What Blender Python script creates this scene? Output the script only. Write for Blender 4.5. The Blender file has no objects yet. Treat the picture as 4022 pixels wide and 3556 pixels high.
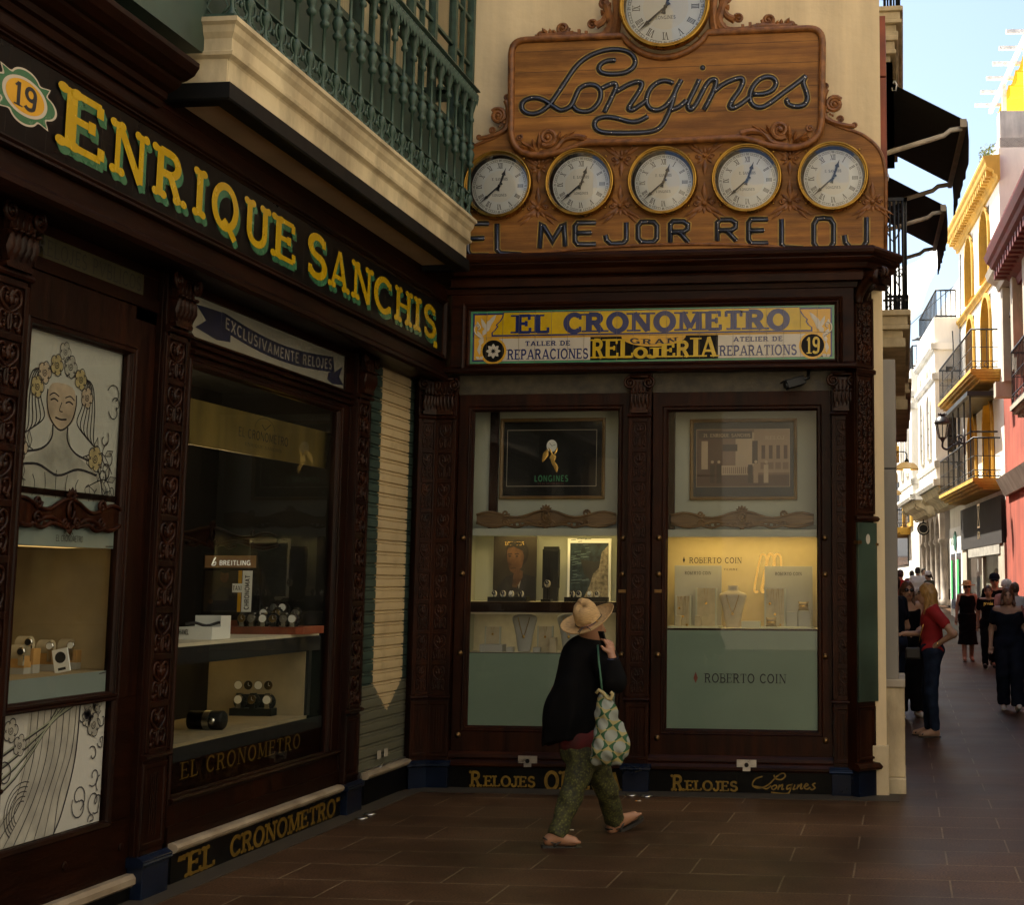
import bpy, math, random
import numpy as np
from mathutils import Vector, Matrix
SC = bpy.context.scene
COL = SC.collection
PI = math.pi
rnd = random.Random(7)

# ------------------------------------------------------------------ camera
H = 1.62                                     # eye height
FPX, PX0, PY0, PW, PH = 5857.5, 2842.67, 1531.98, 4022, 3556
CR = np.array([[0.99291097, 0.11880555, 0.00361127],
               [-0.01183368, 0.12903954, -0.99156884],
               [-0.11826987, 0.98449685, 0.12953069]])   # rows: right, down, forward
cd = bpy.data.cameras.new('camera'); cam = bpy.data.objects.new('camera', cd); COL.objects.link(cam)
cd.sensor_width = 36; cd.lens = FPX / PW * 36
cd.shift_x = (PW / 2 - PX0) / PW; cd.shift_y = (PY0 - PH / 2) / PW
cd.clip_start = 0.05; cd.clip_end = 600
cam.matrix_world = Matrix(((CR[0][0], -CR[1][0], -CR[2][0], 0), (CR[0][1], -CR[1][1], -CR[2][1], 0),
                           (CR[0][2], -CR[1][2], -CR[2][2], H), (0, 0, 0, 1)))
SC.camera = cam
# ------------------------------------------------------------------ sky, sun, exposure
SUN_EL, SUN_AZ = math.radians(57), math.radians(-62)     # azimuth measured from +Y (down the street) towards +X
w = bpy.data.worlds.new('World'); SC.world = w; w.use_nodes = True
nt = w.node_tree; bg = nt.nodes['Background']; bg.inputs[1].default_value = 0.085
sk = nt.nodes.new('ShaderNodeTexSky'); sk.sky_type = 'NISHITA'; sk.sun_disc = False
sk.sun_elevation = SUN_EL; sk.sun_rotation = SUN_AZ
sk.air_density = 1.0; sk.dust_density = 2.2; sk.ozone_density = 0.4
nt.links.new(sk.outputs[0], bg.inputs[0])
sd = bpy.data.lights.new('sun', 'SUN'); sd.energy = 5.0; sd.angle = math.radians(0.53); sd.color = (1, .93, .8)
so = bpy.data.objects.new('sun', sd); COL.objects.link(so)
sv = Vector((math.sin(SUN_AZ) * math.cos(SUN_EL), math.cos(SUN_AZ) * math.cos(SUN_EL), math.sin(SUN_EL)))
so.rotation_euler = sv.to_track_quat('Z', 'Y').to_euler(); so.location = (0, 0, 40)
vs = SC.view_settings; vs.view_transform = 'Standard'; vs.look = 'None'; vs.gamma = 1; vs.use_curve_mapping = False
vs.exposure = 1.75
SC.render.engine = 'CYCLES'
cy = SC.cycles; cy.max_bounces = 9; cy.diffuse_bounces = 5; cy.glossy_bounces = 4; cy.transparent_max_bounces = 24
cy.caustics_reflective = False; cy.caustics_refractive = False; cy.sample_clamp_indirect = 6

# ------------------------------------------------------------------ pixel of the photo -> point on a real plane
def ray(px, py):
    return CR.T @ np.array([(px - PX0) / FPX, (py - PY0) / FPX, 1.0])
YF, XL = 11.95, -3.98                        # the two shopfront planes
def pr(px, py, w=0.0):                       # front wing: (u=x, v=z) at w in front of plane
    d = ray(px, py); t = (YF - w) / d[1]; return (d[0] * t, d[2] * t + H)
def pl(px, py, w=0.0):                       # left wing: (u=y, v=z)
    d = ray(px, py); t = (XL + w) / d[0]; return (d[1] * t, d[2] * t + H)
def atY(px, py, Y):
    d = ray(px, py); t = Y / d[1]; return Vector((d[0] * t, Y, d[2] * t + H))
FR = Matrix(((1, 0, 0, 0), (0, 0, -1, YF), (0, 1, 0, 0), (0, 0, 0, 1)))
FL = Matrix(((0, 0, 1, XL), (1, 0, 0, 0), (0, 1, 0, 0), (0, 0, 0, 1)))
ID = Matrix.Identity(4)

# ------------------------------------------------------------------ materials
MATS = {}
def mat(name, col, rough=.5, metal=0., var=.25, scale=6., bump=0., stretch=(1, 1, 1), spec=.5, coat=0., col2=None, emit=None, estr=1., det=5., alpha=None, sss=0):
    if name in MATS: return MATS[name]
    m = bpy.data.materials.new(name); m.use_nodes = True; n = m.node_tree.nodes; l = m.node_tree.links
    b = n['Principled BSDF']; b.inputs['Roughness'].default_value = rough; b.inputs['Metallic'].default_value = metal
    b.inputs['Specular IOR Level'].default_value = spec; b.inputs['Coat Weight'].default_value = coat; b.inputs['Coat Roughness'].default_value = .12
    tc = n.new('ShaderNodeTexCoord'); mp = n.new('ShaderNodeMapping'); l.new(tc.outputs['Object'], mp.inputs[0]); mp.inputs['Scale'].default_value = stretch
    nz = n.new('ShaderNodeTexNoise'); nz.inputs['Scale'].default_value = scale; nz.inputs['Detail'].default_value = det; l.new(mp.outputs[0], nz.inputs['Vector'])
    cr = n.new('ShaderNodeValToRGB'); l.new(nz.outputs[0], cr.inputs[0])
    c2 = col2 or tuple(c * (1 - var) for c in col); c1 = tuple(min(1, c * (1 + var)) for c in col) if col2 is None else col
    cr.color_ramp.elements[0].position = .33; cr.color_ramp.elements[0].color = (*c2, 1)
    cr.color_ramp.elements[1].position = .67; cr.color_ramp.elements[1].color = (*c1, 1)
    l.new(cr.outputs[0], b.inputs['Base Color'])
    rr = n.new('ShaderNodeMapRange'); l.new(nz.outputs[0], rr.inputs[0]); rr.inputs[3].default_value = max(.02, rough - .1); rr.inputs[4].default_value = min(1, rough + .12)
    l.new(rr.outputs[0], b.inputs['Roughness'])
    if bump:
        bn = n.new('ShaderNodeBump'); bn.inputs['Strength'].default_value = bump; bn.inputs['Distance'].default_value = .01
        n2 = n.new('ShaderNodeTexNoise'); n2.inputs['Scale'].default_value = scale * 9; n2.inputs['Detail'].default_value = 4; l.new(mp.outputs[0], n2.inputs['Vector'])
        l.new(n2.outputs[0], bn.inputs['Height']); l.new(bn.outputs[0], b.inputs['Normal'])
    if emit:
        b.inputs['Emission Color'].default_value = (*emit, 1); b.inputs['Emission Strength'].default_value = estr
    if sss: b.inputs['Subsurface Weight'].default_value = sss; b.inputs['Subsurface Radius'].default_value = (.02, .008, .004)
    MATS[name] = m; return m
def weather(m, amt, sc=(2.5, 2.5, .22), p0=.38, p1=.62, det=8):
    # stains and wear: a second, larger noise darkens the base colour in patches or runs
    n, l = m.node_tree.nodes, m.node_tree.links; b = n['Principled BSDF']; src = b.inputs['Base Color'].links[0].from_socket
    tc = n.new('ShaderNodeTexCoord'); mp = n.new('ShaderNodeMapping'); mp.inputs['Scale'].default_value = sc; l.new(tc.outputs['Object'], mp.inputs[0]); nz = n.new('ShaderNodeTexNoise'); nz.inputs['Scale'].default_value = 1; nz.inputs['Detail'].default_value = det; nz.inputs['Roughness'].default_value = .65; l.new(mp.outputs[0], nz.inputs['Vector'])
    r = n.new('ShaderNodeMapRange'); l.new(nz.outputs[0], r.inputs[0]); r.inputs[1].default_value = p0; r.inputs[2].default_value = p1; r.inputs[3].default_value = 1 - amt; r.inputs[4].default_value = 1
    x = n.new('ShaderNodeMix'); x.data_type = 'RGBA'; x.blend_type = 'MULTIPLY'; x.inputs[0].default_value = 1; l.new(src, x.inputs[6]); l.new(r.outputs[0], x.inputs[7]); l.new(x.outputs[2], b.inputs['Base Color'])
def nodes_of(m):
    return m.node_tree.nodes, m.node_tree.links, m.node_tree.nodes['Principled BSDF']
def glass_mat(name, tint=(.93, .95, .93), refl=1.0, rough=.0):
    if name in MATS: return MATS[name]
    m = bpy.data.materials.new(name); m.use_nodes = True; n = m.node_tree.nodes; l = m.node_tree.links; n.clear()
    o = n.new('ShaderNodeOutputMaterial'); mx = n.new('ShaderNodeMixShader'); t = n.new('ShaderNodeBsdfTransparent'); g = n.new('ShaderNodeBsdfGlossy')
    f = n.new('ShaderNodeFresnel'); f.inputs[0].default_value = 1.5; mu = n.new('ShaderNodeMath'); mu.operation = 'MULTIPLY'; mu.inputs[1].default_value = refl; mu.use_clamp = True
    l.new(f.outputs[0], mu.inputs[0]); t.inputs[0].default_value = (*tint, 1); g.inputs['Roughness'].default_value = rough
    l.new(mu.outputs[0], mx.inputs[0]); l.new(t.outputs[0], mx.inputs[1]); l.new(g.outputs[0], mx.inputs[2]); l.new(mx.outputs[0], o.inputs[0])
    MATS[name] = m; return m
WV = (9, 9, .6); WU = (.7, 9, 9); WY = (9, .7, 9)
m_woodv = mat('mahogany upright', (.036, .0085, .0018), .4, scale=2.2, stretch=WV, bump=.2, col2=(.012, .0027, .0007), spec=.15)
m_woodh = mat('mahogany level', (.038, .0095, .002), .4, scale=2.2, stretch=WU, bump=.2, col2=(.013, .003, .0008), spec=.15)
m_woody = mat('mahogany level shaded', (.016, .0038, .001), .42, scale=2.2, stretch=WY, bump=.15, col2=(.009, .0022, .0006), spec=.12)  # shade of the left wing is put into this darker brown
m_carve = mat('carved walnut', (.05, .0135, .0032), .38, scale=9, bump=.2, col2=(.013, .0033, .001), spec=.25)
m_board = mat('weathered board', (.46, .2, .042), .5, scale=1.7, stretch=(.5, 9, 9), bump=.3, col2=(.21, .083, .018), spec=.3)
m_boardc = mat('board carving', (.30, .115, .027), .42, scale=14, bump=.2, col2=(.11, .037, .009))
m_valance = mat('carved oak', (.22, .125, .05), .5, scale=8, stretch=(.6, 6, 6), bump=.2, col2=(.11, .06, .024))
m_cream = mat('cream stucco', (.82, .66, .41), .9, scale=1.1, var=.05, bump=.45, det=8)
m_creamtrim = mat('cream painted stone', (.66, .56, .36), .75, scale=2.5, bump=.15, col2=(.52, .42, .26))
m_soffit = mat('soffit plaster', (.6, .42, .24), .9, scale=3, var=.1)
m_black = mat('black', (.006, .006, .006), .5, var=.1, spec=.2)
m_blacktile = mat('black glazed tile', (.004, .004, .004), .3, scale=3, var=.3, spec=.12)
m_navytile = mat('navy glazed tile', (.004, .008, .02), .2, scale=4, var=.4, spec=.3)
m_gold = mat('brass bezel', (.42, .25, .05), .28, 1., scale=12, col2=(.28, .15, .03))
m_brass = mat('aged brass', (.2, .12, .05), .4, 1., scale=20)
m_yel = mat('yellow glaze', (.56, .37, .004), .2, scale=8, var=.08, coat=.4)
m_ochre = mat('ochre glaze', (.6, .33, .025), .22, scale=8, var=.1, coat=.4)
m_yell = mat('shaded yellow glaze', (.43, .28, .004), .25, scale=8, var=.08, coat=.2); m_greenl = mat('shaded green glaze', (.035, .14, .07), .25, scale=8, var=.12, coat=.2); m_giltl = mat('shaded gilt', (.12, .07, .006), .5, scale=10, var=.3); m_navy = mat('navy ink', (.005, .008, .03), .4)  # left-wing yellow, green and gilt darkened to carry that wing's shade
m_green = mat('green glaze', (.06, .24, .12), .22, scale=8, var=.12, coat=.4)
m_blue = mat('cobalt glaze', (.012, .022, .11), .2, scale=8, var=.15, coat=.4)
m_white = mat('white glaze', (.5, .46, .38), .22, scale=6, var=.06, coat=.4)
m_dial = mat('white enamel', (.9, .92, .9), .4, scale=2, var=.03)
m_dial2 = mat('warm enamel', (.9, .88, .8), .4, scale=2, var=.03)
m_ink = mat('black ink', (.012, .012, .014), .5, var=.1)
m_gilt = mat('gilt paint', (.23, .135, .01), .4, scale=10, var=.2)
m_glass = glass_mat('window glass', (.93, .95, .93), .7)
m_lglass = glass_mat('shaded window glass', (.9, .92, .9), .45)
m_cglass = glass_mat('clock glass', (.97, .98, .98), 1.6)
m_iron = mat('black iron', (.012, .013, .014), .45, .3, var=.3)
m_verd = mat('green painted iron', (.04, .085, .062), .5, scale=18, col2=(.02, .045, .034), bump=.15)
m_verdp = mat('green painted panel', (.03, .055, .042), .5, scale=4, var=.25)
m_marble = mat('worn marble', (.62, .52, .4), .4, scale=4, col2=(.38, .29, .2), det=8)
m_neon = mat('unlit blue neon tube', (.05, .062, .1), .2, coat=.4, var=.15)
m_chan = mat('gilded channel', (.46, .28, .05), .45, .2, scale=14, col2=(.2, .12, .025))
m_chanb = mat('dark channel', (.012, .009, .007), .7)
m_white_wall = mat('painted board', (.46, .48, .40), .7, scale=2, var=.05)
m_niche = mat('linen lining', (.72, .66, .5), .8, scale=20, var=.05)
m_frost = mat('frosted pane', (.22, .31, .24), .5, scale=1.3, var=.07, coat=.25)
m_steel = mat('steel', (.5, .5, .48), .3, 1., var=.15, scale=20)
m_grey = mat('grey card', (.4, .4, .37), .7, var=.05)
m_velvet = mat('beige velvet', (.5, .43, .29), .8, var=.1, scale=15)
m_gold2 = mat('polished gold', (.75, .5, .16), .2, 1., var=.1)
m_silver = mat('polished silver', (.75, .75, .72), .18, 1., var=.1)

weather(m_cream, .22); weather(m_creamtrim, .4, (3, 3, 1.2)); weather(m_board, .45, (1.2, 3, 3)); weather(m_marble, .3, (4, 4, 4))
for m_ in (m_woodv, m_woodh, m_woody, m_carve): weather(m_, .5, (2.2, 2.2, 1.6))
weather(m_yel, .18, (7, 7, 7)); weather(m_gilt, .5, (25, 25, 25))
# ------------------------------------------------------------------ objects
def tag(o, label=None, cat=None, group=None, kind=None):
    if label: o['label'] = label
    if cat: o['category'] = cat
    if group: o['group'] = group
    if kind: o['kind'] = kind
    return o
def thing(name, label, cat, loc=(0, 0, 0), group=None):
    o = bpy.data.objects.new(name, None); COL.objects.link(o); o.location = loc; o.empty_display_size = .1
    return tag(o, label, cat, group)
def wloc(o):
    v = Vector((0, 0, 0))
    while o: v = v + Vector(o.location); o = o.parent
    return v
def copy_tree(o, parent=None, label=None, group=None, delta=None):
    c = o.copy(); COL.objects.link(c); c.parent = parent
    if label: c['label'] = label
    if group: c['group'] = group
    if delta: c.location = Vector(o.location) + Vector(delta)
    for ch in list(o.children): copy_tree(ch, c)
    return c

def part_of(b, side):
    # the faces of b whose centre passes the test, as a builder of their own
    o = MB(); V = b.v
    for f, m, s_ in zip(b.f, b.mi, b.sm):
        if side(sum(V[i][0] for i in f) / len(f)): n = len(o.v); o.v += [V[i] for i in f]; o.f.append(tuple(range(n, n + len(f)))); o.mi.append(m); o.sm.append(s_)
    return o
class MB:
    def __init__(s, M=ID): s.v = []; s.f = []; s.mi = []; s.sm = []; s.M = M
    def add(s, vs, fs, mi=0, sm=False):
        b = len(s.v); s.v += [tuple(s.M @ Vector(v)) for v in vs]
        for f in fs: s.f.append(tuple(i + b for i in f)); s.mi.append(mi); s.sm.append(sm)
        return s
    def box(s, u0, v0, w0, u1, v1, w1, mi=0):
        u0, u1 = min(u0, u1), max(u0, u1); v0, v1 = min(v0, v1), max(v0, v1); w0, w1 = min(w0, w1), max(w0, w1)
        return s.add([(u0, v0, w0), (u1, v0, w0), (u1, v1, w0), (u0, v1, w0), (u0, v0, w1), (u1, v0, w1), (u1, v1, w1), (u0, v1, w1)],
                     [(3, 2, 1, 0), (4, 5, 6, 7), (0, 1, 5, 4), (1, 2, 6, 5), (2, 3, 7, 6), (3, 0, 4, 7)], mi)
    def poly(s, p, w0, w1, mi=0, mis=None):
        n = len(p)
        a = sum(p[i][0] * p[(i + 1) % n][1] - p[(i + 1) % n][0] * p[i][1] for i in range(n))
        if a < 0: p = p[::-1]
        s.add([(x, y, w1) for x, y in p], [tuple(range(n))], mi)
        if w0 != w1:
            s.add([(x, y, w0) for x, y in p] + [(x, y, w1) for x, y in p], [(i, (i + 1) % n, n + (i + 1) % n, n + i) for i in range(n)], mi if mis is None else mis)
            s.add([(x, y, w0) for x, y in p], [tuple(range(n - 1, -1, -1))], mi)
        return s
    def plane(s, u0, v0, u1, v1, w, mi=0): return s.add([(u0, v0, w), (u1, v0, w), (u1, v1, w), (u0, v1, w)], [(0, 1, 2, 3)], mi)
    def tube(s, pts, r, n=6, closed=False, mi=0, flat=1.0):
        P = [Vector(p) for p in pts]; k = len(P)
        rs = r if isinstance(r, (list, tuple)) else [r] * k
        vs = []; up = None
        for i in range(k):
            a = P[i - 1] if (i > 0 or closed) else P[i]; b = P[(i + 1) % k] if (i < k - 1 or closed) else P[i]
            t = (b - a); t = t.normalized() if t.length > 1e-9 else Vector((1, 0, 0))
            if up is None:
                up = Vector((0, 0, 1)) if abs(t.z) < .9 else Vector((1, 0, 0))
            x = up.cross(t)
            if x.length < 1e-4: up = Vector((0, 1, 0)) if abs(t.y) < .9 else Vector((1, 0, 0)); x = up.cross(t)
            x.normalize(); y = t.cross(x); up = y
            for j in range(n):
                q = 2 * PI * j / n; vs.append(P[i] + x * (math.cos(q) * rs[i]) + y * (math.sin(q) * rs[i] * flat))
        fs = []
        for i in range(k if closed else k - 1):
            for j in range(n):
                fs.append((i * n + j, i * n + (j + 1) % n, ((i + 1) % k) * n + (j + 1) % n, ((i + 1) % k) * n + j))
        if not closed: fs += [tuple(range(n - 1, -1, -1)), tuple(range((k - 1) * n, k * n))]
        return s.add(vs, fs, mi, n > 4)
    def lathe(s, prof, c=(0, 0, 0), ax='v', n=12, mi=0, arc=2 * PI, cap=True):
        k = len(prof); vs = []
        for r, h in prof:
            for j in range(n):
                q = arc * j / n; x, y = r * math.cos(q), r * math.sin(q)
                vs.append((c[0] + x, c[1] + h, c[2] - y) if ax == 'v' else (c[0] + x, c[1] + y, c[2] + h) if ax == 'w' else (c[0] + h, c[1] + x, c[2] + y))
        fs = [(i * n + j, i * n + (j + 1) % n, (i + 1) * n + (j + 1) % n, (i + 1) * n + j) for i in range(k - 1) for j in range(n)]
        s.add(vs, fs, mi, True)
        if cap: s.add(vs, [tuple(range(n - 1, -1, -1)), tuple(range((k - 1) * n, k * n))], mi)
        return s
    def ball(s, c, r, n=10, mi=0, m=None):
        r = r if isinstance(r, tuple) else (r, r, r); m = m or max(4, n // 2); vs = [(c[0], c[1], c[2] - r[2])]
        for i in range(1, m):
            a = -PI / 2 + PI * i / m
            for j in range(n): vs.append((c[0] + r[0] * math.cos(a) * math.cos(2 * PI * j / n), c[1] + r[1] * math.cos(a) * math.sin(2 * PI * j / n), c[2] + r[2] * math.sin(a)))
        vs.append((c[0], c[1], c[2] + r[2])); L = len(vs) - 1
        fs = [(0, 1 + (j + 1) % n, 1 + j) for j in range(n)] + [(L, 1 + (m - 2) * n + j, 1 + (m - 2) * n + (j + 1) % n) for j in range(n)]
        fs += [(1 + i * n + j, 1 + i * n + (j + 1) % n, 1 + (i + 1) * n + (j + 1) % n, 1 + (i + 1) * n + j) for i in range(m - 2) for j in range(n)]
        return s.add(vs, fs, mi, True)
    def ribbon(s, pts, wd, w, closed=False, mi=0, vf=None):
        P = [Vector(p[:2]) for p in pts]; k = len(P)
        if not closed and (P[0] - P[-1]).length < 1e-6: closed = True; P = P[:-1]; k -= 1
        ws = wd if isinstance(wd, (list, tuple)) else [wd] * k
        vs = []
        for i in range(k):
            a = P[i - 1] if (i > 0 or closed) else P[i]; b = P[(i + 1) % k] if (i < k - 1 or closed) else P[i]
            d1 = (P[i] - a); d2 = (b - P[i])
            d1 = d1.normalized() if d1.length > 1e-9 else d2.normalized(); d2 = d2.normalized() if d2.length > 1e-9 else d1
            t = d1 + d2; t = t.normalized() if t.length > 1e-6 else d1
            nn = Vector((-t.y, t.x)); c = max(.45, nn.dot(Vector((-d1.y, d1.x))))
            o = nn * (ws[i] / 2 / c); vs += [(P[i].x + o.x, P[i].y + o.y, w), (P[i].x - o.x, P[i].y - o.y, w)]
        if vf: vs = [(*vf(q[:2]), q[2]) for q in vs]
        fs = [(2 * i + 1, 2 * ((i + 1) % k) + 1, 2 * ((i + 1) % k), 2 * i) for i in range(k if closed else k - 1)]
        return s.add(vs, fs, mi)
    def disc(s, c, r, w, n=24, mi=0, ry=None):
        return s.add([(c[0] + r * math.cos(2 * PI * i / n), c[1] + (ry or r) * math.sin(2 * PI * i / n), w) for i in range(n)], [tuple(range(n))], mi)
    def mould(s, prof, u0, u1, mi=0, m0=0., m1=0.):
        # profile [(w, v)] extruded along u; m0/m1: mitre (u shifts by m*w)
        k = len(prof); vs = [(u0 + m0 * w, v, w) for w, v in prof] + [(u1 + m1 * w, v, w) for w, v in prof]
        s.add(vs, [(i, i + 1, k + i + 1, k + i) for i in range(k - 1)], mi)
        return s.add(vs, [tuple(range(k)), tuple(range(2 * k - 1, k - 1, -1))], mi)
    def frame(s, u0, v0, u1, v1, prof, mi=0):
        # picture-frame moulding, profile [(outset, w)]
        k = len(prof); vs = []
        for d, w in prof: vs += [(u0 - d, v0 - d, w), (u1 + d, v0 - d, w), (u1 + d, v1 + d, w), (u0 - d, v1 + d, w)]
        fs = [(4 * i + j, 4 * i + (j + 1) % 4, 4 * i + 4 + (j + 1) % 4, 4 * i + 4 + j) for i in range(k - 1) for j in range(4)]
        return s.add(vs, [f[::-1] for f in fs], mi)
    def leaf(s, a, b, wd, th, w, mi=0):
        a = Vector(a); b = Vector(b); d = b - a; n = Vector((-d.y, d.x)).normalized() * wd / 2; m = a + d * .42; q = a + d * .75
        vs = [(a.x, a.y, w), (m.x + n.x, m.y + n.y, w), (q.x + n.x * .6, q.y + n.y * .6, w + th * .25), (b.x, b.y, w + th * .5), (q.x - n.x * .6, q.y - n.y * .6, w + th * .25), (m.x - n.x, m.y - n.y, w), (m.x, m.y, w + th), (q.x, q.y, w + th * .9)]
        return s.add(vs, [(0, 6, 1), (1, 6, 7, 2), (2, 7, 3), (3, 7, 4), (4, 7, 6, 5), (5, 6, 0)], mi, True)
    def build(s, name, mats, parent=None, loc=None, bev=0, fixn=False):
        if not isinstance(mats, (list, tuple)): mats = [mats]
        me = bpy.data.meshes.new(name)
        org = Vector((0, 0, 0))
        V = np.array(s.v, float).reshape(-1, 3)
        if parent is not None: org = wloc(parent)
        elif loc is not None: org = Vector(loc)
        elif len(V): org = Vector(((V[:, 0].min() + V[:, 0].max()) / 2, (V[:, 1].min() + V[:, 1].max()) / 2, V[:, 2].min()))
        V = V - np.array(org)
        me.from_pydata(V.tolist(), [], s.f)
        for m in mats: me.materials.append(m)
        me.polygons.foreach_set('material_index', s.mi); me.polygons.foreach_set('use_smooth', s.sm)
        me.update()
        if fixn:
            import bmesh
            bm = bmesh.new(); bm.from_mesh(me); bmesh.ops.remove_doubles(bm, verts=bm.verts, dist=1e-5); bmesh.ops.recalc_face_normals(bm, faces=bm.faces); bm.to_mesh(me); bm.free()
        o = bpy.data.objects.new(name, me); COL.objects.link(o)
        if parent is not None: o.parent = parent
        else: o.location = org
        if bev:
            b = o.modifiers.new('bevel', 'BEVEL'); b.width = bev; b.segments = 2; b.limit_method = 'ANGLE'; b.angle_limit = math.radians(50)
        return o

def arc(cx, cy, rx, ry, a0, a1, n=10):
    return [(cx + rx * math.cos(math.radians(a0 + (a1 - a0) * i / n)), cy + ry * math.sin(math.radians(a0 + (a1 - a0) * i / n))) for i in range(n + 1)]
def smooth(pts, k=5, closed=False):
    # Catmull-Rom through points
    P = [Vector(p) for p in pts]; n = len(P); out = []
    for i in range(n if closed else n - 1):
        p0 = P[i - 1] if (i > 0 or closed) else P[0]; p1 = P[i]; p2 = P[(i + 1) % n]; p3 = P[(i + 2) % n] if (i < n - 2 or closed) else P[-1]
        for j in range(k):
            t = j / k; out.append(.5 * ((2 * p1) + (p2 - p0) * t + (2 * p0 - 5 * p1 + 4 * p2 - p3) * t * t + (3 * p1 - p0 - 3 * p2 + p3) * t ** 3))
    if not closed: out.append(P[-1])
    return [tuple(p) for p in out]
def spiral(cx, cy, r0, turns, a0=0, ccw=1, n=26, r1=.12):
    return [(cx + (r0 * (1 - (1 - r1) * i / n)) * math.cos(a0 + ccw * turns * 2 * PI * i / n), cy + (r0 * (1 - (1 - r1) * i / n)) * math.sin(a0 + ccw * turns * 2 * PI * i / n)) for i in range(n + 1)]
def to3(p, w): return [(x, y, w) for x, y in p]

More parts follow.
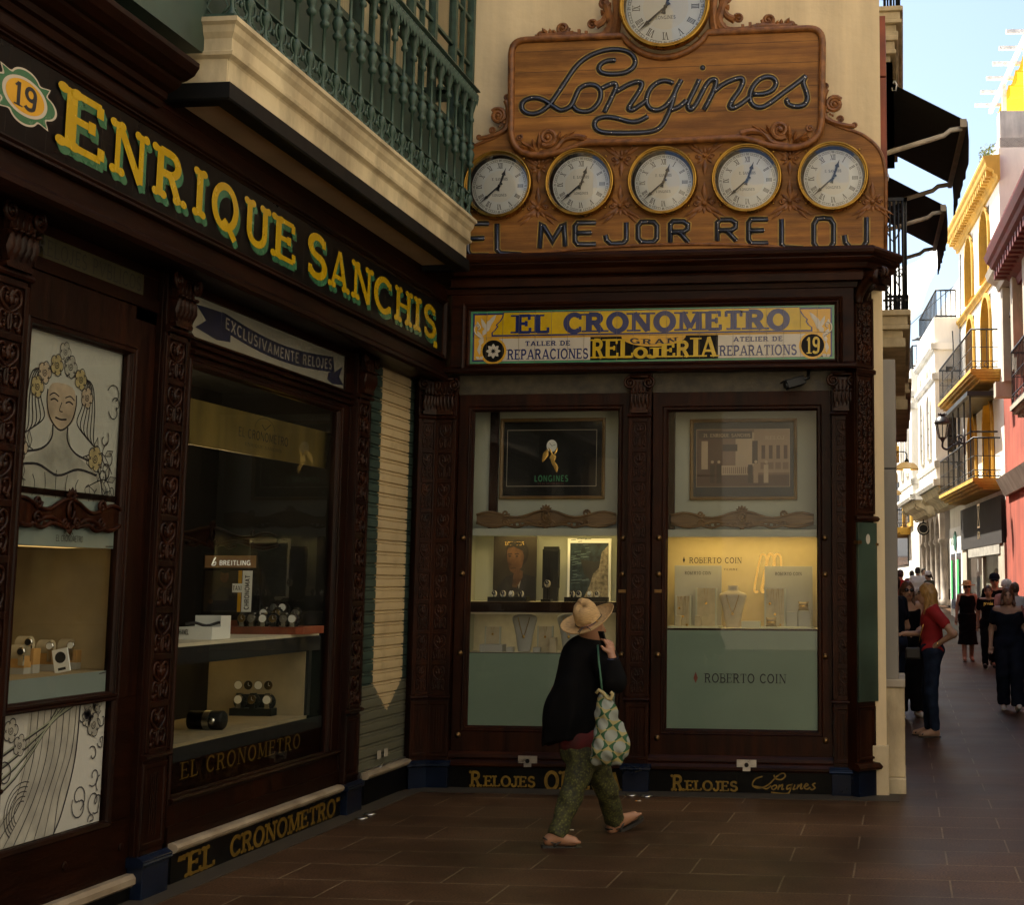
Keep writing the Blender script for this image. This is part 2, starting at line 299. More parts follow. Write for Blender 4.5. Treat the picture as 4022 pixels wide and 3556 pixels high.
# ------------------------------------------------------------------ lettering: stroke glyphs, each stroke laid on the last
A_ = arc
GL = {
 'A': (.86, [('t', [(.1, 0), (.43, 1)]), ('T', [(.43, 1), (.76, 0)]), ('t', [(.2, .3), (.66, .3)])], [(.1, 0), (.76, 0)], []),
 'B': (.7, [('T', [(.14, 0), (.14, 1)]), ('t', [(.14, .96), (.38, .96)] + A_(.38, .74, .2, .22, 90, -90, 8) + [(.14, .52)]), ('T', [(.14, .52), (.4, .52)] + A_(.4, .28, .22, .24, 90, -90, 8) + [(.14, .04)])], [(.1, 0), (.1, 1)], []),
 'C': (.78, [('T', A_(.42, .5, .33, .46, 48, 312, 18))], [], [(.66, .84), (.66, .16)]),
 'D': (.8, [('T', [(.14, 0), (.14, 1)]), ('T', [(.14, .95), (.34, .95)] + A_(.34, .5, .34, .45, 90, -90, 12) + [(.14, .05)])], [(.1, 0), (.1, 1)], []),
 'E': (.68, [('T', [(.14, 0), (.14, 1)]), ('t', [(.14, .95), (.6, .95)]), ('t', [(.14, .52), (.48, .52)]), ('t', [(.14, .05), (.62, .05)])], [(.1, 0), (.1, 1)], [(.58, .86), (.46, .52), (.62, .15)]),
 'F': (.64, [('T', [(.14, 0), (.14, 1)]), ('t', [(.14, .95), (.58, .95)]), ('t', [(.14, .5), (.46, .5)])], [(.14, 0), (.1, 1)], [(.57, .86), (.45, .5)]),
 'G': (.84, [('T', A_(.42, .5, .33, .46, 48, 335, 18)), ('T', [(.72, .0), (.72, .42)]), ('t', [(.5, .42), (.78, .42)])], [], [(.67, .84)]),
 'H': (.84, [('T', [(.16, 0), (.16, 1)]), ('T', [(.68, 0), (.68, 1)]), ('t', [(.16, .51), (.68, .51)])], [(.16, 0), (.16, 1), (.68, 0), (.68, 1)], []),
 'I': (.36, [('T', [(.18, 0), (.18, 1)])], [(.18, 0), (.18, 1)], []),
 'J': (.56, [('T', [(.38, 1), (.38, .3)] + A_(.2, .3, .18, .27, 0, -180, 10))], [(.38, 1)], []),
 'K': (.78, [('T', [(.14, 0), (.14, 1)]), ('t', [(.14, .4), (.62, 1)]), ('T', [(.3, .56), (.66, 0)])], [(.14, 0), (.14, 1), (.66, 0), (.62, 1)], []),
 'L': (.62, [('T', [(.14, 0), (.14, 1)]), ('t', [(.14, .05), (.58, .05)])], [(.12, 0), (.14, 1)], [(.58, .15)]),
 'M': (1.0, [('t', [(.14, 0), (.16, 1)]), ('T', [(.16, 1), (.5, .12)]), ('t', [(.5, .12), (.84, 1)]), ('T', [(.84, 1), (.86, 0)])], [(.14, 0), (.13, 1), (.86, 0), (.87, 1)], []),
 'N': (.86, [('t', [(.14, 0), (.14, 1)]), ('T', [(.14, 1), (.72, 0)]), ('t', [(.72, 0), (.72, 1)])], [(.14, 0), (.12, 1), (.72, 1)], []),
 'O': (.86, [('T', A_(.43, .5, .34, .46, 0, 360, 26))], [], []),
 'P': (.68, [('T', [(.14, 0), (.14, 1)]), ('T', [(.14, .95), (.36, .95)] + A_(.36, .71, .22, .24, 90, -90, 9) + [(.14, .47)])], [(.14, 0), (.1, 1)], []),
 'Q': (.88, [('T', A_(.43, .5, .34, .46, 0, 360, 26)), ('T', [(.38, .2), (.56, .06), (.76, -.16)])], [], []),
 'R': (.78, [('T', [(.14, 0), (.14, 1)]), ('T', [(.14, .95), (.38, .95)] + A_(.38, .73, .22, .22, 90, -90, 9) + [(.14, .51)]), ('T', [(.4, .51), (.66, 0)])], [(.14, 0), (.1, 1), (.67, 0)], []),
 'S': (.66, [('T', A_(.33, .735, .22, .22, 35, 270, 12)[:-1] + A_(.33, .27, .24, .235, 90, -145, 12))], [], [(.52, .85), (.12, .15)]),
 'T': (.74, [('T', [(.37, 0), (.37, 1)]), ('t', [(.06, .95), (.68, .95)])], [(.37, 0)], [(.07, .85), (.67, .85)]),
 'U': (.82, [('T', [(.15, 1), (.15, .32)] + A_(.41, .32, .26, .28, 180, 360, 12) + [(.67, 1)])], [(.15, 1), (.67, 1)], []),
 'V': (.84, [('T', [(.08, 1), (.42, 0)]), ('t', [(.42, 0), (.76, 1)])], [(.08, 1), (.76, 1)], []),
 'W': (1.1, [('T', [(.08, 1), (.32, 0)]), ('t', [(.32, 0), (.55, .9)]), ('T', [(.55, .9), (.78, 0)]), ('t', [(.78, 0), (1.02, 1)])], [(.08, 1), (1.02, 1)], []),
 'X': (.8, [('T', [(.1, 1), (.7, 0)]), ('t', [(.1, 0), (.7, 1)])], [(.1, 1), (.7, 0), (.1, 0), (.7, 1)], []),
 'Y': (.8, [('T', [(.08, 1), (.4, .48)]), ('t', [(.4, .48), (.72, 1)]), ('T', [(.4, .5), (.4, 0)])], [(.4, 0)], []),
 'Z': (.7, [('t', [(.08, .95), (.6, .95)]), ('T', [(.6, .95), (.08, .05)]), ('t', [(.08, .05), (.62, .05)])], [], []),
 '0': (.66, [('T', A_(.33, .5, .22, .46, 0, 360, 20))], [], []),
 '1': (.42, [('T', [(.24, 0), (.24, 1)]), ('t', [(.24, .98), (.08, .8)])], [(.24, 0)], []),
 '2': (.62, [('T', A_(.31, .72, .22, .24, 160, -40, 10) + [(.08, .05)]), ('t', [(.08, .05), (.56, .05)])], [], []),
 '3': (.6, [('T', A_(.28, .74, .2, .22, 150, -90, 9) + A_(.28, .27, .23, .24, 90, -150, 9))], [], []),
 '4': (.66, [('T', [(.46, 0), (.46, 1)]), ('t', [(.46, 1), (.06, .3), (.62, .3)])], [], []),
 '5': (.62, [('t', [(.54, .95), (.14, .95), (.12, .56)]), ('T', A_(.29, .32, .24, .29, 120, -150, 12))], [], []),
 '6': (.64, [('T', [(.46, .96), (.2, .66), (.1, .32)] + A_(.32, .28, .22, .25, 180, 540, 16))], [], []),
 '7': (.6, [('t', [(.06, .95), (.56, .95)]), ('T', [(.56, .95), (.22, 0)])], [], []),
 '8': (.62, [('T', A_(.31, .74, .18, .21, 0, 360, 14)), ('T', A_(.31, .27, .22, .24, 0, 360, 14))], [], []),
 '9': (.64, [('T', A_(.32, .71, .21, .25, -10, 350, 16)), ('T', [(.53, .7), (.5, .3)] + A_(.27, .25, .22, .2, 0, -150, 9))], [], []),
 '.': (.26, [('T', [(.13, 0), (.13, .12)])], [], []), "'": (.2, [('T', [(.1, 1), (.06, .76)])], [], []), '"': (.36, [('T', [(.1, 1), (.06, .76)]), ('T', [(.28, 1), (.24, .76)])], [], []),
 ' ': (.42, [], [], []), '-': (.4, [('t', [(.06, .45), (.34, .45)])], [], []),
}
def text_width(t, h, sx=1., gap=.06): return sum((GL[c][0] + gap) * h * sx for c in t) - gap * h * sx
def text(mb, t, u, v, h, w, T=.16, tt=None, sx=1., gap=.06, serif=1, mi=0, fn=None, align='l', slant=0., small=None):
    """lay string t with its left foot at (u, v); serif 0 none, 1 slab, 2 fishtail bulbs; fn bends (u, v)"""
    tt = T * .6 if tt is None else tt
    fn = fn or (lambda a, b: (a, b))
    tw = text_width(t, h, sx, gap)
    if align == 'c': u -= tw / 2
    if align == 'r': u -= tw
    for ci, c in enumerate(t):
        wd, st, sh, sv_ = GL[c]; hh = h
        X = lambda p: fn(u + p[0] * hh * sx + p[1] * hh * slant, v + p[1] * hh)
        k = 0
        for kind, pts in st:
            th = T if kind == 'T' else tt
            if len(pts) == 2 and pts[0][0] != pts[1][0] and len(pts) == 2:
                a, b = pts; pts = [a, ((a[0] + b[0]) / 2, (a[1] + b[1]) / 2), b]
            mb.ribbon(pts, th, w + .00025 * k, mi=mi, vf=X); k += 1
        if serif:
            sl = (T * .95 + .05); sth = T * .38 if serif == 1 else T * .55
            for x, y in sh:
                yy = sth / 2 if y < .5 else 1 - sth / 2
                if serif == 1:
                    mb.ribbon([(x - sl, yy), (x, yy), (x + sl, yy)], sth, w + .00025 * k, mi=mi, vf=X); k += 1
                else:
                    for sgn in (-1, 1):
                        cx, cy = X((x + sgn * T * .62, .055 if y < .5 else .945))
                        mb.disc((cx, cy), T * .52 * hh * sx, w + .00025 * k, 12, mi, ry=T * .52 * hh); k += 1
            for x, y in sv_:
                l = T * .85 + .02
                mb.ribbon([(x, y - l / 1.6), (x, y + l / 1.6)], sth * 1.25, w + .00025 * k, mi=mi, vf=X); k += 1
        u += (wd + gap) * hh * sx
    return tw
# ================================================================== SETTING
def gz(y):
    return 0.0 if y < 22 else .001 * (y - 22) ** 2 if y < 54 else 1.024 + .064 * (y - 54)
def make_ground():
    m = bpy.data.materials.new('granite slabs'); m.use_nodes = True; n, l, b = nodes_of(m)
    tc = n.new('ShaderNodeTexCoord'); mp = n.new('ShaderNodeMapping'); l.new(tc.outputs['Object'], mp.inputs[0]); mp.inputs['Location'].default_value = (.3, .12, 0)
    br = n.new('ShaderNodeTexBrick'); l.new(mp.outputs[0], br.inputs['Vector'])
    br.inputs['Scale'].default_value = 1; br.inputs['Brick Width'].default_value = .92; br.inputs['Row Height'].default_value = .46
    br.inputs['Mortar Size'].default_value = .006; br.inputs['Mortar Smooth'].default_value = .3; br.offset = .42; br.inputs['Bias'].default_value = 0
    br.inputs['Color1'].default_value = (.070, .038, .021, 1); br.inputs['Color2'].default_value = (.054, .029, .016, 1); br.inputs['Mortar'].default_value = (.15, .11, .065, 1)
    nz = n.new('ShaderNodeTexNoise'); nz.inputs['Scale'].default_value = 75; nz.inputs['Detail'].default_value = 3; l.new(tc.outputs['Object'], nz.inputs['Vector'])
    big = n.new('ShaderNodeTexNoise'); big.inputs['Scale'].default_value = .9; big.inputs['Detail'].default_value = 7; l.new(tc.outputs['Object'], big.inputs['Vector'])
    def mulramp(src, lo, hi, p0=.3, p1=.7):
        r = n.new('ShaderNodeMapRange'); l.new(src, r.inputs[0]); r.inputs[1].default_value = p0; r.inputs[2].default_value = p1; r.inputs[3].default_value = lo; r.inputs[4].default_value = hi; return r.outputs[0]
    def mulcol(a, f):
        x = n.new('ShaderNodeMix'); x.data_type = 'RGBA'; x.blend_type = 'MULTIPLY'; x.inputs[0].default_value = 1
        l.new(a, x.inputs[6]); l.new(f, x.inputs[7]); return x.outputs[2]
    c = mulcol(br.outputs[0], mulramp(nz.outputs[0], .45, 1.5)); c = mulcol(c, mulramp(big.outputs[0], .62, 1.3))
    b.inputs['Specular IOR Level'].default_value = .1
    # grey border course along the front wing
    sx = n.new('ShaderNodeSeparateXYZ'); l.new(tc.outputs['Object'], sx.inputs[0])
    vo = n.new('ShaderNodeTexVoronoi'); vo.inputs['Scale'].default_value = 2.6; l.new(tc.outputs['Object'], vo.inputs['Vector'])
    c = mulcol(c, mulramp(vo.outputs['Distance'], .55, 1.0, .035, .06))       # trodden gum spots
    wr = n.new('ShaderNodeTexNoise'); wr.inputs['Scale'].default_value = .35; wr.inputs['Detail'].default_value = 10; wr.inputs['Roughness'].default_value = .7; l.new(tc.outputs['Object'], wr.inputs['Vector']); c = mulcol(c, mulramp(wr.outputs[0], .6, 1.15, .4, .55))
    l.new(c, b.inputs['Base Color'])
    r = n.new('ShaderNodeMapRange'); l.new(big.outputs[0], r.inputs[0]); r.inputs[3].default_value = .34; r.inputs[4].default_value = .62; l.new(r.outputs[0], b.inputs['Roughness'])
    bp = n.new('ShaderNodeBump'); bp.inputs['Strength'].default_value = .35; bp.inputs['Distance'].default_value = .004; bp.invert = True
    ad = n.new('ShaderNodeMath'); ad.operation = 'MULTIPLY_ADD'; l.new(nz.outputs[0], ad.inputs[0]); ad.inputs[1].default_value = .25; l.new(br.outputs['Fac'], ad.inputs[2])
    l.new(ad.outputs[0], bp.inputs['Height']); l.new(bp.outputs[0], b.inputs['Normal'])
    MATS['slabs'] = m
    mb = MB(); ys = [-60, -16] + [-8 + 1.5 * i for i in range(60)] + [90, 120, 260]
    xs = [-120, -14, -8, -4, 0, 4, 8, 16, 140]
    mb.add([(x, y, gz(y) if y < 90 else gz(90)) for y in ys for x in xs],
           [(i * len(xs) + j, i * len(xs) + j + 1, (i + 1) * len(xs) + j + 1, (i + 1) * len(xs) + j) for i in range(len(ys) - 1) for j in range(len(xs) - 1)])
    o = mb.build('ground', m, loc=(0, 0, 0)); tag(o, 'reddish brown granite slabs paving the pedestrian street and forecourt', 'pavement', kind='structure')
make_ground()
m_strip = mat('grey kerb slab', (.036, .028, .018), .7, scale=60, var=.25, bump=.1)
mb = MB(); mb.box(-3.9, 11.62, -.02, -.05, 12.0, .004); mb.box(-3.98, 5, -.02, -3.78, 11.62, .004)
o = mb.build('border_course', m_strip); tag(o, 'narrow grey stone course along the foot of the shopfronts', 'paving', kind='structure')

# ------------------------------------------------------------------ corner building above and behind the shopfronts
cb = thing('corner_building', 'cream stucco building over the watch shop with a green balcony and glazed bay', 'building', (-6, 14, 0))
HT = 13.5
mb = MB()
mb.poly([(-12, -9), (-3.99, -9), (-3.99, 11.95), (-.145, 11.95), (-.66, 28), (-12, 28)], 4.36, HT)
mb.poly([(-.37, 11.96), (-.145, 11.95), (-.66, 28), (-.9, 28)], -.2, 4.36)
mb.box(-12, 12.9, -.2, -.5, 13.1, 4.36); mb.box(-5.3, -9, -.2, -5.1, 12.9, 4.36); mb.box(-5.1, -9, -.2, -3.985, 5.2, 4.36)
mb.build('wall', m_cream, cb)
# plinth of the corner pier
mb = MB(FR); mb.box(-.372, -.2, -.06, -.13, .38, .02); mb.build('plinth', m_creamtrim, cb, bev=.006)
# rain stains streak kept in the stucco; side strip of brown shutter frames on the street side
mb = MB(); 
for (y0, z0, z1) in ((12.3, 4.75, 5.9), (12.3, 5.92, 6.45)): mb.box(-.16, y0, z0, -.10, y0 + .5, z1)
mb.build('shutter', mat('rust red shutter paint', (.23, .06, .03), .5, scale=5), cb)
# street side balcony and the underside of the upper one
def side_balcony(y0, y1, x1, zt, zb, rail, name='side_balcony'):
    b = MB()
    xw = -.2
    for (o, a, c) in ((.0, zt - .05, zt), (-.03, zt - .13, zt - .05), (-.015, zt - .17, zt - .13), (-.07, zt - .24, zt - .17), (-.05, zb, zt - .24)):
        b.box(xw, y0 - o * 0 - o, a, x1 + o, y1, c)
    sl = b.build(name, m_creamtrim, cb, bev=.008)
    if rail:
        r = MB(); zr = zt + rail
        r.box(xw + .05, y0 + .03, zr - .03, x1 - .02, y0 + .06, zr); r.box(x1 - .05, y0 + .03, zr - .03, x1 - .02, y1, zr)
        r.box(xw + .05, y0 + .035, zt + .08, x1 - .02, y0 + .055, zt + .1); r.box(x1 - .045, y0 + .03, zt + .08, x1 - .025, y1, zt + .1)
        for i in range(5):
            x = xw + .08 + (x1 - .06 - xw - .08) * i / 4
            r.tube([(x, y0 + .045, zt), (x, y0 + .045, zr)], .011 if i % 2 else .016, 6)
        for i in range(int((y1 - y0) / .13)):
            r.tube([(x1 - .035, y0 + .06 + .13 * i, zt), (x1 - .035, y0 + .06 + .13 * i, zr)], .009, 5)
        xm = (xw + x1) / 2
        for k, zz in ((0, zr - .15), (1, zt + .32)):
            for sg in (-1, 1):
                p = spiral(xm + sg * .055, zz, .05, 1.2, 0 if sg > 0 else PI, sg); r.tube([(a, y0 + .045, c) for a, c in p], .006, 5)
                r.tube([(xm + sg * .02, y0 + .045, zz - .06), (xm + sg * .06, y0 + .045, zz - .14), (xm + sg * .02, y0 + .045, zz - .22), (xm, y0 + .045, zz - .24)], .006, 5)
        r.build('railing', m_iron, sl)
    return sl
side_balcony(12.75, 16.2, .09, 3.98, 3.66, 1.0)
side_balcony(17.4, 21.5, .12, 4.02, 3.66, 1.0)
side_balcony(13.2, 16.8, .005, 6.62, 6.38, 0)
side_balcony(14.2, 17.5, .06, 7.3, 6.98, .95)

# ------------------------------------------------------------------ big balcony over the left wing
def wrap(b, prof, u0, u1, w1, mi=0):
    k = len(prof); vs = []
    for o, v in prof: vs += [(u0 - o, v, 0), (u0 - o, v, w1 + o), (u1 + o, v, w1 + o), (u1 + o, v, 0)]
    b.add(vs, [(4 * i + j, 4 * i + j + 1, 4 * i + 5 + j, 4 * i + 4 + j) for i in range(k - 1) for j in range(3)], mi)
U0, U1, WB = 7.10, 11.47, .55
mb = MB(FL)
wrap(mb, [(-.6, 4.545), (.028, 4.545), (.03, 4.52), (.012, 4.505), (.005, 4.47), (-.012, 4.44), (-.012, 4.375), (.0, 4.368), (-.004, 4.35), (-.03, 4.335), (-.036, 4.325), (-.036, 4.215), (-.03, 4.205)], U0, U1, WB)
mb.box(U0 + .03, 4.205, .0, U1 - .03, 4.545, WB - .04)
bal = mb.build('balcony', m_creamtrim, cb)
mb = MB(FL)
wrap(mb, [(-.06, 4.206), (-.015, 4.205), (-.012, 4.12), (-.02, 4.11), (-.12, 4.11), (-.125, 4.15)], U0, U1, WB); mb.build('black_band', m_black, bal)
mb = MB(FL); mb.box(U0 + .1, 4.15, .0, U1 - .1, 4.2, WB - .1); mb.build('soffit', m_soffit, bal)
# cast iron railing
ZB = 4.55
prof = [(.02, 0), (.028, .015), (.028, .03), (.012, .05), (.011, .1), (.022, .14), (.031, .165), (.022, .19), (.012, .2), (.011, .24), (.011, .42), (.024, .425), (.03, .44), (.03, .455), (.017, .47), (.028, .49), (.036, .53), (.028, .56), (.016, .575), (.03, .585), (.03, .61), (.013, .625), (.011, .65), (.011, .8), (.025, .81), (.025, .83), (.015, .85), (.019, .88), (.033, .93), (.04, .96), (.04, .98)]
def baluster():
    b = MB(FL @ Matrix.Translation((U0 + .03, ZB, WB - .03)))
    b.lathe(prof, n=9)
    return b.build('baluster', m_verd, bal)
b0 = baluster(); nb = 21; du = (U1 - .05 - U0) / nb
for i in range(1, nb + 1): copy_tree(b0, bal, delta=(0, du * i, 0))
for i in range(1, 3): copy_tree(b0, bal, delta=(-.17 * i, 0, 0))
def scroll():
    b = MB(FL)
    for i in range(nb):
        for sg in (-1, 1):
            cu = U0 + .03 + du * (i + .5)
            for q in (0,):
                p = [(cu + sg * .085, ZB + .17), (cu + sg * .05, ZB + .19), (cu + sg * .03, ZB + .15), (cu + sg * .045, ZB + .11), (cu + sg * .07, ZB + .1), (cu + sg * .055, ZB + .06), (cu + sg * .02, ZB + .05), (cu + sg * .015, ZB + .02)]
                b.tube(to3(smooth(p, 3), WB - .03), .0075, 5)
                b.tube(to3(arc(cu + sg * .06, ZB + .045, .025, .03, 0, 360, 8), WB - .03), .006, 4)
        b.ball((cu, ZB + .03, WB - .03), (.03, .03, .016), 8); b.ball((cu, ZB + .12, WB - .03), (.012, .022, .012), 6)
    for sg in (-1, 1):
        for i in range(3):
            x = WB - .11 - .17 * i
            if x > .05: b.tube([(U0 + .03, v, x + sg * d) for d, v in ((.07, ZB + .18), (.03, ZB + .17), (.04, ZB + .11), (.06, ZB + .07), (.02, ZB + .02))], .007, 5)
    return b
scroll().build('scrollwork', m_verd, bal)
mb = MB(FL)
wrap(mb, [(-.05, ZB - .005), (.0, ZB - .004), (.0, ZB + .02), (-.055, ZB + .02)], U0, U1, WB); wrap(mb, [(-.05, ZB + .2), (-.018, ZB + .2), (-.018, ZB + .212), (-.05, ZB + .212)], U0, U1, WB)
mb.build('base_rail', m_verd, bal)
mb = MB(FL)
wrap(mb, [(-.06, ZB + 1.075), (-.055, ZB + 1.105), (-.01, ZB + 1.105), (.02, ZB + 1.09), (.03, ZB + 1.07), (.01, ZB + 1.06), (-.02, ZB + 1.055), (-.03, ZB + .98), (-.06, ZB + .98)], U0, U1, WB)
mb.build('handrail', m_verd, bal)
mb = MB(FL)
nf = 64; dd = (U1 + .02 - U0) / nf
for i in range(nf):
    u = U0 + dd * (i + .5); z = ZB + 1.05
    mb.add([(u - dd * .48, z, WB + .012), (u - dd * .38, z - .07, WB + .012), (u, z - .115, WB + .016), (u + dd * .38, z - .07, WB + .012), (u + dd * .48, z, WB + .012), (u, z - .05, WB + .03)], [(0, 1, 5), (1, 2, 5), (2, 3, 5), (3, 4, 5), (4, 0, 5)])
    mb.tube(to3(arc(u, z - .03, .012, .016, 0, 360, 6), WB + .022), .004, 4)
for i in range(4):
    x = WB - .03 - .13 * i
    mb.box(U0 - .012, ZB + .95, x - .05, U0 - .006, ZB + 1.05, x + .05)
mb.build('frieze', m_verd, bal)
# glazed bay behind the railing
WG = .385
bay = MB(FL); bay.box(U0 - 3, 4.36, 0, 11.95, 5.27, WG)
bay.box(U0 - 3, 5.27, 0, 11.95, 5.32, WG + .03)
bayo = bay.build('glazed_bay', m_verdp, cb)
mb = MB(FL); mb.box(U0 - 3, 5.32, .02, 11.9, 9, .05); mb.build('curtain', mat('cream curtain', (.75, .63, .42), .9, stretch=(1, 14, .6), scale=3, var=.14), bayo)
mb = MB(FL); gp = MB(FL)
us = [8.2, 8.75, 9.3, 9.83, 10.36, 10.88, 11.4, 11.9]
for i, u in enumerate(us):
    mb.box(u - .028, 5.32, WG - .05, u + .028, 9, WG + .01)
    if i: 
        um = (us[i - 1] + u) / 2
        if i % 2: mb.box(um - .012, 5.32, WG - .04, um + .012, 9, WG)
    for z in (5.62, 6.0, 6.4, 6.8): mb.box(u - .55, z - .012, WG - .04, u, z + .012, WG - .008)
mb.build('window_frame', m_verd, bayo)
gp.plane(7.5, 5.32, 11.9, 9, WG - .025); gp.build('window_pane', m_glass, bayo)
# ================================================================== WOODEN SHOPFRONTS
def carve_cell(b, uc, v0, wd, h, w):
    P = lambda p: [(uc + x * wd, v0 + y * h, w) for x, y in p]
    r = wd * .05
    for sg in (-1, 1):
        b.tube(P(smooth([(0, .44), (sg * .2, .52), (sg * .4, .68), (sg * .38, .88), (sg * .2, .95), (sg * .1, .86), (sg * .2, .82)], 4)), r, 5)
        b.tube(P(smooth([(0, .46), (sg * .14, .4), (sg * .34, .45), (sg * .44, .3), (sg * .34, .12), (sg * .2, .14), (sg * .24, .24)], 4)), r, 5)
        b.tube(P(smooth([(sg * .02, .04), (sg * .06, .2), (sg * .04, .42)], 3)), r * .9, 5)
        b.leaf(P([(sg * .04, .6)])[0][:2], P([(sg * .26, .8)])[0][:2], wd * .16, wd * .09, w)
        b.ball(P([(sg * .36, .08)])[0], (wd * .09, wd * .09, wd * .06), 7); b.ball(P([(sg * .2, .36)])[0], (wd * .06, wd * .06, wd * .05), 6)
    b.ball(P([(0, .7)])[0], (wd * .12, wd * .15, wd * .09), 8); b.leaf(P([(0, .56)])[0][:2], P([(0, .94)])[0][:2], wd * .2, wd * .1, w)

PED, DADO0, LEDGE, CAR0, CAR1, CAP0, CAP1 = .165, .215, .70, .738, 2.945, 3.0, 3.30
def pilaster(parent, M, u0, u1, w, woodv, ped=True):
    uc = (u0 + u1) / 2; hw = (u1 - u0) / 2
    b = MB(M); b.box(u0, DADO0, -.04, u1, CAP1 + .03, w)
    # dado with fluted sunk panel
    b.frame(u0 + .032, DADO0 + .06, u1 - .032, LEDGE - .05, [(0, w + .001), (.004, w + .008), (.03, w + .008), (.032, w)])
    for i in range(4):
        x = uc + (i - 1.5) * .022; b.box(x - .006, DADO0 + .085, w, x + .006, LEDGE - .075, w + .006)
    b.mould([(w - .01, LEDGE), (w + .02, LEDGE), (w + .03, LEDGE + .01), (w + .026, LEDGE + .022), (w + .006, LEDGE + .03), (w - .01, LEDGE + .03)], u0 - .012, u1 + .012)
    n = 9; pitch = (CAR1 - CAR0) / n
    # rails and stiles round the sunk carved panels
    b.box(u0, CAR0, w, u0 + .034, CAR1, w + .012); b.box(u1 - .034, CAR0, w, u1, CAR1, w + .012)
    for i in range(n + 1):
        v = CAR0 + pitch * i; b.box(u0 + .034, v - .016, w, u1 - .034, v + .016, w + .0118)
    b.mould([(w, CAR1 + .02), (w + .022, CAR1 + .02), (w + .03, CAR1 + .035), (w + .022, CAR1 + .05), (w, CAR1 + .055)], u0 - .008, u1 + .008)
    o = b.build('pilaster', woodv, parent, bev=.003)
    c = MB(M)
    for i in range(n): carve_cell(c, uc, CAR0 + pitch * i + .02, (u1 - u0) - .074, pitch - .04, w + .003)
    c.build('carving', m_carve if woodv is m_woodv else m_carvel, o)
    c = MB(M)   # capital: bell with acanthus, volutes, abacus
    c.poly([(uc - hw * .72, CAP0), (uc + hw * .72, CAP0), (uc + hw * .8, CAP0 + .02), (uc + hw * .62, CAP0 + .03), (uc + hw * .72, CAP0 + .14), (uc + hw * .86, CAP0 + .16), (uc + hw * .6, CAP0 + .17), (uc + hw * .66, CAP1 - .03), (uc - hw * .66, CAP1 - .03), (uc - hw * .6, CAP0 + .17), (uc - hw * .86, CAP0 + .16), (uc - hw * .72, CAP0 + .14), (uc - hw * .62, CAP0 + .03), (uc - hw * .8, CAP0 + .02)], w, w + .04)
    for i in range(5):
        x = uc + (i - 2) * hw * .34; c.leaf((x, CAP0 + .03), (x, CAP0 + .165), hw * .36, .03, w + .038); c.tube([(x, CAP0 + .17, w + .038), (x, CAP1 - .05, w + .042)], .007, 5)
        c.ball((x, CAP0 + .165, w + .06), (.014, .012, .016), 6)
    for sg in (-1, 1):
        c.tube(to3(spiral(uc + sg * hw * .82, CAP1 - .055, .05, 1.9, PI / 2, -sg), w + .05), .011, 6); c.ball((uc + sg * hw * .82, CAP1 - .055, w + .05), .016, 7)
    c.tube([(uc - hw * .8, CAP1 - .006, w + .05), (uc + hw * .8, CAP1 - .006, w + .05)], .012, 6)
    c.build('capital', m_carve if woodv is m_woodv else m_carvel, o)
    if ped:
        c = MB(M); c.box(u0 - .012, -.25, -.04, u1 + .012, PED, w + .035)
        c.mould([(-.04, PED), (w + .04, PED), (w + .05, PED + .012), (w + .042, PED + .022), (w + .046, PED + .03), (w + .03, PED + .04), (w + .014, PED + .052), (-.04, PED + .052)], u0 - .03, u1 + .03)
        c.build('pedestal', m_navytile, o, bev=.006)
    return o

def studs(parent, M, pts, w):
    b = MB(M)
    for u, v in pts: b.ball((u, v, w), (.021, .021, .016), 10); b.lathe([(.025, 0), (.024, .003), (.018, .006)], (u, v, w), 'w', 10)
    b.build('stud', m_brass, parent)

def glazed_front(parent, M, u0, v0, u1, v1, gu0, gv0, gu1, gv1, mv, mh, w=.0, name='display_window', t=.05, rv=None, gl=None):
    b = MB(M)
    a, c = (gv0, gv1) ; lo = v0 if rv is None else rv
    O = [(u0, v0), (u1, v0), (u1, v1), (u0, v1)]; I = [(gu0, gv0), (gu1, gv0), (gu1, gv1), (gu0, gv1)]
    if rv is not None: O[0], O[1] = (u0, lo), (u1, lo)
    vs = [(x, y, w + .02) for x, y in O + I] + [(x, y, w - t) for x, y in O + I]
    fs = []
    for i in range(4):
        j = (i + 1) % 4; fs += [(i, j, 4 + j, 4 + i), (4 + i, 4 + j, 12 + j, 12 + i), (8 + j, 8 + i, 12 + i, 12 + j), (j, i, 8 + i, 8 + j)]
    b.add(vs, fs)
    o = b.build(name, mv, parent, bev=.004)
    b = MB(M); b.frame(gu0, gv0, gu1, gv1, [(-.012, w - .03), (-.012, w - .008), (-.004, w), (.0, w + .012), (.012, w + .016), (.024, w + .022), (.026, w + .026), (.034, w + .019)]); b.build('bead', mv, o)
    b = MB(M); b.plane(gu0 - .01, gv0 - .01, gu1 + .01, gv1 + .01, w - .022); b.build('pane', gl or m_glass, o)
    return o
def stile_gap(b, u, v0, v1, w): b.box(u - .006, v0, w, u + .006, v1, w + .003)

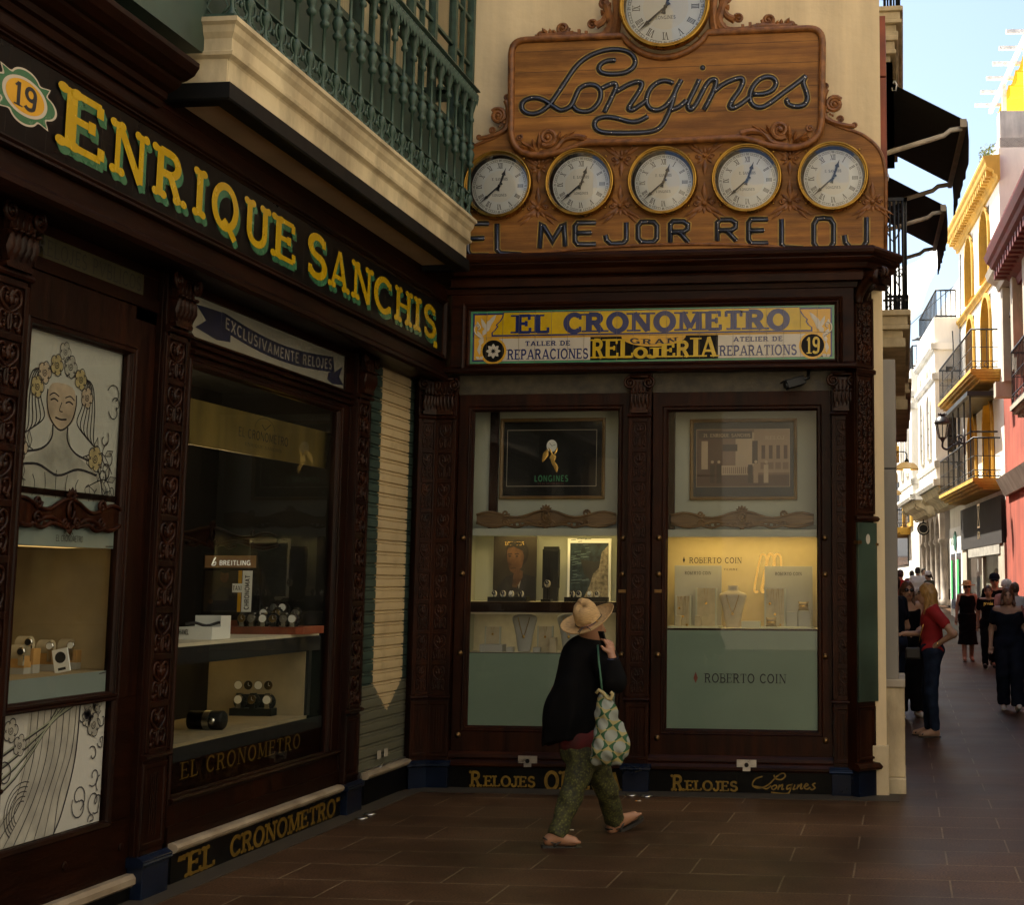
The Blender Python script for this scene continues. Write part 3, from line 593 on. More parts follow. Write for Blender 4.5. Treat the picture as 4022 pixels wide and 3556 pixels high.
# ---------------- front wing
sf = thing('wooden_shopfront', 'mahogany shopfront with two tall display windows under the five round clocks', 'shopfront', (-2.1, YF, 0))
pils = {}
for (a, c) in ((-2.205, -2.02), (-.558, -.372), (-3.83, -3.645)): pilaster(sf, FR, a, c, .07, m_woodv)
wl = glazed_front(sf, FR, -3.637, .283, -2.212, 3.175, -3.527, .473, -2.292, 3.045, m_woodv, m_woodh)
wr = glazed_front(sf, FR, -2.013, .283, -.565, 3.175, -1.9, .473, -.672, 3.03, m_woodv, m_woodh)
for W_, us in ((wl, (-3.582, -2.25)), (wr, (-1.957, -.62))):
    studs(W_, FR, [(u, v) for u in us for v in (1.99, 1.70, 1.06, .41)], .02)
    b = MB(FR)
    for u in ((-2.25,) if W_ is wl else (-1.957,)): b.box(u - .032, 1.55, .02, u + .032, 1.578, .026)
    b.build('lock_plate', m_brass, W_, bev=.004)
    # frosted panel behind the lower glass, with writing on the right one
    u0, u1 = (-3.52, -2.3) if W_ is wl else (-1.895, -.675)
    b = MB(FR); b.box(u0, .47, -.05, u1, 1.06 if W_ is wl else 1.255, -.028); fp = b.build('frosted_panel', m_frost, W_)
b = MB(FR); text(b, 'ROBERTO COIN', -1.585, .845, .072, -.0205, T=.12, tt=.05, sx=.95, gap=.08)
b.build('lettering', m_ink, wr)
b = MB(FR); b.poly([(-1.655, .84), (-1.638, .88), (-1.655, .93), (-1.672, .88)], -.0215, -.019); b.build('emblem', mat('russet ink', (.12, .03, .015), .5), wr)
# sill mouldings, base, latch
b = MB(FR)
for (a, c) in ((-3.65, -2.2), (-2.03, -.55)):
    b.mould([(-.05, .225), (.05, .225), (.056, .24), (.05, .262), (.03, .285), (-.05, .285)], a, c)
    b.mould([(-.05, .168), (.07, .168), (.082, .18), (.082, .2), (.066, .223), (.055, .227), (-.05, .227)], a, c)
b.build('sill', m_woodh, sf)
for (a, c) in ((-3.7, -2.19), (-2.04, -.54)):
    b = MB(FR); b.box(a, -.2, -.1, c, .168, .045); b.build('tile_plinth', m_blacktile, sf, bev=.004)
for u in (-2.985, -1.235):
    b = MB(FR); b.box(u - .077, .205, .078, u + .077, .262, .088); b.box(u - .03, .175, .078, u + .03, .205, .0875); b.lathe([(.018, 0), (.018, .004)], (u, .222, .0885), 'w', 10, 1)
    b.build('latch', [m_steel, m_black], sf)
# head frieze (patinated), fascia, cornice with its return at the street end
b = MB(FR); b.box(-3.98, 3.175, -.05, -.37, 3.345, .015); b.build('head_frieze', mat('patinated frieze', (.05, .042, .025), .5, scale=10, bump=.3, var=.5), sf)
cz = lambda y, w: pr(2600, y, w)[1]
UR, WFA = -.372, .17
b = MB(FR)
b.poly([(-3.98 + .3, 3.335), (UR, 3.335), (UR, 4.06), (-3.98 + .3, 4.06)], -.03, WFA)
b.mould([(WFA, 3.33), (WFA + .03, 3.33), (WFA + .045, 3.345), (WFA + .045, 3.365), (WFA + .02, 3.385), (WFA, 3.39)], -3.72, UR + .02)
fas = b.build('fascia', m_woodh, sf, bev=.003)
def loopR(prof, mi=0):
    b = MB(FR); k = len(prof); vs = []
    for w, v in prof: vs += [(-3.98 + max(w, .0) + .06, v, w), (UR + (w - WFA) * .75 + .02, v, w), (UR + (w - WFA) * .75 + .24, v, -.02)]
    b.add(vs, [(3 * i + j, 3 * i + j + 1, 3 * i + 4 + j, 3 * i + 3 + j) for i in range(k - 1) for j in range(2)])
    return b
prof = [(WFA, 3.985), (WFA + .015, 3.99), (WFA + .02, 4.03), (.25, 4.035), (.255, 4.095), (.245, 4.1), (.24, 4.115), (.285, 4.125), (.29, 4.135), (.3, 4.165), (.33, 4.185), (.345, 4.2), (.345, 4.21), (.36, 4.215), (.375, 4.235), (.38, 4.26), (.375, 4.275), (.355, 4.29), (.1, 4.32), (0, 4.325)]
loopR(prof).build('cornice', m_woodh, sf)
# street end: canted carved return, scroll bracket, green cabinet door
CA, CB = (-.372, .15), (-.222, -.015)
ang = math.atan2(CB[1] - CA[1], CB[0] - CA[0]); LC = math.hypot(CB[0] - CA[0], CB[1] - CA[1])
# local frame of the canted face: u along face, v up, w outward
FC = FR @ Matrix.Translation((CA[0], 0, CA[1])) @ Matrix.Rotation(-ang, 4, 'Y')
b = MB(FC); b.box(0, .2, -.1, LC, 4.05, 0)
b.frame(.03, 3.37, LC - .03, 3.9, [(0, .001), (.004, .014), (.02, .016), (.022, 0)]); b.frame(.03, 2.2, LC - .03, 3.28, [(0, .001), (.004, .014), (.02, .016), (.022, 0)])
b.mould([(0, 2.12), (.03, 2.12), (.04, 2.14), (.03, 2.16), (0, 2.165)], -.02, LC + .02); b.mould([(0, 3.3), (.025, 3.3), (.03, 3.33), (0, 3.35)], 0, LC)
b.frame(.04, .3, LC - .04, .66, [(0, .001), (.004, .01), (.02, .012), (.022, 0)]); b.mould([(0, .2), (.05, .2), (.06, .22), (.04, .25), (0, .26)], -.03, LC + .03)
can = b.build('canted_panel', m_woodv, sf, bev=.002)
b = MB(FC); rr = random.Random(3)
for (v0, v1) in ((3.39, 3.88), (2.22, 3.26)):
    v = v0 + .03
    while v < v1 - .02:
        for k in range(3):
            x = LC * (.26 + .24 * k) + rr.uniform(-.01, .01); b.tube(to3(spiral(x, v + rr.uniform(-.01, .01), .024, 1.1, rr.uniform(0, 6), rr.choice((-1, 1)), 10, .3), .006), .007, 5)
            b.leaf((x, v - .02), (x + rr.uniform(-.02, .02), v + .035), .022, .014, .002)
        v += .046
b.build('carving', m_carve, can)
b = MB(FC); b.box(.005, .72, .002, LC - .005, 2.11, .028); gd = b.build('cabinet_door', mat('bottle green paint', (.028, .05, .035), .4, scale=3, var=.35), sf, bev=.004)
b = MB(FC); b.disc((LC / 2, 1.98), .024, .0295, 18, ry=.04); b.build('sticker', m_white, gd)
b = MB(FC); b.box(-.02, 1.94, .0, .02, 1.965, .05); b.box(LC - .02, 1.93, 0, LC + .03, 1.95, .03); b.build('hook', m_brass, gd)
b = MB(FC); b.box(-.0, -.2, -.1, LC + .02, .2, .02); b.build('tile_plinth', m_navytile, sf)
b = MB(FC)
b.tube([(.02, v, w) for v, w in smooth([(3.86, .03), (3.94, .05), (4.02, .12), (4.05, .2), (4.04, .26)], 5)], [.03 + .002 * i for i in range(21)], 8)
p = spiral(.28, 4.075, .045, 2.0, -PI / 2, 1)
b.tube([(.02, v, w) for w, v in p], .017, 7); b.tube([(.055, v, w) for w, v in p], .015, 7); b.ball((.04, 4.075, .28), .022, 8)
b.tube([(.1, 3.9, .02), (.1, 3.97, .06), (.1, 4.0, .13)], .03, 7)
b.build('scroll_bracket', m_carve, sf)
# picture-frame moulding round the tile panel
TU0, TV0, TU1, TV1 = *pr(1846, 1432, WFA), *pr(3277, 1203, WFA)
TV0 = pr(2560, 1420, WFA)[1]; TV1 = pr(2560, 1211, WFA)[1]
b = MB(FR); b.frame(TU0, TV0, TU1, TV1, [(0, WFA + .002), (0, WFA + .008), (.012, WFA + .012), (.02, WFA + .03), (.035, WFA + .022), (.045, WFA + .034), (.058, WFA + .04), (.064, WFA + .03), (.068, WFA)])
b.build('tile_frame', m_woodh, sf)

# ---------------- left wing
m_woodl = mat('mahogany upright shaded', (.022, .005, .0013), .42, scale=2.2, stretch=WV, bump=.2, col2=(.008, .002, .0006), spec=.15); m_marblel = mat('shaded worn marble', (.36, .3, .22), .45, scale=4, col2=(.2, .155, .105), det=8); weather(m_woodl, .5, (2.2, 2.2, 1.6)); m_carvel = mat('carved walnut shaded', (.026, .0065, .0016), .4, scale=9, bump=.2, col2=(.007, .0018, .0006), spec=.2)  # shaded copies: left-wing timber, marble and carving carry the dimness in their colour
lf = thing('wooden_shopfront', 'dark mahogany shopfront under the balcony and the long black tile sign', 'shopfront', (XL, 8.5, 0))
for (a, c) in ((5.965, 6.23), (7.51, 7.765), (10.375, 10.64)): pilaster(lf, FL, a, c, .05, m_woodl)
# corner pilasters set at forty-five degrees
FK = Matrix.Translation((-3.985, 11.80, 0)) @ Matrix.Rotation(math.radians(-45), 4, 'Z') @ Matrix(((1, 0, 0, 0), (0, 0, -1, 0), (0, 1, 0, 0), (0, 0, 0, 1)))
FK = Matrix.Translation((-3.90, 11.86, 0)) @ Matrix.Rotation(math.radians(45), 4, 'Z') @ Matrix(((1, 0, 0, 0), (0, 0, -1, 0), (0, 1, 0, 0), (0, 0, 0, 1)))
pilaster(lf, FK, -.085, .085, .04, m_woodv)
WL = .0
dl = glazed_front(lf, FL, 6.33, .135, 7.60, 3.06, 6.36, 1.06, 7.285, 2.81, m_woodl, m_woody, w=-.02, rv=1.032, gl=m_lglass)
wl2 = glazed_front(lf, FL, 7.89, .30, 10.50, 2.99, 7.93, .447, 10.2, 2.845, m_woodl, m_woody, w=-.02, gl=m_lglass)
b = MB(FL)
b.box(6.33, .12, -.08, 7.6, .42, -.001); b.frame(6.36, .427, 7.285, 1.03, [(-.004, -.03), (-.004, -.015), (.004, -.004), (.02, .004), (.03, .0)]); b.box(7.3, .42, -.08, 7.6, 1.05, -.002); b.box(6.33, .42, -.08, 6.355, 1.05, -.002)
for u in (6.9, 7.42): b.lathe([(.02, 0), (.024, .004), (.012, .008)], (u, .28, 0), 'w', 10)
b.build('door_bottom', m_woody, lf, bev=.003)
b = MB(FL); b.box(7.5, -.1, -.1, 7.615, 3.3, .03); b.box(7.285, 2.99, -.06, 7.62, 3.3, .0); b.box(6.33, 3.06, -.05, 7.6, 3.125, .012); b.box(6.33, 3.235, -.05, 7.6, 3.32, .012)
b.box(10.36, .2, -.06, 10.7, 3.3, .008); b.box(7.885, 2.985, -.06, 10.5, 3.0, .02); b.box(7.885, 3.24, -.06, 10.5, 3.32, .02); b.box(10.21, 3.0, -.06, 10.47, 3.24, .018)
for k in (2.90, 2.945): b.mould([(-.02, k), (.025, k), (.032, k + .012), (.02, k + .026), (-.02, k + .03)], 7.9, 10.48)
b.mould([(-.02, .43), (.02, .425), (.03, .44), (.02, .452), (-.02, .455)], 7.9, 10.48)
b.box(7.89, .17, -.06, 10.5, .305, .012)
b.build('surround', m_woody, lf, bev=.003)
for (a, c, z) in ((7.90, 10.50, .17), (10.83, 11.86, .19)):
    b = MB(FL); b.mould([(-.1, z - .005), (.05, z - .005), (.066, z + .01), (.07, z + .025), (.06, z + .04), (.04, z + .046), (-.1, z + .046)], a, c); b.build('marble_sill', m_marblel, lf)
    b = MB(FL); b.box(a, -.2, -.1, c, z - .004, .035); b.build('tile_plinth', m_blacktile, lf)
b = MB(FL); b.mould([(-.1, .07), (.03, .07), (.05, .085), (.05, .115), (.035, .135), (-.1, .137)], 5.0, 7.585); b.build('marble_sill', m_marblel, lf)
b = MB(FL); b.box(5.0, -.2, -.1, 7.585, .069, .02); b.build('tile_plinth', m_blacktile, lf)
# fascia, cornice, tile frame
WFL = .26
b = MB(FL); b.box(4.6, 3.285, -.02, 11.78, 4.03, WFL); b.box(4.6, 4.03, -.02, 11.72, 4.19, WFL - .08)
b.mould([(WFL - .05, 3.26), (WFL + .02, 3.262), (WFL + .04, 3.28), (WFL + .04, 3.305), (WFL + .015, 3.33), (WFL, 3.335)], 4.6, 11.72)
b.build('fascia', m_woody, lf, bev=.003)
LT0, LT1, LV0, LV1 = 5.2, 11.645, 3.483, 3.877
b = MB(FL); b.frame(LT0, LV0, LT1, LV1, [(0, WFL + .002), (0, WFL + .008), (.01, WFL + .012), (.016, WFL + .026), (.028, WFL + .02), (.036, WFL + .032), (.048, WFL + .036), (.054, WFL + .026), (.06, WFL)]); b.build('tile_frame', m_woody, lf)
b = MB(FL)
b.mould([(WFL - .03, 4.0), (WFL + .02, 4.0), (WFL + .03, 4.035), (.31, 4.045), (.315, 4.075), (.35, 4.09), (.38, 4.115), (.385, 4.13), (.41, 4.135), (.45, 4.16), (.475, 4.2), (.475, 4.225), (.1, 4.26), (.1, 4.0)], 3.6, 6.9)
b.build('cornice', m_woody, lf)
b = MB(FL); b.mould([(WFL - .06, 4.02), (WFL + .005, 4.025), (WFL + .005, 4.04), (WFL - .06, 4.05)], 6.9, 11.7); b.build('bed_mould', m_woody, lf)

# roller shutter of the doorway between them
rs = MB(FL)
n = 34; z0, z1 = .235, 3.30; p = (z1 - z0) / n
prof = []
for i in range(n):
    z = z0 + p * i; prof += [(-.03, z), (-.03, z + p * .05), (-.014, z + p * .10), (-.0125, z + p * .4), (-.0125, z + p * .66), (-.015, z + p * .68), (-.022, z + p * .72), (-.022, z + p * .77), (-.014, z + p * .8), (-.014, z + p * .95)]
prof.append((-.02, z1))
k = len(prof)
rs.add([(10.66, v, w) for w, v in prof] + [(11.92, v, w) for w, v in prof], [(i + 1, i, k + i, k + i + 1) for i in range(k - 1)], 0, False)
ms = mat('painted shutter', (.03, .055, .045), .5, var=.2, scale=3); nn, ll, bb = nodes_of(ms)
tc = nn.new('ShaderNodeTexCoord'); sx = nn.new('ShaderNodeSeparateXYZ'); ll.new(tc.outputs['Object'], sx.inputs[0])
def mth(op, a, b_=None, clamp=False):
    x = nn.new('ShaderNodeMath'); x.operation = op; x.use_clamp = clamp
    for i, q in enumerate((a, b_)):
        if q is None: continue
        if isinstance(q, (int, float)): x.inputs[i].default_value = q
        else: ll.new(q, x.inputs[i])
    return x.outputs[0]
d_ = mth('ABSOLUTE', mth('SUBTRACT', sx.outputs[1], 11.40)); hw_ = mth('MINIMUM', mth('MULTIPLY', mth('SUBTRACT', sx.outputs[2], .64), 1.45), .335)
fac = mth('LESS_THAN', d_, hw_); mxx = nn.new('ShaderNodeMix'); mxx.data_type = 'RGBA'; ll.new(fac, mxx.inputs[0])
src = bb.inputs['Base Color'].links[0].from_socket
# bare zinc below the painted part
low = mth('LESS_THAN', sx.outputs[2], .86); mz = nn.new('ShaderNodeMix'); mz.data_type = 'RGBA'; ll.new(low, mz.inputs[0]); ll.new(src, mz.inputs[6]); mz.inputs[7].default_value = (.12, .12, .085, 1)
ll.new(mz.outputs[2], mxx.inputs[6])
cn = nn.new('ShaderNodeTexNoise'); cn.inputs['Scale'].default_value = 5; cn.inputs['Detail'].default_value = 8; ll.new(tc.outputs['Object'], cn.inputs[0]); cr_ = nn.new('ShaderNodeValToRGB'); ll.new(cn.outputs[0], cr_.inputs[0])
cr_.color_ramp.elements[0].color = (.48, .37, .21, 1); cr_.color_ramp.elements[0].position = .3; cr_.color_ramp.elements[1].color = (.58, .46, .27, 1); cr_.color_ramp.elements[1].position = .5
ll.new(cr_.outputs[0], mxx.inputs[7]); ll.new(mxx.outputs[2], bb.inputs['Base Color'])
sh = rs.build('roller_shutter', ms, loc=(0, 0, 0)); tag(sh, 'lowered slatted shutter with a broad cream stripe ending in a point', 'roller shutter')
b = MB(FL); b.box(10.8, .19, -.03, 11.9, .245, .015); 
for u in (11.15, 11.3): b.box(u, .3, .012, u + .07, .36, .016, 1)
b.tube([(11.15, .22, .02), (11.25, .26, .03), (11.35, .22, .02)], .006, 5)
b.build('bottom_bar', [m_steel, m_white], sh)
# ================================================================== CLOCK BOARD AND CLOCKS
WB1, WB2 = .12, .165
cl_px = [(1956, 725), (2277, 717), (2602, 710), (2933, 701), (3271, 693)]
CU = (pr(1956, 725, .14)[0] + pr(3271, 693, .14)[0]) / 2
mirr = lambda p: [(2 * CU - u, v) for u, v in p][::-1]
bd = thing('clock_board', 'tall carved wooden board with neon script above the cornice, carrying the round clocks', 'sign board', (CU, YF - .05, 4.3))
half = [pr(x, y, WB1) for x, y in ((3478, 1012), (3479, 700), (3474, 652), (3462, 607), (3437, 568), (3397, 535), (3362, 518), (3298, 498), (3248, 473), (3228, 440), (3215, 300))]
half = [half[0]] + [half[1]] + smooth(half[1:10], 4)[1:] + [half[-1]]
out = half + mirr(half)
b = MB(FR); b.poly(out, .0, WB1); b.build('lower_board', m_board, bd)
b = MB(FR); b.tube(to3(half[:-4], WB1 - .005), .017, 6); b.tube(to3(mirr(half)[4:], WB1 - .005), .017, 6)
pts = [pr(x, y, WB1) for x, y in ((3135, 993), (3080, 975), (2990, 966), (2800, 960), (2613, 961))]
pts = smooth(pts + mirr(pts)[1:], 4); b.tube(to3(pts, WB1), .014, 6)
b.build('edge_moulding', m_boardc, bd)
Lp = [(2613, 556), (2310, 560), (2270, 572), (2200, 598), (2110, 611), (2050, 596), (2018, 565), (2007, 520), (2009, 215), (2016, 182), (2038, 162), (2070, 156)]
L = [pr(x, y, WB2) for x, y in Lp]
CB0 = pr(2613, 24, .2)                                        # centre of the big clock
RA = .43
top = L[-1][1]
a0 = math.asin((top - CB0[1]) / RA)
cutl = (CB0[0] - RA * math.cos(a0), top)
arcp = [(CB0[0] + RA * math.cos(t), CB0[1] + RA * math.sin(t)) for t in [PI - a0 + (PI + 2 * a0) * i / 16 for i in range(9)]]
lefth = [L[0], L[1]] + smooth(L[1:8], 3)[1:] + smooth(L[8:], 3) + [cutl] + arcp[1:]
CU2 = (pr(2007, 400, WB2)[0] + pr(3229, 380, WB2)[0]) / 2
m2 = lambda p: [(2 * CU2 - u, v) for u, v in p][::-1]
outl = lefth + m2(lefth[1:-1])
b = MB(FR); b.poly(outl, WB1 - .02, WB2); b.build('upper_board', m_board, bd)
b = MB(FR); b.tube(to3(outl, WB2 + .004), .03, 8, closed=True); inn = [(CU2 + (u - CU2) * .955, 5.72 + (v - 5.72) * .9) for u, v in outl]
b.build('board_frame', m_boardc, bd)
b = MB(FR)
for v in (5.49, 5.68, 5.88, 6.06): b.box(CU2 - 1.27, v - .0015, WB2, CU2 + 1.27, v + .0015, WB2 + .0006)
b.build('board_seam', m_chanb, bd)
# carved scrolls
def volute(b, px, py, r, w, sg, turns=1.8, a0=0, mirror=True, th=.3):
    u, v = pr(px, py, w)
    for m in ((1, -1) if mirror else (1,)):
        uu = u if m == 1 else 2 * CU - u
        p = spiral(uu, v, r, turns, a0 if m == 1 else PI - a0, sg * m)
        b.tube(to3(p, w), [r * th * (1 - .45 * i / 26) for i in range(27)], 7); b.ball((uu, v, w), (r * .3, r * .3, r * .4), 8); b.disc((uu, v), r * .95, w - .004, 16)
def limb(b, pts, r, w, taper=.6, n=7):
    q = smooth([pr(x, y, w) for x, y in pts], 5); k = len(q)
    for m in (1, -1):
        p = q if m == 1 else [(2 * CU - u, v) for u, v in q]
        b.tube(to3(p, w), [r * (1 - (1 - taper) * i / k) for i in range(k)], n)
def lf_(b, x0, y0, x1, y1, wd, w, th=.03):
    a, c = pr(x0, y0, w), pr(x1, y1, w)
    for m in (1, -1): b.leaf((a[0] if m == 1 else 2 * CU - a[0], a[1]), (c[0] if m == 1 else 2 * CU - c[0], c[1]), wd, th, w)
b = MB(FR)
w = WB2 + .01
volute(b, 2151, 540, .075, w, 1, 2.0, -2.2); volute(b, 2039, 540, .03, w, -1, 1.3, 1); volute(b, 2308, 553, .032, w, 1, 1.3, 2)
limb(b, [(2300, 545), (2260, 537), (2215, 548), (2180, 585), (2120, 600)], .03, w)
for x0, y0, x1, y1, wd in ((2090, 590, 2045, 555, .05), (2105, 592, 2065, 570, .05), (2115, 590, 2120, 520, .05), (2100, 590, 2092, 545, .045), (2190, 565, 2230, 525, .045), (2200, 560, 2260, 515, .045), (2185, 555, 2205, 515, .04), (2080, 585, 2040, 575, .05)): lf_(b, x0, y0, x1, y1, wd, w)
for sd in (lambda x: x < CU, lambda x: x >= CU): part_of(b, sd).build('corner_carving', m_boardc, bd)
b = MB(FR)
w = WB1 + .01
volute(b, 1957, 455, .068, w, -1, 2.1, 2.5); volute(b, 1990, 382, .028, w, 1, 1.3, 0); limb(b, [(1990, 395), (1998, 430), (1990, 500), (1940, 530), (1880, 545)], .03, w)
volute(b, 1932, 512, .03, w, 1, 1.2); volute(b, 1880, 538, .026, w, -1, 1.2)
for i in range(4): 
    for px, py in ((1962 + 9 * i, 498 - 8 * i * (i + 1) / 3),):
        u, v = pr(px, py, w); r = .012
        b.ball((u, v, w + .01), r, 6); b.ball((2 * CU - u, v, w + .01), r, 6)
for sd in (lambda x: x < CU, lambda x: x >= CU): part_of(b, sd).build('shoulder_carving', m_boardc, bd)
b = MB(FR)
w = .13
volute(b, 2126, 138, .045, w, 1, 1.6, 3); volute(b, 2210, 110, .055, w, -1, 1.9, 0); volute(b, 2392, 124, .048, w, 1, 1.6, 0); volute(b, 2325, 95, .04, w, 1, 1.3, 1); volute(b, 2372, 10, .05, w, -1, 1.4)
limb(b, [(2120, 150), (2190, 145), (2240, 140), (2300, 148), (2370, 140), (2400, 100), (2392, 60), (2380, 20)], .045, w, .8); limb(b, [(2340, 100), (2370, 80), (2385, 40)], .035, w); limb(b, [(2415, 140), (2425, 60), (2420, -60), (2440, -160)], .04, w, 1)
for x0, y0, x1, y1, wd in ((2150, 140, 2130, 110, .05), (2165, 145, 2160, 112, .05), (2185, 140, 2172, 116, .04), (2350, 90, 2318, 80, .05), (2380, 60, 2360, 40, .06), (2385, 40, 2400, 10, .05)): lf_(b, x0, y0, x1, y1, wd, w)
for i in range(3):
    u, v = pr(2250 + 28 * i, 141 - (6 if i == 1 else 0), w)
    for uu in (u, 2 * CU - u): b.box(uu - .012, v - .012, w + .02, uu + .012, v + .03, w + .05)
for sd in (lambda x: x < CU, lambda x: x >= CU): part_of(b, sd).build('crest_carving', m_boardc, bd)
def ornament(b, px, py, s, flip, w):
    u, v = pr(px, py, w)
    P = lambda x, y: (u + x * s, v + y * s * flip)
    b.ball((u, v, w + .012), s * .13, 8)
    for sg in (-1, 1):
        for (x0, y0, x1, y1, wd) in ((.1, .1, .85, .55, .24), (.1, .05, 1.15, .75, .2), (.12, -.05, .5, -.12, .26), (.08, -.1, .45, -.45, .2), (.05, .15, .4, .5, .22), (.3, .35, .95, .95, .16)):
            b.leaf(P(sg * x0, y0), P(sg * x1, y1), wd * s, .022, w)
        p = spiral(*P(sg * .42, -.02), s * .14, 1.1, 0, sg, 10, .3); b.tube(to3(p, w + .008), s * .05, 5)
    b.leaf(P(0, -.15), P(0, -1.15), .34 * s, .028, w); b.leaf(P(0, .1), P(0, .55), .22 * s, .02, w)
for (x, y, s, f) in ((2117, 655, .13, 1), (2441, 622, .145, 1), (2768, 612, .145, 1), (3102, 620, .13, 1), (2113, 818, .16, -1), (2436, 810, .16, -1), (2766, 800, .16, -1), (3102, 792, .16, -1), (3427, 795, .15, -1)):
    b = MB(FR); ornament(b, x, y, s, f, WB1); b.build('leaf_carving', m_boardc, bd)

# neon script: gilded channel, dark bed, blue glass tube
z3 = lambda p: [(1800 + x * .498, y * .498) for x, y in p]
z4 = lambda p: [(2700 + x * .498, y * .498) for x, y in p]
strokes = [
 z3([(1240, 475), (1180, 478), (1130, 500), (1108, 535), (1125, 568), (1180, 582), (1240, 583), (1320, 570), (1378, 530), (1395, 480), (1370, 430), (1310, 397), (1220, 388), (1130, 402), (1040, 437), (960, 492), (900, 560), (840, 650), (780, 740), (730, 810), (680, 860), (620, 892), (560, 895), (515, 875), (500, 838), (515, 800), (560, 777), (620, 772), (680, 792), (740, 832), (800, 868), (850, 858), (890, 830), (920, 770), (950, 705), (1000, 672), (1060, 667), (1108, 692), (1125, 740), (1110, 800), (1060, 860), (1000, 880), (935, 868), (905, 835)]),
 z3([(1125, 700), (1180, 672), (1230, 657), (1245, 685), (1220, 745), (1190, 810), (1150, 888)]),
 z3([(1240, 725), (1330, 672), (1400, 647), (1445, 652), (1440, 695), (1400, 760), (1360, 820), (1342, 858), (1370, 868), (1420, 838), (1490, 790)]),
 z3([(1695, 655), (1640, 637), (1580, 647), (1520, 692), (1488, 760), (1488, 820), (1520, 860), (1580, 865), (1640, 830), (1690, 765), (1725, 690), (1760, 628)]),
 z3([(1705, 740), (1680, 830), (1645, 920), (1595, 1000), (1520, 1037), (1400, 1047), (1250, 1049), (1130, 1040), (1082, 1010), (1075, 970), (1100, 937), (1160, 922), (1240, 930), (1340, 957), (1420, 955), (1495, 915)]),
 z3([(1670, 870), (1740, 842), (1800, 790)]) + [],
 z4([(95, 625), (50, 720), (8, 805), (5, 850), (30, 862), (70, 815), (120, 720), (165, 645), (210, 625), (225, 655), (190, 750), (128, 868)]),
 z4([(205, 725), (270, 672), (350, 632), (420, 615), (437, 645), (410, 710), (360, 780), (332, 838), (360, 852), (420, 820), (490, 765)]),
 z4([(515, 742), (600, 740), (670, 710), (698, 655), (670, 612), (610, 607), (550, 640), (502, 710), (492, 780), (520, 830), (580, 845), (650, 812), (760, 730), (870, 650), (935, 597)]),
 z4([(930, 605), (912, 650), (935, 720), (945, 780), (920, 825), (860, 840), (800, 825), (782, 795), (800, 782)]),
]
ca, cb_, tb = MB(FR), MB(FR), MB(FR)
def neon(px, w, cw=.064, tw=.0105, k=3, sm=True, sh=(0.006, -.004)):
    q = [pr(x, y, w) for x, y in px]; q = smooth(q, k) if sm else q
    ca.ribbon(q, cw, w + .0012); cb_.ribbon(q, cw * .72, w + .0022)
    tb.tube([(u + sh[0], v + sh[1], w + .012) for u, v in q], tw, 8)
    for u, v in q[1::max(3, len(q) // 5)]: tb.ball((u + sh[0], v + sh[1], w + .022), .0065, 6, 1)
for s_ in strokes:
    if s_: neon(s_, WB2 + .0004 * strokes.index(s_))
u, v = pr(1800 + 1928 * .498, 533 * .498, WB2); ca.disc((u, v), .03, WB2 + .0012, 16); cb_.disc((u, v), .024, WB2 + .0022, 16); tb.ball((u, v, WB2 + .004), (.012, .012, .006), 8)
def flush():
    global ca, cb_, tb
    o = ca.build('gilded_channel', m_chan, bd); cb_.build('channel_bed', m_chanb, o); tb.build('neon_tube', [m_neon, m_silver], o); ca, cb_, tb = MB(FR), MB(FR), MB(FR)
flush()
letters = [('E', 1832, 1920, 878, 1004), ('L', 1946, 2048, 878, 1000), ('M', 2120, 2220, 880, 975), ('E', 2254, 2340, 875, 960), ('J', 2378, 2464, 873, 958), ('O', 2502, 2584, 871, 952), ('R', 2628, 2708, 868, 952), ('R', 2812, 2896, 862, 946), ('E', 2936, 3016, 862, 955), ('L', 3064, 3155, 860, 977), ('O', 3192, 3278, 857, 978), ('J', 3316, 3408, 853, 974)]
NL = {'E': [[(1, 1), (.18, 1), (.05, .85), (.05, .15), (.18, 0), (1, .0)], [(.05, .52), (.8, .54)]], 'L': [[(.06, 1), (.06, .16), (.18, .04), (1, 0)]],
      'M': [[(.0, 0), (.06, .95), (.16, .9), (.5, .3), (.84, .9), (.96, .95), (1, .08)]], 'J': [[(.95, 1), (.95, .2), (.8, .02), (.25, .0), (.05, .18), (.0, .42)]],
      'O': [[(.5, 1), (.2, .98), (.05, .8), (.05, .2), (.2, .02), (.5, 0), (.8, .02), (.95, .2), (.95, .8), (.8, .98), (.5, 1)]],
      'R': [[(.06, 0), (.06, .84), (.2, .98), (.7, .98), (.92, .84), (.9, .62), (.72, .5), (.1, .48)], [(.5, .48), (.95, .0)]]}
for i, (c, x0, x1, y0, y1) in enumerate(letters):
    for s_ in NL[c]:
        neon([(x0 + (x1 - x0) * x, y1 + (y0 - y1) * y) for x, y in s_], WB1 + .0003 * (i % 2), .062, .0105, sm=False)
    flush()

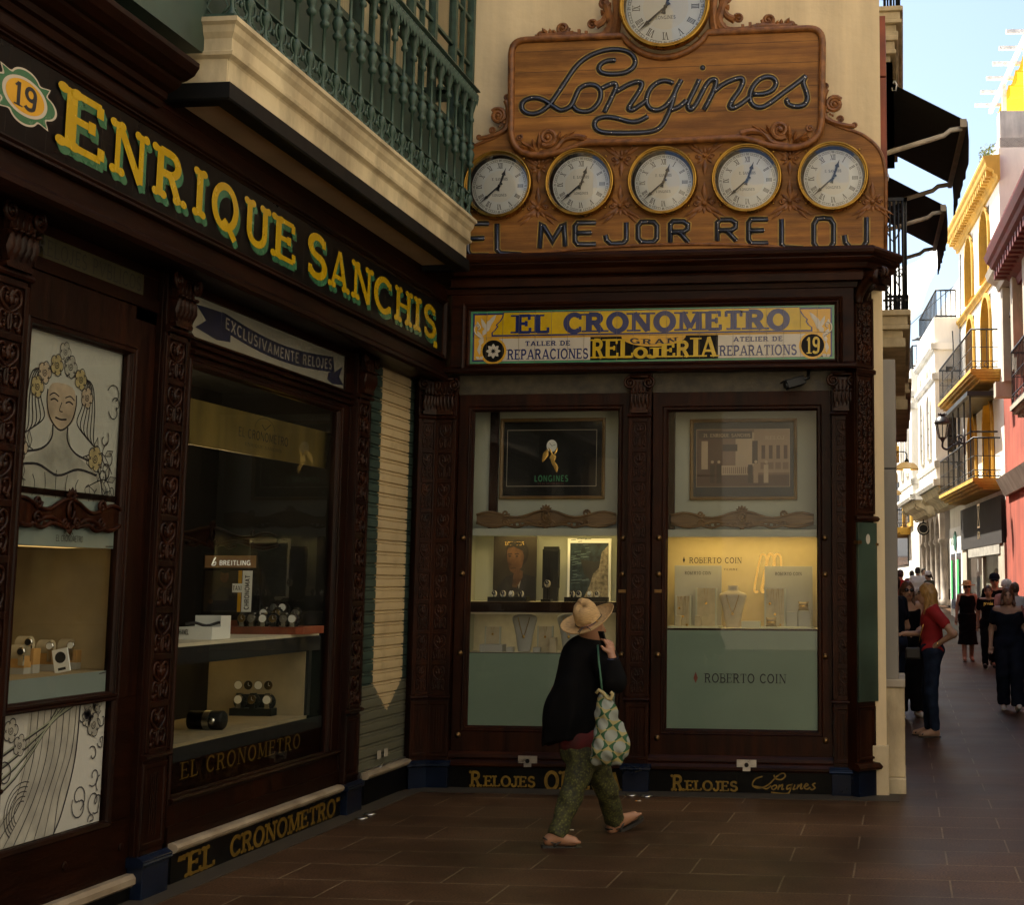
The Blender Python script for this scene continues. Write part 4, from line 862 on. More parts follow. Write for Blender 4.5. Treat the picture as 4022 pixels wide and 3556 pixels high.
def make_clock(name, label, R, loc, minutes=False, big=False, group='round dial clocks on the carved board'):
    root = thing(name, label, 'wall clock', loc, group)
    M = Matrix.Translation(loc) @ Matrix(((1, 0, 0, 0), (0, 0, -1, 0), (0, 1, 0, 0), (0, 0, 0, 1)))
    b = MB(M); b.lathe([(R, -.03), (R * 1.0, .012), (R * .985, .03), (R * .95, .04), (R * .925, .03), (R * .915, .026), (R * .9, .036), (R * .885, .026), (R * .88, .0), (R * .88, -.06)], ax='w', n=56, cap=False)
    for k in range(4):
        t = PI / 4 + k * PI / 2; b.ball((R * 1.05 * math.cos(t), R * 1.05 * math.sin(t), .0), .011, 6)
    b.build('bezel', m_gold, root)
    d = .82 if not big else .875
    b = MB(M); b.lathe([(R * .9, .005), (R * .875, -.02), (R * d, -.055)], ax='w', n=48, cap=False); b.build('case', m_woodv if not big else m_gold, root)
    b = MB(M); b.disc((0, 0), R * d * 1.01, -.056, 56); di = b.build('dial', m_dial, root)
    b = MB(M); b.disc((0, 0), R * d * .57, -.0552, 48); b.build('dial_centre', m_dial2, di)
    b = MB(M); D = R * d
    rom = ['XII', 'I', 'II', 'III', 'IIII', 'V', 'VI', 'VII', 'VIII', 'IX', 'X', 'XI']
    for i, t in enumerate(rom):
        a = math.radians(90 - 30 * i); h = D * .19
        rot = lambda x, y, a=a: ((D * .645 + y) * math.cos(a) + x * math.sin(a), (D * .645 + y) * math.sin(a) - x * math.cos(a))
        text(b, t, 0, 0, h, -.0546, T=.17, tt=.07, sx=.62 if len(t) < 4 else .5, gap=-.02, fn=rot, align='c')
        lab = ('%02d' % (5 * i)) if minutes else (str(12 + i) if i else '00')
        rot2 = lambda x, y, a=a: ((D * .885 + y) * math.cos(a) + x * math.sin(a), (D * .885 + y) * math.sin(a) - x * math.cos(a))
        text(b, lab, 0, 0, D * .072, -.0546, T=.16, tt=.14, serif=0, fn=rot2, align='c')
        r0, r1 = D * .885, D * .945
        for k in range(5):
            q = math.radians(90 - 30 * i - 6 - 4.5 * k); b.ribbon([(r0 * math.cos(q), r0 * math.sin(q)), (r1 * math.cos(q), r1 * math.sin(q))], D * .009, -.0546)
        for r in (r0, r1): b.ribbon([(r * math.cos(math.radians(90 - 30 * i - 6 - 1.8 * k)), r * math.sin(math.radians(90 - 30 * i - 6 - 1.8 * k))) for k in range(11)], D * .009, -.0544)
    if not big: text(b, 'E. SANCHIS', 0, D * .21, D * .095, -.0546, T=.15, tt=.07, sx=.85, align='c')
    text(b, 'LONGINES', 0, -D * (.36 if not big else .30), D * .085, -.0546, T=.15, tt=.07, sx=.95, align='c')
    b.build('numerals', m_ink, di)
    def hand(ang, ln, wd, tail):
        bb_ = MB(M); a = math.radians(90 - ang)
        rt = lambda p: (p[0] * math.sin(a) + p[1] * math.cos(a), -p[0] * math.cos(a) + p[1] * math.sin(a))
        sh_ = [(0, ln), (wd * .5, ln * .78), (wd * 1.6, ln * .62), (wd * .8, ln * .6), (wd * .55, 0), (wd * .7, -tail * .5), (wd * 1.3, -tail), (-wd * 1.3, -tail), (-wd * .7, -tail * .5), (-wd * .55, 0), (-wd * .8, ln * .6), (-wd * 1.6, ln * .62), (-wd * .5, ln * .78)]
        return bb_, [rt(p) for p in sh_]
    h_, p_ = hand(19, D * .68, D * .05, D * .18); h_.poly(p_, -.045, -.042); h_.build('hour_hand', m_ink, root)
    h_, p_ = hand(228, D * .93, D * .035, D * .14); h_.poly(p_, -.038, -.035); h_.lathe([(D * .045, -.045), (D * .045, -.031), (D * .02, -.028)], ax='w', n=12); h_.build('minute_hand', m_ink, root)
    b = MB(M); b.lathe([(R * .89, .016), (R * .6, .028), (R * .3, .034), (.001, .036)], ax='w', n=40, cap=False); b.build('glass', m_cglass, root)
    return root
labs = ['round clock at the far left of the five, its edge behind the green balcony railing', 'second round clock from the left in the row of five', 'middle round clock of the row of five, right under the neon script', 'fourth round clock from the left in the row of five', 'round clock at the street end of the row of five']
pos = []
for x, y in cl_px:
    u, v = pr(x, y, .18); pos.append((u, YF - WB1 - .062, v))
make_clock('wall_clock', labs[0], .292, pos[0], True)
c2 = make_clock('wall_clock', labs[1], .292, pos[1])
for i in (2, 3, 4): copy_tree(c2, label=labs[i], delta=Vector(pos[i]) - Vector(pos[1]))
make_clock('wall_clock', 'large round clock on top of the carved board, above the neon script', .385, (CB0[0], YF - .235, CB0[1]), big=True)

# ================================================================== TILE SIGNS AND PAINTED LETTERING
def text_fit(b, t, u0, u1, v, h, w, **k):
    gap = k.get('gap', .06); return text(b, t, u0, v, h, w, sx=(u1 - u0) / text_width(t, h, 1, gap), **k)
WS = WFA + .003
ts = thing('tile_sign', 'yellow, white and black glazed tile sign over the two tall display windows', 'tile sign', (CU, YF - WS, 3.4))
q = lambda x, y, w=WS: pr(x, y, w)
b = MB(FR); b.plane(TU0, TV0, TU1, TV1, WS); b.build('tile_field', m_green, ts)
b = MB(FR); b.plane(TU0 + .018, TV0 + .018, TU1 - .018, TV1 - .018, WS + .0008); b.build('blue_border', m_blue, ts)
b = MB(FR); b.plane(TU0 + .032, TV0 + .032, TU1 - .032, TV1 - .032, WS + .0014); b.build('ochre_field', m_ochre, ts)
UC = (TU0 + TU1) / 2; SM = lambda p: p + [(2 * UC - u, v) for u, v in p][::-1]
yt, yb_ = q(2500, 1220)[1], q(2500, 1307)[1]
lft = [q(x, y) for x, y in ((1936, 1319), (1936, 1307), (1948, 1297), (1957, 1284), (1953, 1276), (1968, 1262), (1978, 1246), (1981, 1232))]
lft = [(lft[0][0], yb_)] + lft[1:-1] + [(lft[-1][0], yt)]
b = MB(FR); b.poly([(u + (-.012 if i < 9 else .012), v + (-.014 if i in (0, 15) else 0.006 if i in (7, 8) else 0)) for i, (u, v) in enumerate(SM(lft))], WS + .002, WS + .002); b.build('blue_outline', m_blue, ts)
b = MB(FR); b.poly(SM(lft), WS + .0028, WS + .0028); b.build('yellow_field', m_yel, ts)
v0, v1 = q(2500, 1411)[1], q(2500, 1322)[1]
b = MB(FR); b.plane(q(1960, 1400)[0], v0, q(2322, 1400)[0], v1, WS + .0028); b.plane(q(2817, 1400)[0], v0, q(3175, 1400)[0], v1, WS + .0028); b.build('white_field', m_white, ts)
b = MB(FR); b.plane(q(2318, 1400)[0], v0 - .004, q(2820, 1400)[0], v1 + .002, WS + .0034)
u_, v_ = q(1938, 1380); b.disc((u_, v_), .092, WS + .0048, 30); u2_, v2_ = q(3192, 1357); b.disc((u2_, v2_), .092, WS + .0048, 30); b.build('black_field', m_blacktile, ts)
b = MB(FR); b.disc((u_, v_), .11, WS + .004, 30); b.disc((u2_, v2_), .11, WS + .004, 30)
ga, gb = q(2440, 1400)[0], q(2694, 1400)[0]; gm = (ga + gb) / 2; b.poly([(gm + (gb - ga) / 2 * math.cos(t), v1 + .003 - .088 * math.sin(t)) for t in [PI * i / 16 for i in range(17)]], WS + .0042, WS + .0042)
b.build('ochre_field', m_ochre, ts)
b = MB(FR)   # blue lettering
text_fit(b, 'EL CRONOMETRO', q(2024, 1280)[0], q(3099, 1280)[0], q(2500, 1302)[1], q(2500, 1229)[1] - q(2500, 1302)[1], WS + .0036, T=.25, tt=.16, gap=.1)
text_fit(b, 'TALLER DE', q(2063, 1350)[0], q(2240, 1350)[0], q(2150, 1358)[1], .038, WS + .0036, T=.2, tt=.18, gap=.12)
text_fit(b, 'REPARACIONES', q(1993, 1390)[0], q(2311, 1390)[0], q(2150, 1411)[1], .083, WS + .0036, T=.17, tt=.12)
text_fit(b, 'ATELIER DE', q(2881, 1330)[0], q(3074, 1330)[0], q(2980, 1341)[1], .038, WS + .0036, T=.2, tt=.18, gap=.12)
text_fit(b, 'REPARATIONS', q(2826, 1370)[0], q(3130, 1370)[0], q(2980, 1396)[1], .083, WS + .0036, T=.17, tt=.12)
b.build('blue_lettering', m_blue, ts)
b = MB(FR)   # yellow lettering, heights rising to both ends
hs = [.155, .155, .155, .08, .08, .11, .13, .155, .16]; us = [(2325, 2372), (2376, 2430), (2434, 2487), (2490, 2542), (2545, 2592), (2598, 2652), (2656, 2710), (2716, 2750), (2752, 2815)]
for i, c in enumerate('RELOJERIA'):
    a, c2_ = q(us[i][0], 1400)[0], q(us[i][1], 1400)[0]; h = hs[i]
    text(b, c, a, v0 + .012, h, WS + .0052, T=.2 if h > .12 else .26, tt=.12, sx=(c2_ - a) / (GL[c][0] * h))
text_fit(b, '19', q(3166, 1370)[0], q(3222, 1370)[0], v2_ - .066, .132, WS + .0056, T=.16, tt=.09)
b.build('yellow_lettering', m_yel, ts)
b = MB(FR); text_fit(b, 'GRAN', q(2475, 1345)[0], q(2660, 1345)[0], v1 - .048, .042, WS + .005, T=.2, tt=.17, gap=.2, fn=lambda x, y: (x, y - .018 + .35 * (x - gm) ** 2)); b.build('black_lettering', m_ink, ts)
b = MB(FR)   # scrolling leaf beasts kept as plain foliage, and the flower in the left roundel
for sg, px in ((1, 1905), (-1, 3225)):
    for (x0, y0, x1, y1, wd) in ((0, 1290, 40, 1245, .05), (5, 1300, -15, 1250, .04), (-5, 1310, 25, 1270, .05), (-10, 1320, 10, 1285, .045), (-12, 1335, -30, 1300, .04), (-20, 1360, -8, 1320, .05), (-22, 1395, -20, 1350, .045), (-20, 1412, -5, 1400, .035), (15, 1275, 45, 1236, .04), (-20, 1412, -36, 1402, .03), (-25, 1290, -30, 1262, .03)):
        b.leaf(q(px + sg * x0, y0 - (10 if sg < 0 else 0)), q(px + sg * x1, y1 - (10 if sg < 0 else 0)), wd * .9, .002, WS + .003)
    b.tube(to3(smooth([q(px + sg * x, y - (10 if sg < 0 else 0)) for x, y in ((-12, 1330), (-38, 1310), (-40, 1285), (-25, 1275), (-18, 1288), (-28, 1296))], 4), WS + .003), .006, 5)
for k in range(8):
    a = k * PI / 4; b.leaf((u_ + .012 * math.cos(a), v_ + .012 * math.sin(a)), (u_ + .062 * math.cos(a), v_ + .062 * math.sin(a)), .034, .002, WS + .0052)
b.build('painted_foliage', m_white, ts)
b = MB(FR); n = 22
for i in range(1, n): u = TU0 + (TU1 - TU0) * i / n; b.box(u - .0008, TV0 + .005, WS + .0008, u + .0008, TV1 - .005, WS + .0062)
vm = q(2500, 1317)[1]; b.box(TU0 + .01, vm - .0008, WS + .0008, TU1 - .01, vm + .0008, WS + .0062); b.build('tile_joint', mat('joint', (.16, .13, .07), .8), ts)

# long band on the left wing
W2 = WFL + .003
tl = thing('tile_sign', 'long black glazed tile band with big yellow and green letters below the balcony', 'tile sign', (XL + W2, 8.5, LV0))
b = MB(FL); b.plane(LT0, LV0, LT1, LV1, W2); b.build('tile_field', m_blacktile, tl)
seq = [('E', 232, 413), ('N', 430, 576), ('R', 598, 724), ('I', 752, 807), ('Q', 822, 940), ('U', 954, 1057), ('E', 1068, 1160), ('S', 1197, 1286), ('A', 1290, 1366), ('N', 1378, 1460), ('C', 1462, 1541), ('H', 1545, 1616), ('I', 1620, 1652), ('S', 1657, 1713)]
by, bg_, bo = MB(FL), MB(FL), MB(FL)
for i, (c, x0, x1) in enumerate(seq):
    f = lambda x: pl(x, 327 + .556 * x, W2)[0]
    a, c_ = f(x0), f(x1); a, c_ = a + (c_ - a) * .03, c_ - (c_ - a) * .04; big = i in (0, 7)
    h = .275 if big else .25; v = 3.562
    k = dict(T=.165, tt=.12, serif=2, sx=(c_ - a) / (GL[c][0] * h))
    if c == 'I': k['sx'] = (c_ - a) / (GL[c][0] * h)
    text(by, c, a, v, h, W2 + .0075, **k)
    for j, t in enumerate((1.0, .75, .5, .25)): text(bg_, c, a + .04 * t, v - .03 * t, h, W2 + .0008 + .0015 * j, **k)
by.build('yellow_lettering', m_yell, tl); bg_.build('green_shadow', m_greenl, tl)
b = MB(FL)
for i in range(1, 43): u = LT0 + .15 * i; b.box(u - .0006, LV0, W2 + .0002, u + .0006, LV1, W2 + .0006)
b.box(LT0, 3.6844, W2 + .0002, LT1, 3.6856, W2 + .0006); b.build('tile_joint', mat('dark joint', (.03, .022, .012), .8), tl)
b = MB(FL); b.box(11.44, 3.5, W2, 11.52, 3.55, W2 + .004); b.build('maker_tile', m_yel, tl)
bu, bv = pl(96, 381, W2); ru = pl(222, 450, W2)[0] - bu; rv = (pl(10, 224, W2)[1] - pl(169, 538, W2)[1]) / 2
def lobe(s, n=96):
    o = []
    for i in range(n):
        t = 2 * PI * i / n; ph = (t + PI / 4) % (PI / 2) - PI / 4; r = .56 * math.cos(ph) + math.sqrt(max(.0, .1936 - .3136 * math.sin(ph) ** 2)); e = (PI / 4 - abs(ph)) / .16; r = max(r, .82) + (.26 * (1 - e) if e < 1 else 0)
        o.append((bu + ru * s * r * math.cos(t), bv + rv * s * r * math.sin(t)))
    return o
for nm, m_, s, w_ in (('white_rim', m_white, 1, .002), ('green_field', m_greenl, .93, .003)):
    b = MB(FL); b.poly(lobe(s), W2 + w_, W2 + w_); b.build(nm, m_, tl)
for nm, m_, s, w_ in (('white_ring', m_white, .68, .004), ('ochre_disc', m_ochre, .58, .005)):
    b = MB(FL); b.disc((bu, bv), ru * s, W2 + w_, 40, ry=rv * s); b.build(nm, m_, tl)
b = MB(FL); text_fit(b, '19', bu - ru * .36, bu + ru * .36, bv - rv * .42, rv * .84, W2 + .006, T=.16, tt=.09); b.build('number', m_ink, tl)

# small painted signs
sg = thing('glass_sign', 'old gilt glass strip sign with thin dark letters above the left shop door', 'sign', (XL, 6.9, 3.1))
b = MB(FL); b.box(6.40, 3.125, -.02, 7.335, 3.235, .004); b.build('glass_strip', mat('dark gilt', (.035, .032, .015), .4, scale=14, var=.3), sg)  # strip in one very dark gilt tone
b = MB(FL); text_fit(b, 'RELOJES PVBLICOS', 6.36, 7.31, 3.14, .078, .0055, T=.11, tt=.08, gap=.1); b.build('lettering', m_ink, sg)
sg = thing('glass_sign', 'white glass sign with a waving navy ribbon over the wide left window', 'sign', (XL, 9, 3.0))
b = MB(FL); b.box(7.9, 3.002, -.02, 10.21, 3.238, .004); b.build('glass_strip', mat('milk glass', (.2, .2, .165), .3, scale=3, var=.08, coat=.3), sg)
def rib(s): return 3.002 + .236 * (1 - (.36 + .24 * math.sin(PI * min(1, max(0, (s - .02) / 1.0)) ** .95)))
b = MB(FL); uu = [8.25 + (10.0 - 8.25) * i / 30 for i in range(31)]
S_ = lambda u: (u - 8.25) / (10.0 - 8.25)
b.ribbon([(u, rib(S_(u))) for u in uu], .108, .006)
b.poly([(8.25, rib(0) + .05), (8.12, 3.2), (7.93, 3.19), (8.06, 3.12), (7.93, 3.06), (8.2, 3.03), (8.38, 3.045), (8.38, 3.1), (8.25, rib(0) - .05)], .005, .005)
b.poly([(10.0, rib(1) + .04), (10.03, 3.1), (10.18, 3.16), (10.12, 3.08), (10.2, 3.03), (10.0, 3.01), (9.9, 3.03), (9.92, 3.08), (10.0, rib(1) - .05)], .005, .005)
b.build('ribbon', m_navy, sg)
b = MB(FL); text_fit(b, 'EXCLUSIVAMENTE RELOJES', 8.3, 9.97, 0, .068, .0068, T=.16, tt=.15, serif=0, gap=.14, fn=lambda x, y: (x, rib(S_(x)) - .034 + y)); b.build('lettering', mat('greyish white ink', (.2, .19, .16), .6), sg)  # letters in one even greyish white
# base lettering
def base_sign(M, items, label, w):
    s_ = thing('painted_lettering', label, 'lettering', tuple(M @ Vector((items[0][1], items[0][3], w))))
    b = MB(M)
    for (t, u0, u1, v, h) in items: text_fit(b, t, u0, u1, v, h, w, T=.19, tt=.12, serif=2 if h > .06 else 1)
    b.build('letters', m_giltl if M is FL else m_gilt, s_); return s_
WBS = .0465
P_ = lambda x: pr(x, 3050, WBS)[0]
base_sign(FR, [('R', P_(1848), P_(1890), .012, .118), ('ELOJES', P_(1902), P_(2103), .015, .082), ('OMEGA', P_(2138), P_(2440), -.005, .145)], 'gilt letters on the black base below the left display window of the front wing', WBS)
s_ = base_sign(FR, [('R', P_(2640), P_(2684), .012, .118), ('ELOJES', P_(2692), P_(2898), .015, .075)], 'gilt letters on the black base below the right display window of the front wing', WBS)
b = MB(FR)
def scr(x): return P_(x)
script = [[(2990, 3062), (2965, 3072), (2955, 3095), (2975, 3108), (3010, 3095), (3040, 3062), (3062, 3048), (3070, 3060), (3056, 3074), (3036, 3070), (3030, 3056)], [(2955, 3100), (2985, 3104), (3005, 3110), (3020, 3098)], [(3035, 3095), (3022, 3104), (3028, 3114), (3040, 3104), (3036, 3094)], [(3050, 3094), (3044, 3114)], [(3046, 3106), (3060, 3094), (3058, 3112), (3066, 3110)], [(3092, 3095), (3078, 3098), (3076, 3112), (3090, 3104), (3092, 3095), (3084, 3124), (3066, 3130), (3020, 3124)], [(3104, 3094), (3098, 3112), (3106, 3110)], [(3116, 3094), (3110, 3112)], [(3112, 3106), (3126, 3092), (3124, 3110), (3132, 3108)], [(3138, 3102), (3150, 3096), (3144, 3090), (3136, 3104), (3146, 3112), (3158, 3104)], [(3176, 3088), (3166, 3094), (3174, 3106), (3164, 3114), (3158, 3110)]]
for k, st in enumerate(script):
    b.ribbon(smooth([pr(2450 + (x - 2450 - 500) * 1.12 + 500 + 0, y - 10, WBS) for x, y in st], 4), .011, WBS + .0004 * (k % 2))
b.build('script', m_gilt, s_)
base_sign(FL, [('"EL', 7.98, 8.42, .012, .125), ('CRONOMETRO"', 8.62, 10.35, .018, .115)], 'gilt quoted name on the black base below the wide left window', .0365)
# (window letters are built with the window)
#, 9.72, .515, .085, -.03, T=.13, tt=.06, gap=.16)
# ================================================================== WINDOW DISPLAYS
def lamp(name, M, c, su, sw, power, col=(1, .74, .4)):
    l = bpy.data.lights.new(name, 'AREA'); l.shape = 'RECTANGLE'; l.size = su; l.size_y = sw; l.energy = power; l.color = col
    o = bpy.data.objects.new(name, l); COL.objects.link(o)
    o.matrix_world = M @ Matrix.Translation(c) @ Matrix.Rotation(math.radians(90), 4, 'X')   # shines down (-v)
    return o
P3 = lambda M, u, v, w: tuple(M @ Vector((u, v, w)))
# ---- carved valance
def valance(M, u0, u1, vt, vb, w, label, m=m_valance):
    b = MB(M); n = 24; top, bot = [], []
    h = vt - vb
    for i in range(n + 1):
        s = i / n; u = u0 + (u1 - u0) * s; e = abs(s - .5) * 2
        yt = vt - h * (.36 + .10 * e) + h * .12 * math.cos(PI * e * 2.4) * (1 if e > .1 else .8); yb = vb + h * (.24 - .0 * e) - h * .10 * math.cos(PI * e * 2.6 + .2)
        top.append((u, yt)); bot.append((u, yb))
    o = [(u0, bot[0][1])] + bot[1:] + top[::-1]
    b.poly(o, w - .03, w)
    r = b.build('carved_valance', m, loc=P3(M, (u0 + u1) / 2, vb, w)); tag(r, label, 'valance')
    c = MB(M); uc = (u0 + u1) / 2
    c.tube(to3(top, w + .002), .011, 6); c.tube(to3(bot, w + .002), .013, 6)
    for sg in (-1, 1):
        for k in (0, 1):
            uu = uc + sg * (u1 - u0) * .29; c.tube(to3(spiral(uu, vb + h * (.3 + .32 * k), h * .14, 1.4, 0, sg * (1 if k else -1), 14), w + .006), .009, 6)
        c.tube(to3(smooth([(uc + sg * .06, vb + h * .16), (uc + sg * .16, vb + h * .22), (uc + sg * .24, vb + h * .12), (uc + sg * .33, vb + h * .2)], 4), w + .006), .011, 6)
        for k in range(4): c.leaf((uc + sg * (.1 + .05 * k), vb + h * .15), (uc + sg * (.13 + .05 * k), vb + h * .28), .03, .014, w)
        c.tube(to3(spiral(uc + sg * .05, vb + h * .24, h * .12, 1.3, 0, sg, 12), w + .008), .009, 6)
    c.tube(to3(arc(uc, vb + h * .5, .028, h * .18, 0, 360, 14), w + .008), .008, 6); c.ball((uc, vb + h * .5, w), (.02, h * .12, .01), 8)
    for k in range(5): a = PI * (.12 + .19 * k); c.leaf((uc, vb + h * .72), (uc + .055 * math.cos(a), vb + h * .74 + h * .24 * math.sin(a)), .03, .02, w)
    c.leaf((uc, vb + h * .2), (uc, vb), .05, .02, w)
    c.build('carving', m, r); return r
# ---- small display things
def small(name, label, cat, M, base, group=None): return thing(name, label, cat, P3(M, *base), group)
def watch(M, u, v, w, label, s=1.0, cush=None, dial=None, group='wrist watches on display cushions'):
    t = small('wrist_watch', label, 'watch', M, (u, v, w), group)
    b = MB(M); b.tube(to3([(u + x * s, v + y * s) for x, y in arc(0, .026, .02, .024, 0, 360, 14)], w), .008 * s, 6, closed=False, flat=1.6); b.build('cushion', cush or m_velvet, t)
    b = MB(M); R = M
    b.lathe([(.019 * s, 0), (.02 * s, .004 * s), (.018 * s, .008 * s)], (u, v + .035 * s, w + .016 * s), 'w', 16); b.build('case', m_silver, t)
    b = MB(M); b.disc((u, v + .035 * s), .0165 * s, w + .0245 * s, 16); b.ribbon([(u, v + .035 * s), (u, v + .046 * s)], .002, w + .0247 * s, mi=1); b.ribbon([(u, v + .035 * s), (u + .008 * s, v + .032 * s)], .002, w + .0247 * s, mi=1); b.build('face', [dial or m_ink, m_dial], t)
    b = MB(M); b.box(u - .010 * s, v + .052 * s, w - .006, u + .010 * s, v + .060 * s, w + .018 * s); b.box(u - .010 * s, v, w - .004, u + .010 * s, v + .018 * s, w + .02 * s); b.build('strap', m_silver if rnd.random() < .6 else m_black, t)
    return t
def bust(M, u, v0, v1, sh, w, label, m=m_velvet):
    t = small('necklace_bust', label, 'display bust', M, (u, v0, w), 'necklace busts')
    b = MB(M); h = v1 - v0
    prof = [(.26, 0), (.28, .06), (.36, .36), (.45, .58), (.52, .7), (.53, .76), (.48, .81), (.3, .845), (.22, .87), (.2, .9), (.2, .99), (.0, 1.0)]
    k = len(prof); n = 14; vs = []
    for r, y in prof:
        for j in range(n): a = 2 * PI * j / n; vs.append((u + r * sh * math.cos(a), v0 + y * h, w + r * sh * .3 * math.sin(a)))
    b.add(vs, [(i * n + j, i * n + (j + 1) % n, (i + 1) * n + (j + 1) % n, (i + 1) * n + j)[::-1] for i in range(k - 1) for j in range(n)], 0, True); b.build('torso', m, t)
    b = MB(M); p = smooth([(-.24, .78), (-.16, .6), (0, .36), (.16, .6), (.24, .78)], 5)
    b.tube([(u + x * sh, v0 + y * h, w + .3 * sh * math.sqrt(max(.02, 1 - (x / .45) ** 2)) * .62) for x, y in p], .0026, 4); b.ball((u, v0 + .34 * h, w + .17 * sh), (.012, .014, .005), 8); b.build('necklace', m_gold2, t); return t
def board(M, u0, v0, u1, v1, w, label, n=2, tall=True):
    t = small('jewel_board', label, 'jewellery board', M, ((u0 + u1) / 2, v0, w), 'flat jewellery boards')
    b = MB(M); b.box(u0, v0, w - .02, u1, v1, w); b.build('panel', m_velvet, t)
    b = MB(M); e = (u1 - u0) * .07; b.box(u0 - .002, v0, w - .022, u0 + e, v1 + .003, w + .003); b.box(u1 - e, v0, w - .022, u1 + .002, v1 + .003, w + .003); b.build('edge', m_white_wall, t)
    b = MB(M)
    for i in range(n):
        c = u0 + (u1 - u0) * (i + 1) / (n + 1); d = (u1 - u0) * .10; vv = v0 + (v1 - v0) * (.62 - .28 * (i % 3))
        b.tube([(c - d, v1, w + .002), (c, vv, w + .003), (c + d, v1, w + .002)], .0013, 4)
        for k in range(4): a = k * PI / 2 + PI / 4; b.ball((c + .006 * math.cos(a), vv - .006 + .006 * math.sin(a), w + .003), .0055, 6)
    b.build('necklace', m_gold2, t); return t
def block(M, u0, v0, u1, v1, w0, w1, label, m=m_niche, name='riser_block'):
    b = MB(M); b.box(u0, v0, w0, u1, v1, w1); o = b.build(name, m, loc=P3(M, (u0 + u1) / 2, v0, w0), bev=.002); return tag(o, label, 'display block')
def pillow(M, u, v, w, s, label):
    t = small('bracelet_pillow', label, 'display pillow', M, (u, v, w), 'bracelet pillows'); b = MB(M); n = 8; vs = []; fs = []
    for side in (1, -1):
        o = len(vs)
        for i in range(n + 1):
            for j in range(n + 1):
                x, y = i / n * 2 - 1, j / n * 2 - 1; k = (1 - x ** 4) * (1 - y ** 4); pin = 1 - .14 * (1 - abs(x) ** 2) * (abs(y) ** 4) - .0
                vs.append((u + x * s * (1 - .16 * (1 - y * y) * abs(x) ** 3), v + s * .85 + y * s * .85 * (1 - .16 * (1 - x * x) * abs(y) ** 3), w + side * s * .45 * k))
        fs += [(o + i * (n + 1) + j, o + (i + 1) * (n + 1) + j, o + (i + 1) * (n + 1) + j + 1, o + i * (n + 1) + j + 1) for i in range(n) for j in range(n)]
    b.add(vs, fs, 0, True); b.build('cushion', mat('bronze satin', (.3, .22, .1), .4), t)
    b = MB(M); b.tube([(u + x * s * .9, v + s * .85, w + s * .5 * math.sqrt(max(0, 1 - x * x)) + .002) for x in [-1 + i / 5 for i in range(11)]], .0025, 5); b.ball((u, v + s * .85, w + s * .52), .008, 6); b.build('bracelet', m_gold2, t); return t

WB_ = -.5     # back of the display cases
def case_front(u0, u1, ztop, zn1, zn0, label, zs=None):
    t = thing('display_case', label, 'display case', ((u0 + u1) / 2, YF + .3, .4))
    b = MB(FR); b.box(u0, zn1 + .06, -.36, u1, 3.25, -.34); b.box(u0, zn0, WB_ - .02, u1, zn1 + .06, WB_); b.build('back_panel', m_white_wall, t)
    b = MB(FR); b.box(u0 - .02, .25, WB_, u0, 3.25, -.05); b.box(u1, .25, WB_, u1 + .02, 3.25, -.05); b.build('side_panel', m_white_wall, t)
    b = MB(FR); b.box(u0, zn1 + .05, WB_, u1, zn1 + .06, -.07); b.box(u0, zn1, -.07, u1, zn1 + .058, -.055); b.build('canopy', m_white_wall, t)
    b = MB(FR); b.box(u0, zn0 - .012, WB_, u1, zn0, -.06); b.build('shelf', m_niche, t)
    b = MB(FR); b.box(u0, zn0 - (.045 if zs is None else .085), -.06, u1, zn0, -.045); 
    if zs: b.box(u0, zs[0] - .028, -.06, u1, zs[0], -.045)
    b.build('shelf_edge', m_woodh, t)
    if zs:
        b = MB(FR); b.box(u0, zs[0] - .012, WB_, u1, zs[0], -.06); b.box(u0, zs[0] - .01, WB_ - .02, u1, zn0 - .012, WB_); b.box(u0, zn0 - .1, WB_, u1, zn0 - .09, -.06); b.build('lower_shelf', m_niche, t)
    b = MB(FR); b.box(u0, 3.2, -.36, u1, 3.26, -.05); b.build('top_panel', m_white_wall, t)
    return t
f = lambda x, y, w: pr(x, y, w)
# --- right window of the front wing
zc, zf = f(2900, 2110, -.055)[1], f(2900, 2470, -.05)[1]
case_front(-1.99, -.58, 3.03, zc, zf, 'pale lined display case behind the right display window')
lamp('case_lamp', FR, (-1.28, zc + .04, -.25), 1.2, .1, 3.2, (1, .66, .26))
def picture(u0, v0, u1, v1, w, label, mat_frame, fw=.03):
    t = thing('framed_picture', label, 'picture', P3(FR, (u0 + u1) / 2, v0, w))
    b = MB(FR); b.frame(u0 + fw, v0 + fw, u1 - fw, v1 - fw, [(0, w + .004), (.004, w + .02), (fw * .6, w + .026), (fw, w + .02), (fw, w)]); b.build('frame', mat_frame, t)
    return t
m_oakf = mat('oak frame', (.2, .12, .04), .4, scale=4)
m_slate = mat('slate mount', (.035, .042, .05), .5, var=.08)
u0, v0 = f(2707, 1965, -.3); u1, v1 = f(3130, 1642, -.3)
pc = picture(u0, v0, u1, v1, -.335, 'framed sepia street photograph on slate mount in the right display window', m_oakf)
b = MB(FR); b.plane(u0 + .02, v0 + .02, u1 - .02, v1 - .02, -.33); b.build('mount', m_slate, pc)
m_sep = [mat('sepia %d' % i, c, .4, var=.06) for i, c in enumerate([(.2, .12, .085), (.36, .25, .17), (.1, .055, .04), (.5, .38, .26), (.05, .03, .024)])]
a0_, b0_ = f(2736, 1912, -.325); a1_, b1_ = f(3100, 1686, -.325); X_ = lambda s: a0_ + (a1_ - a0_) * s; Y_ = lambda s: b0_ + (b1_ - b0_) * s
b = MB(FR); b.plane(a0_ - .004, b0_ - .004, a1_ + .004, b1_ + .004, -.3285, 3); b.plane(a0_, b0_, a1_, b1_, -.328, 0)
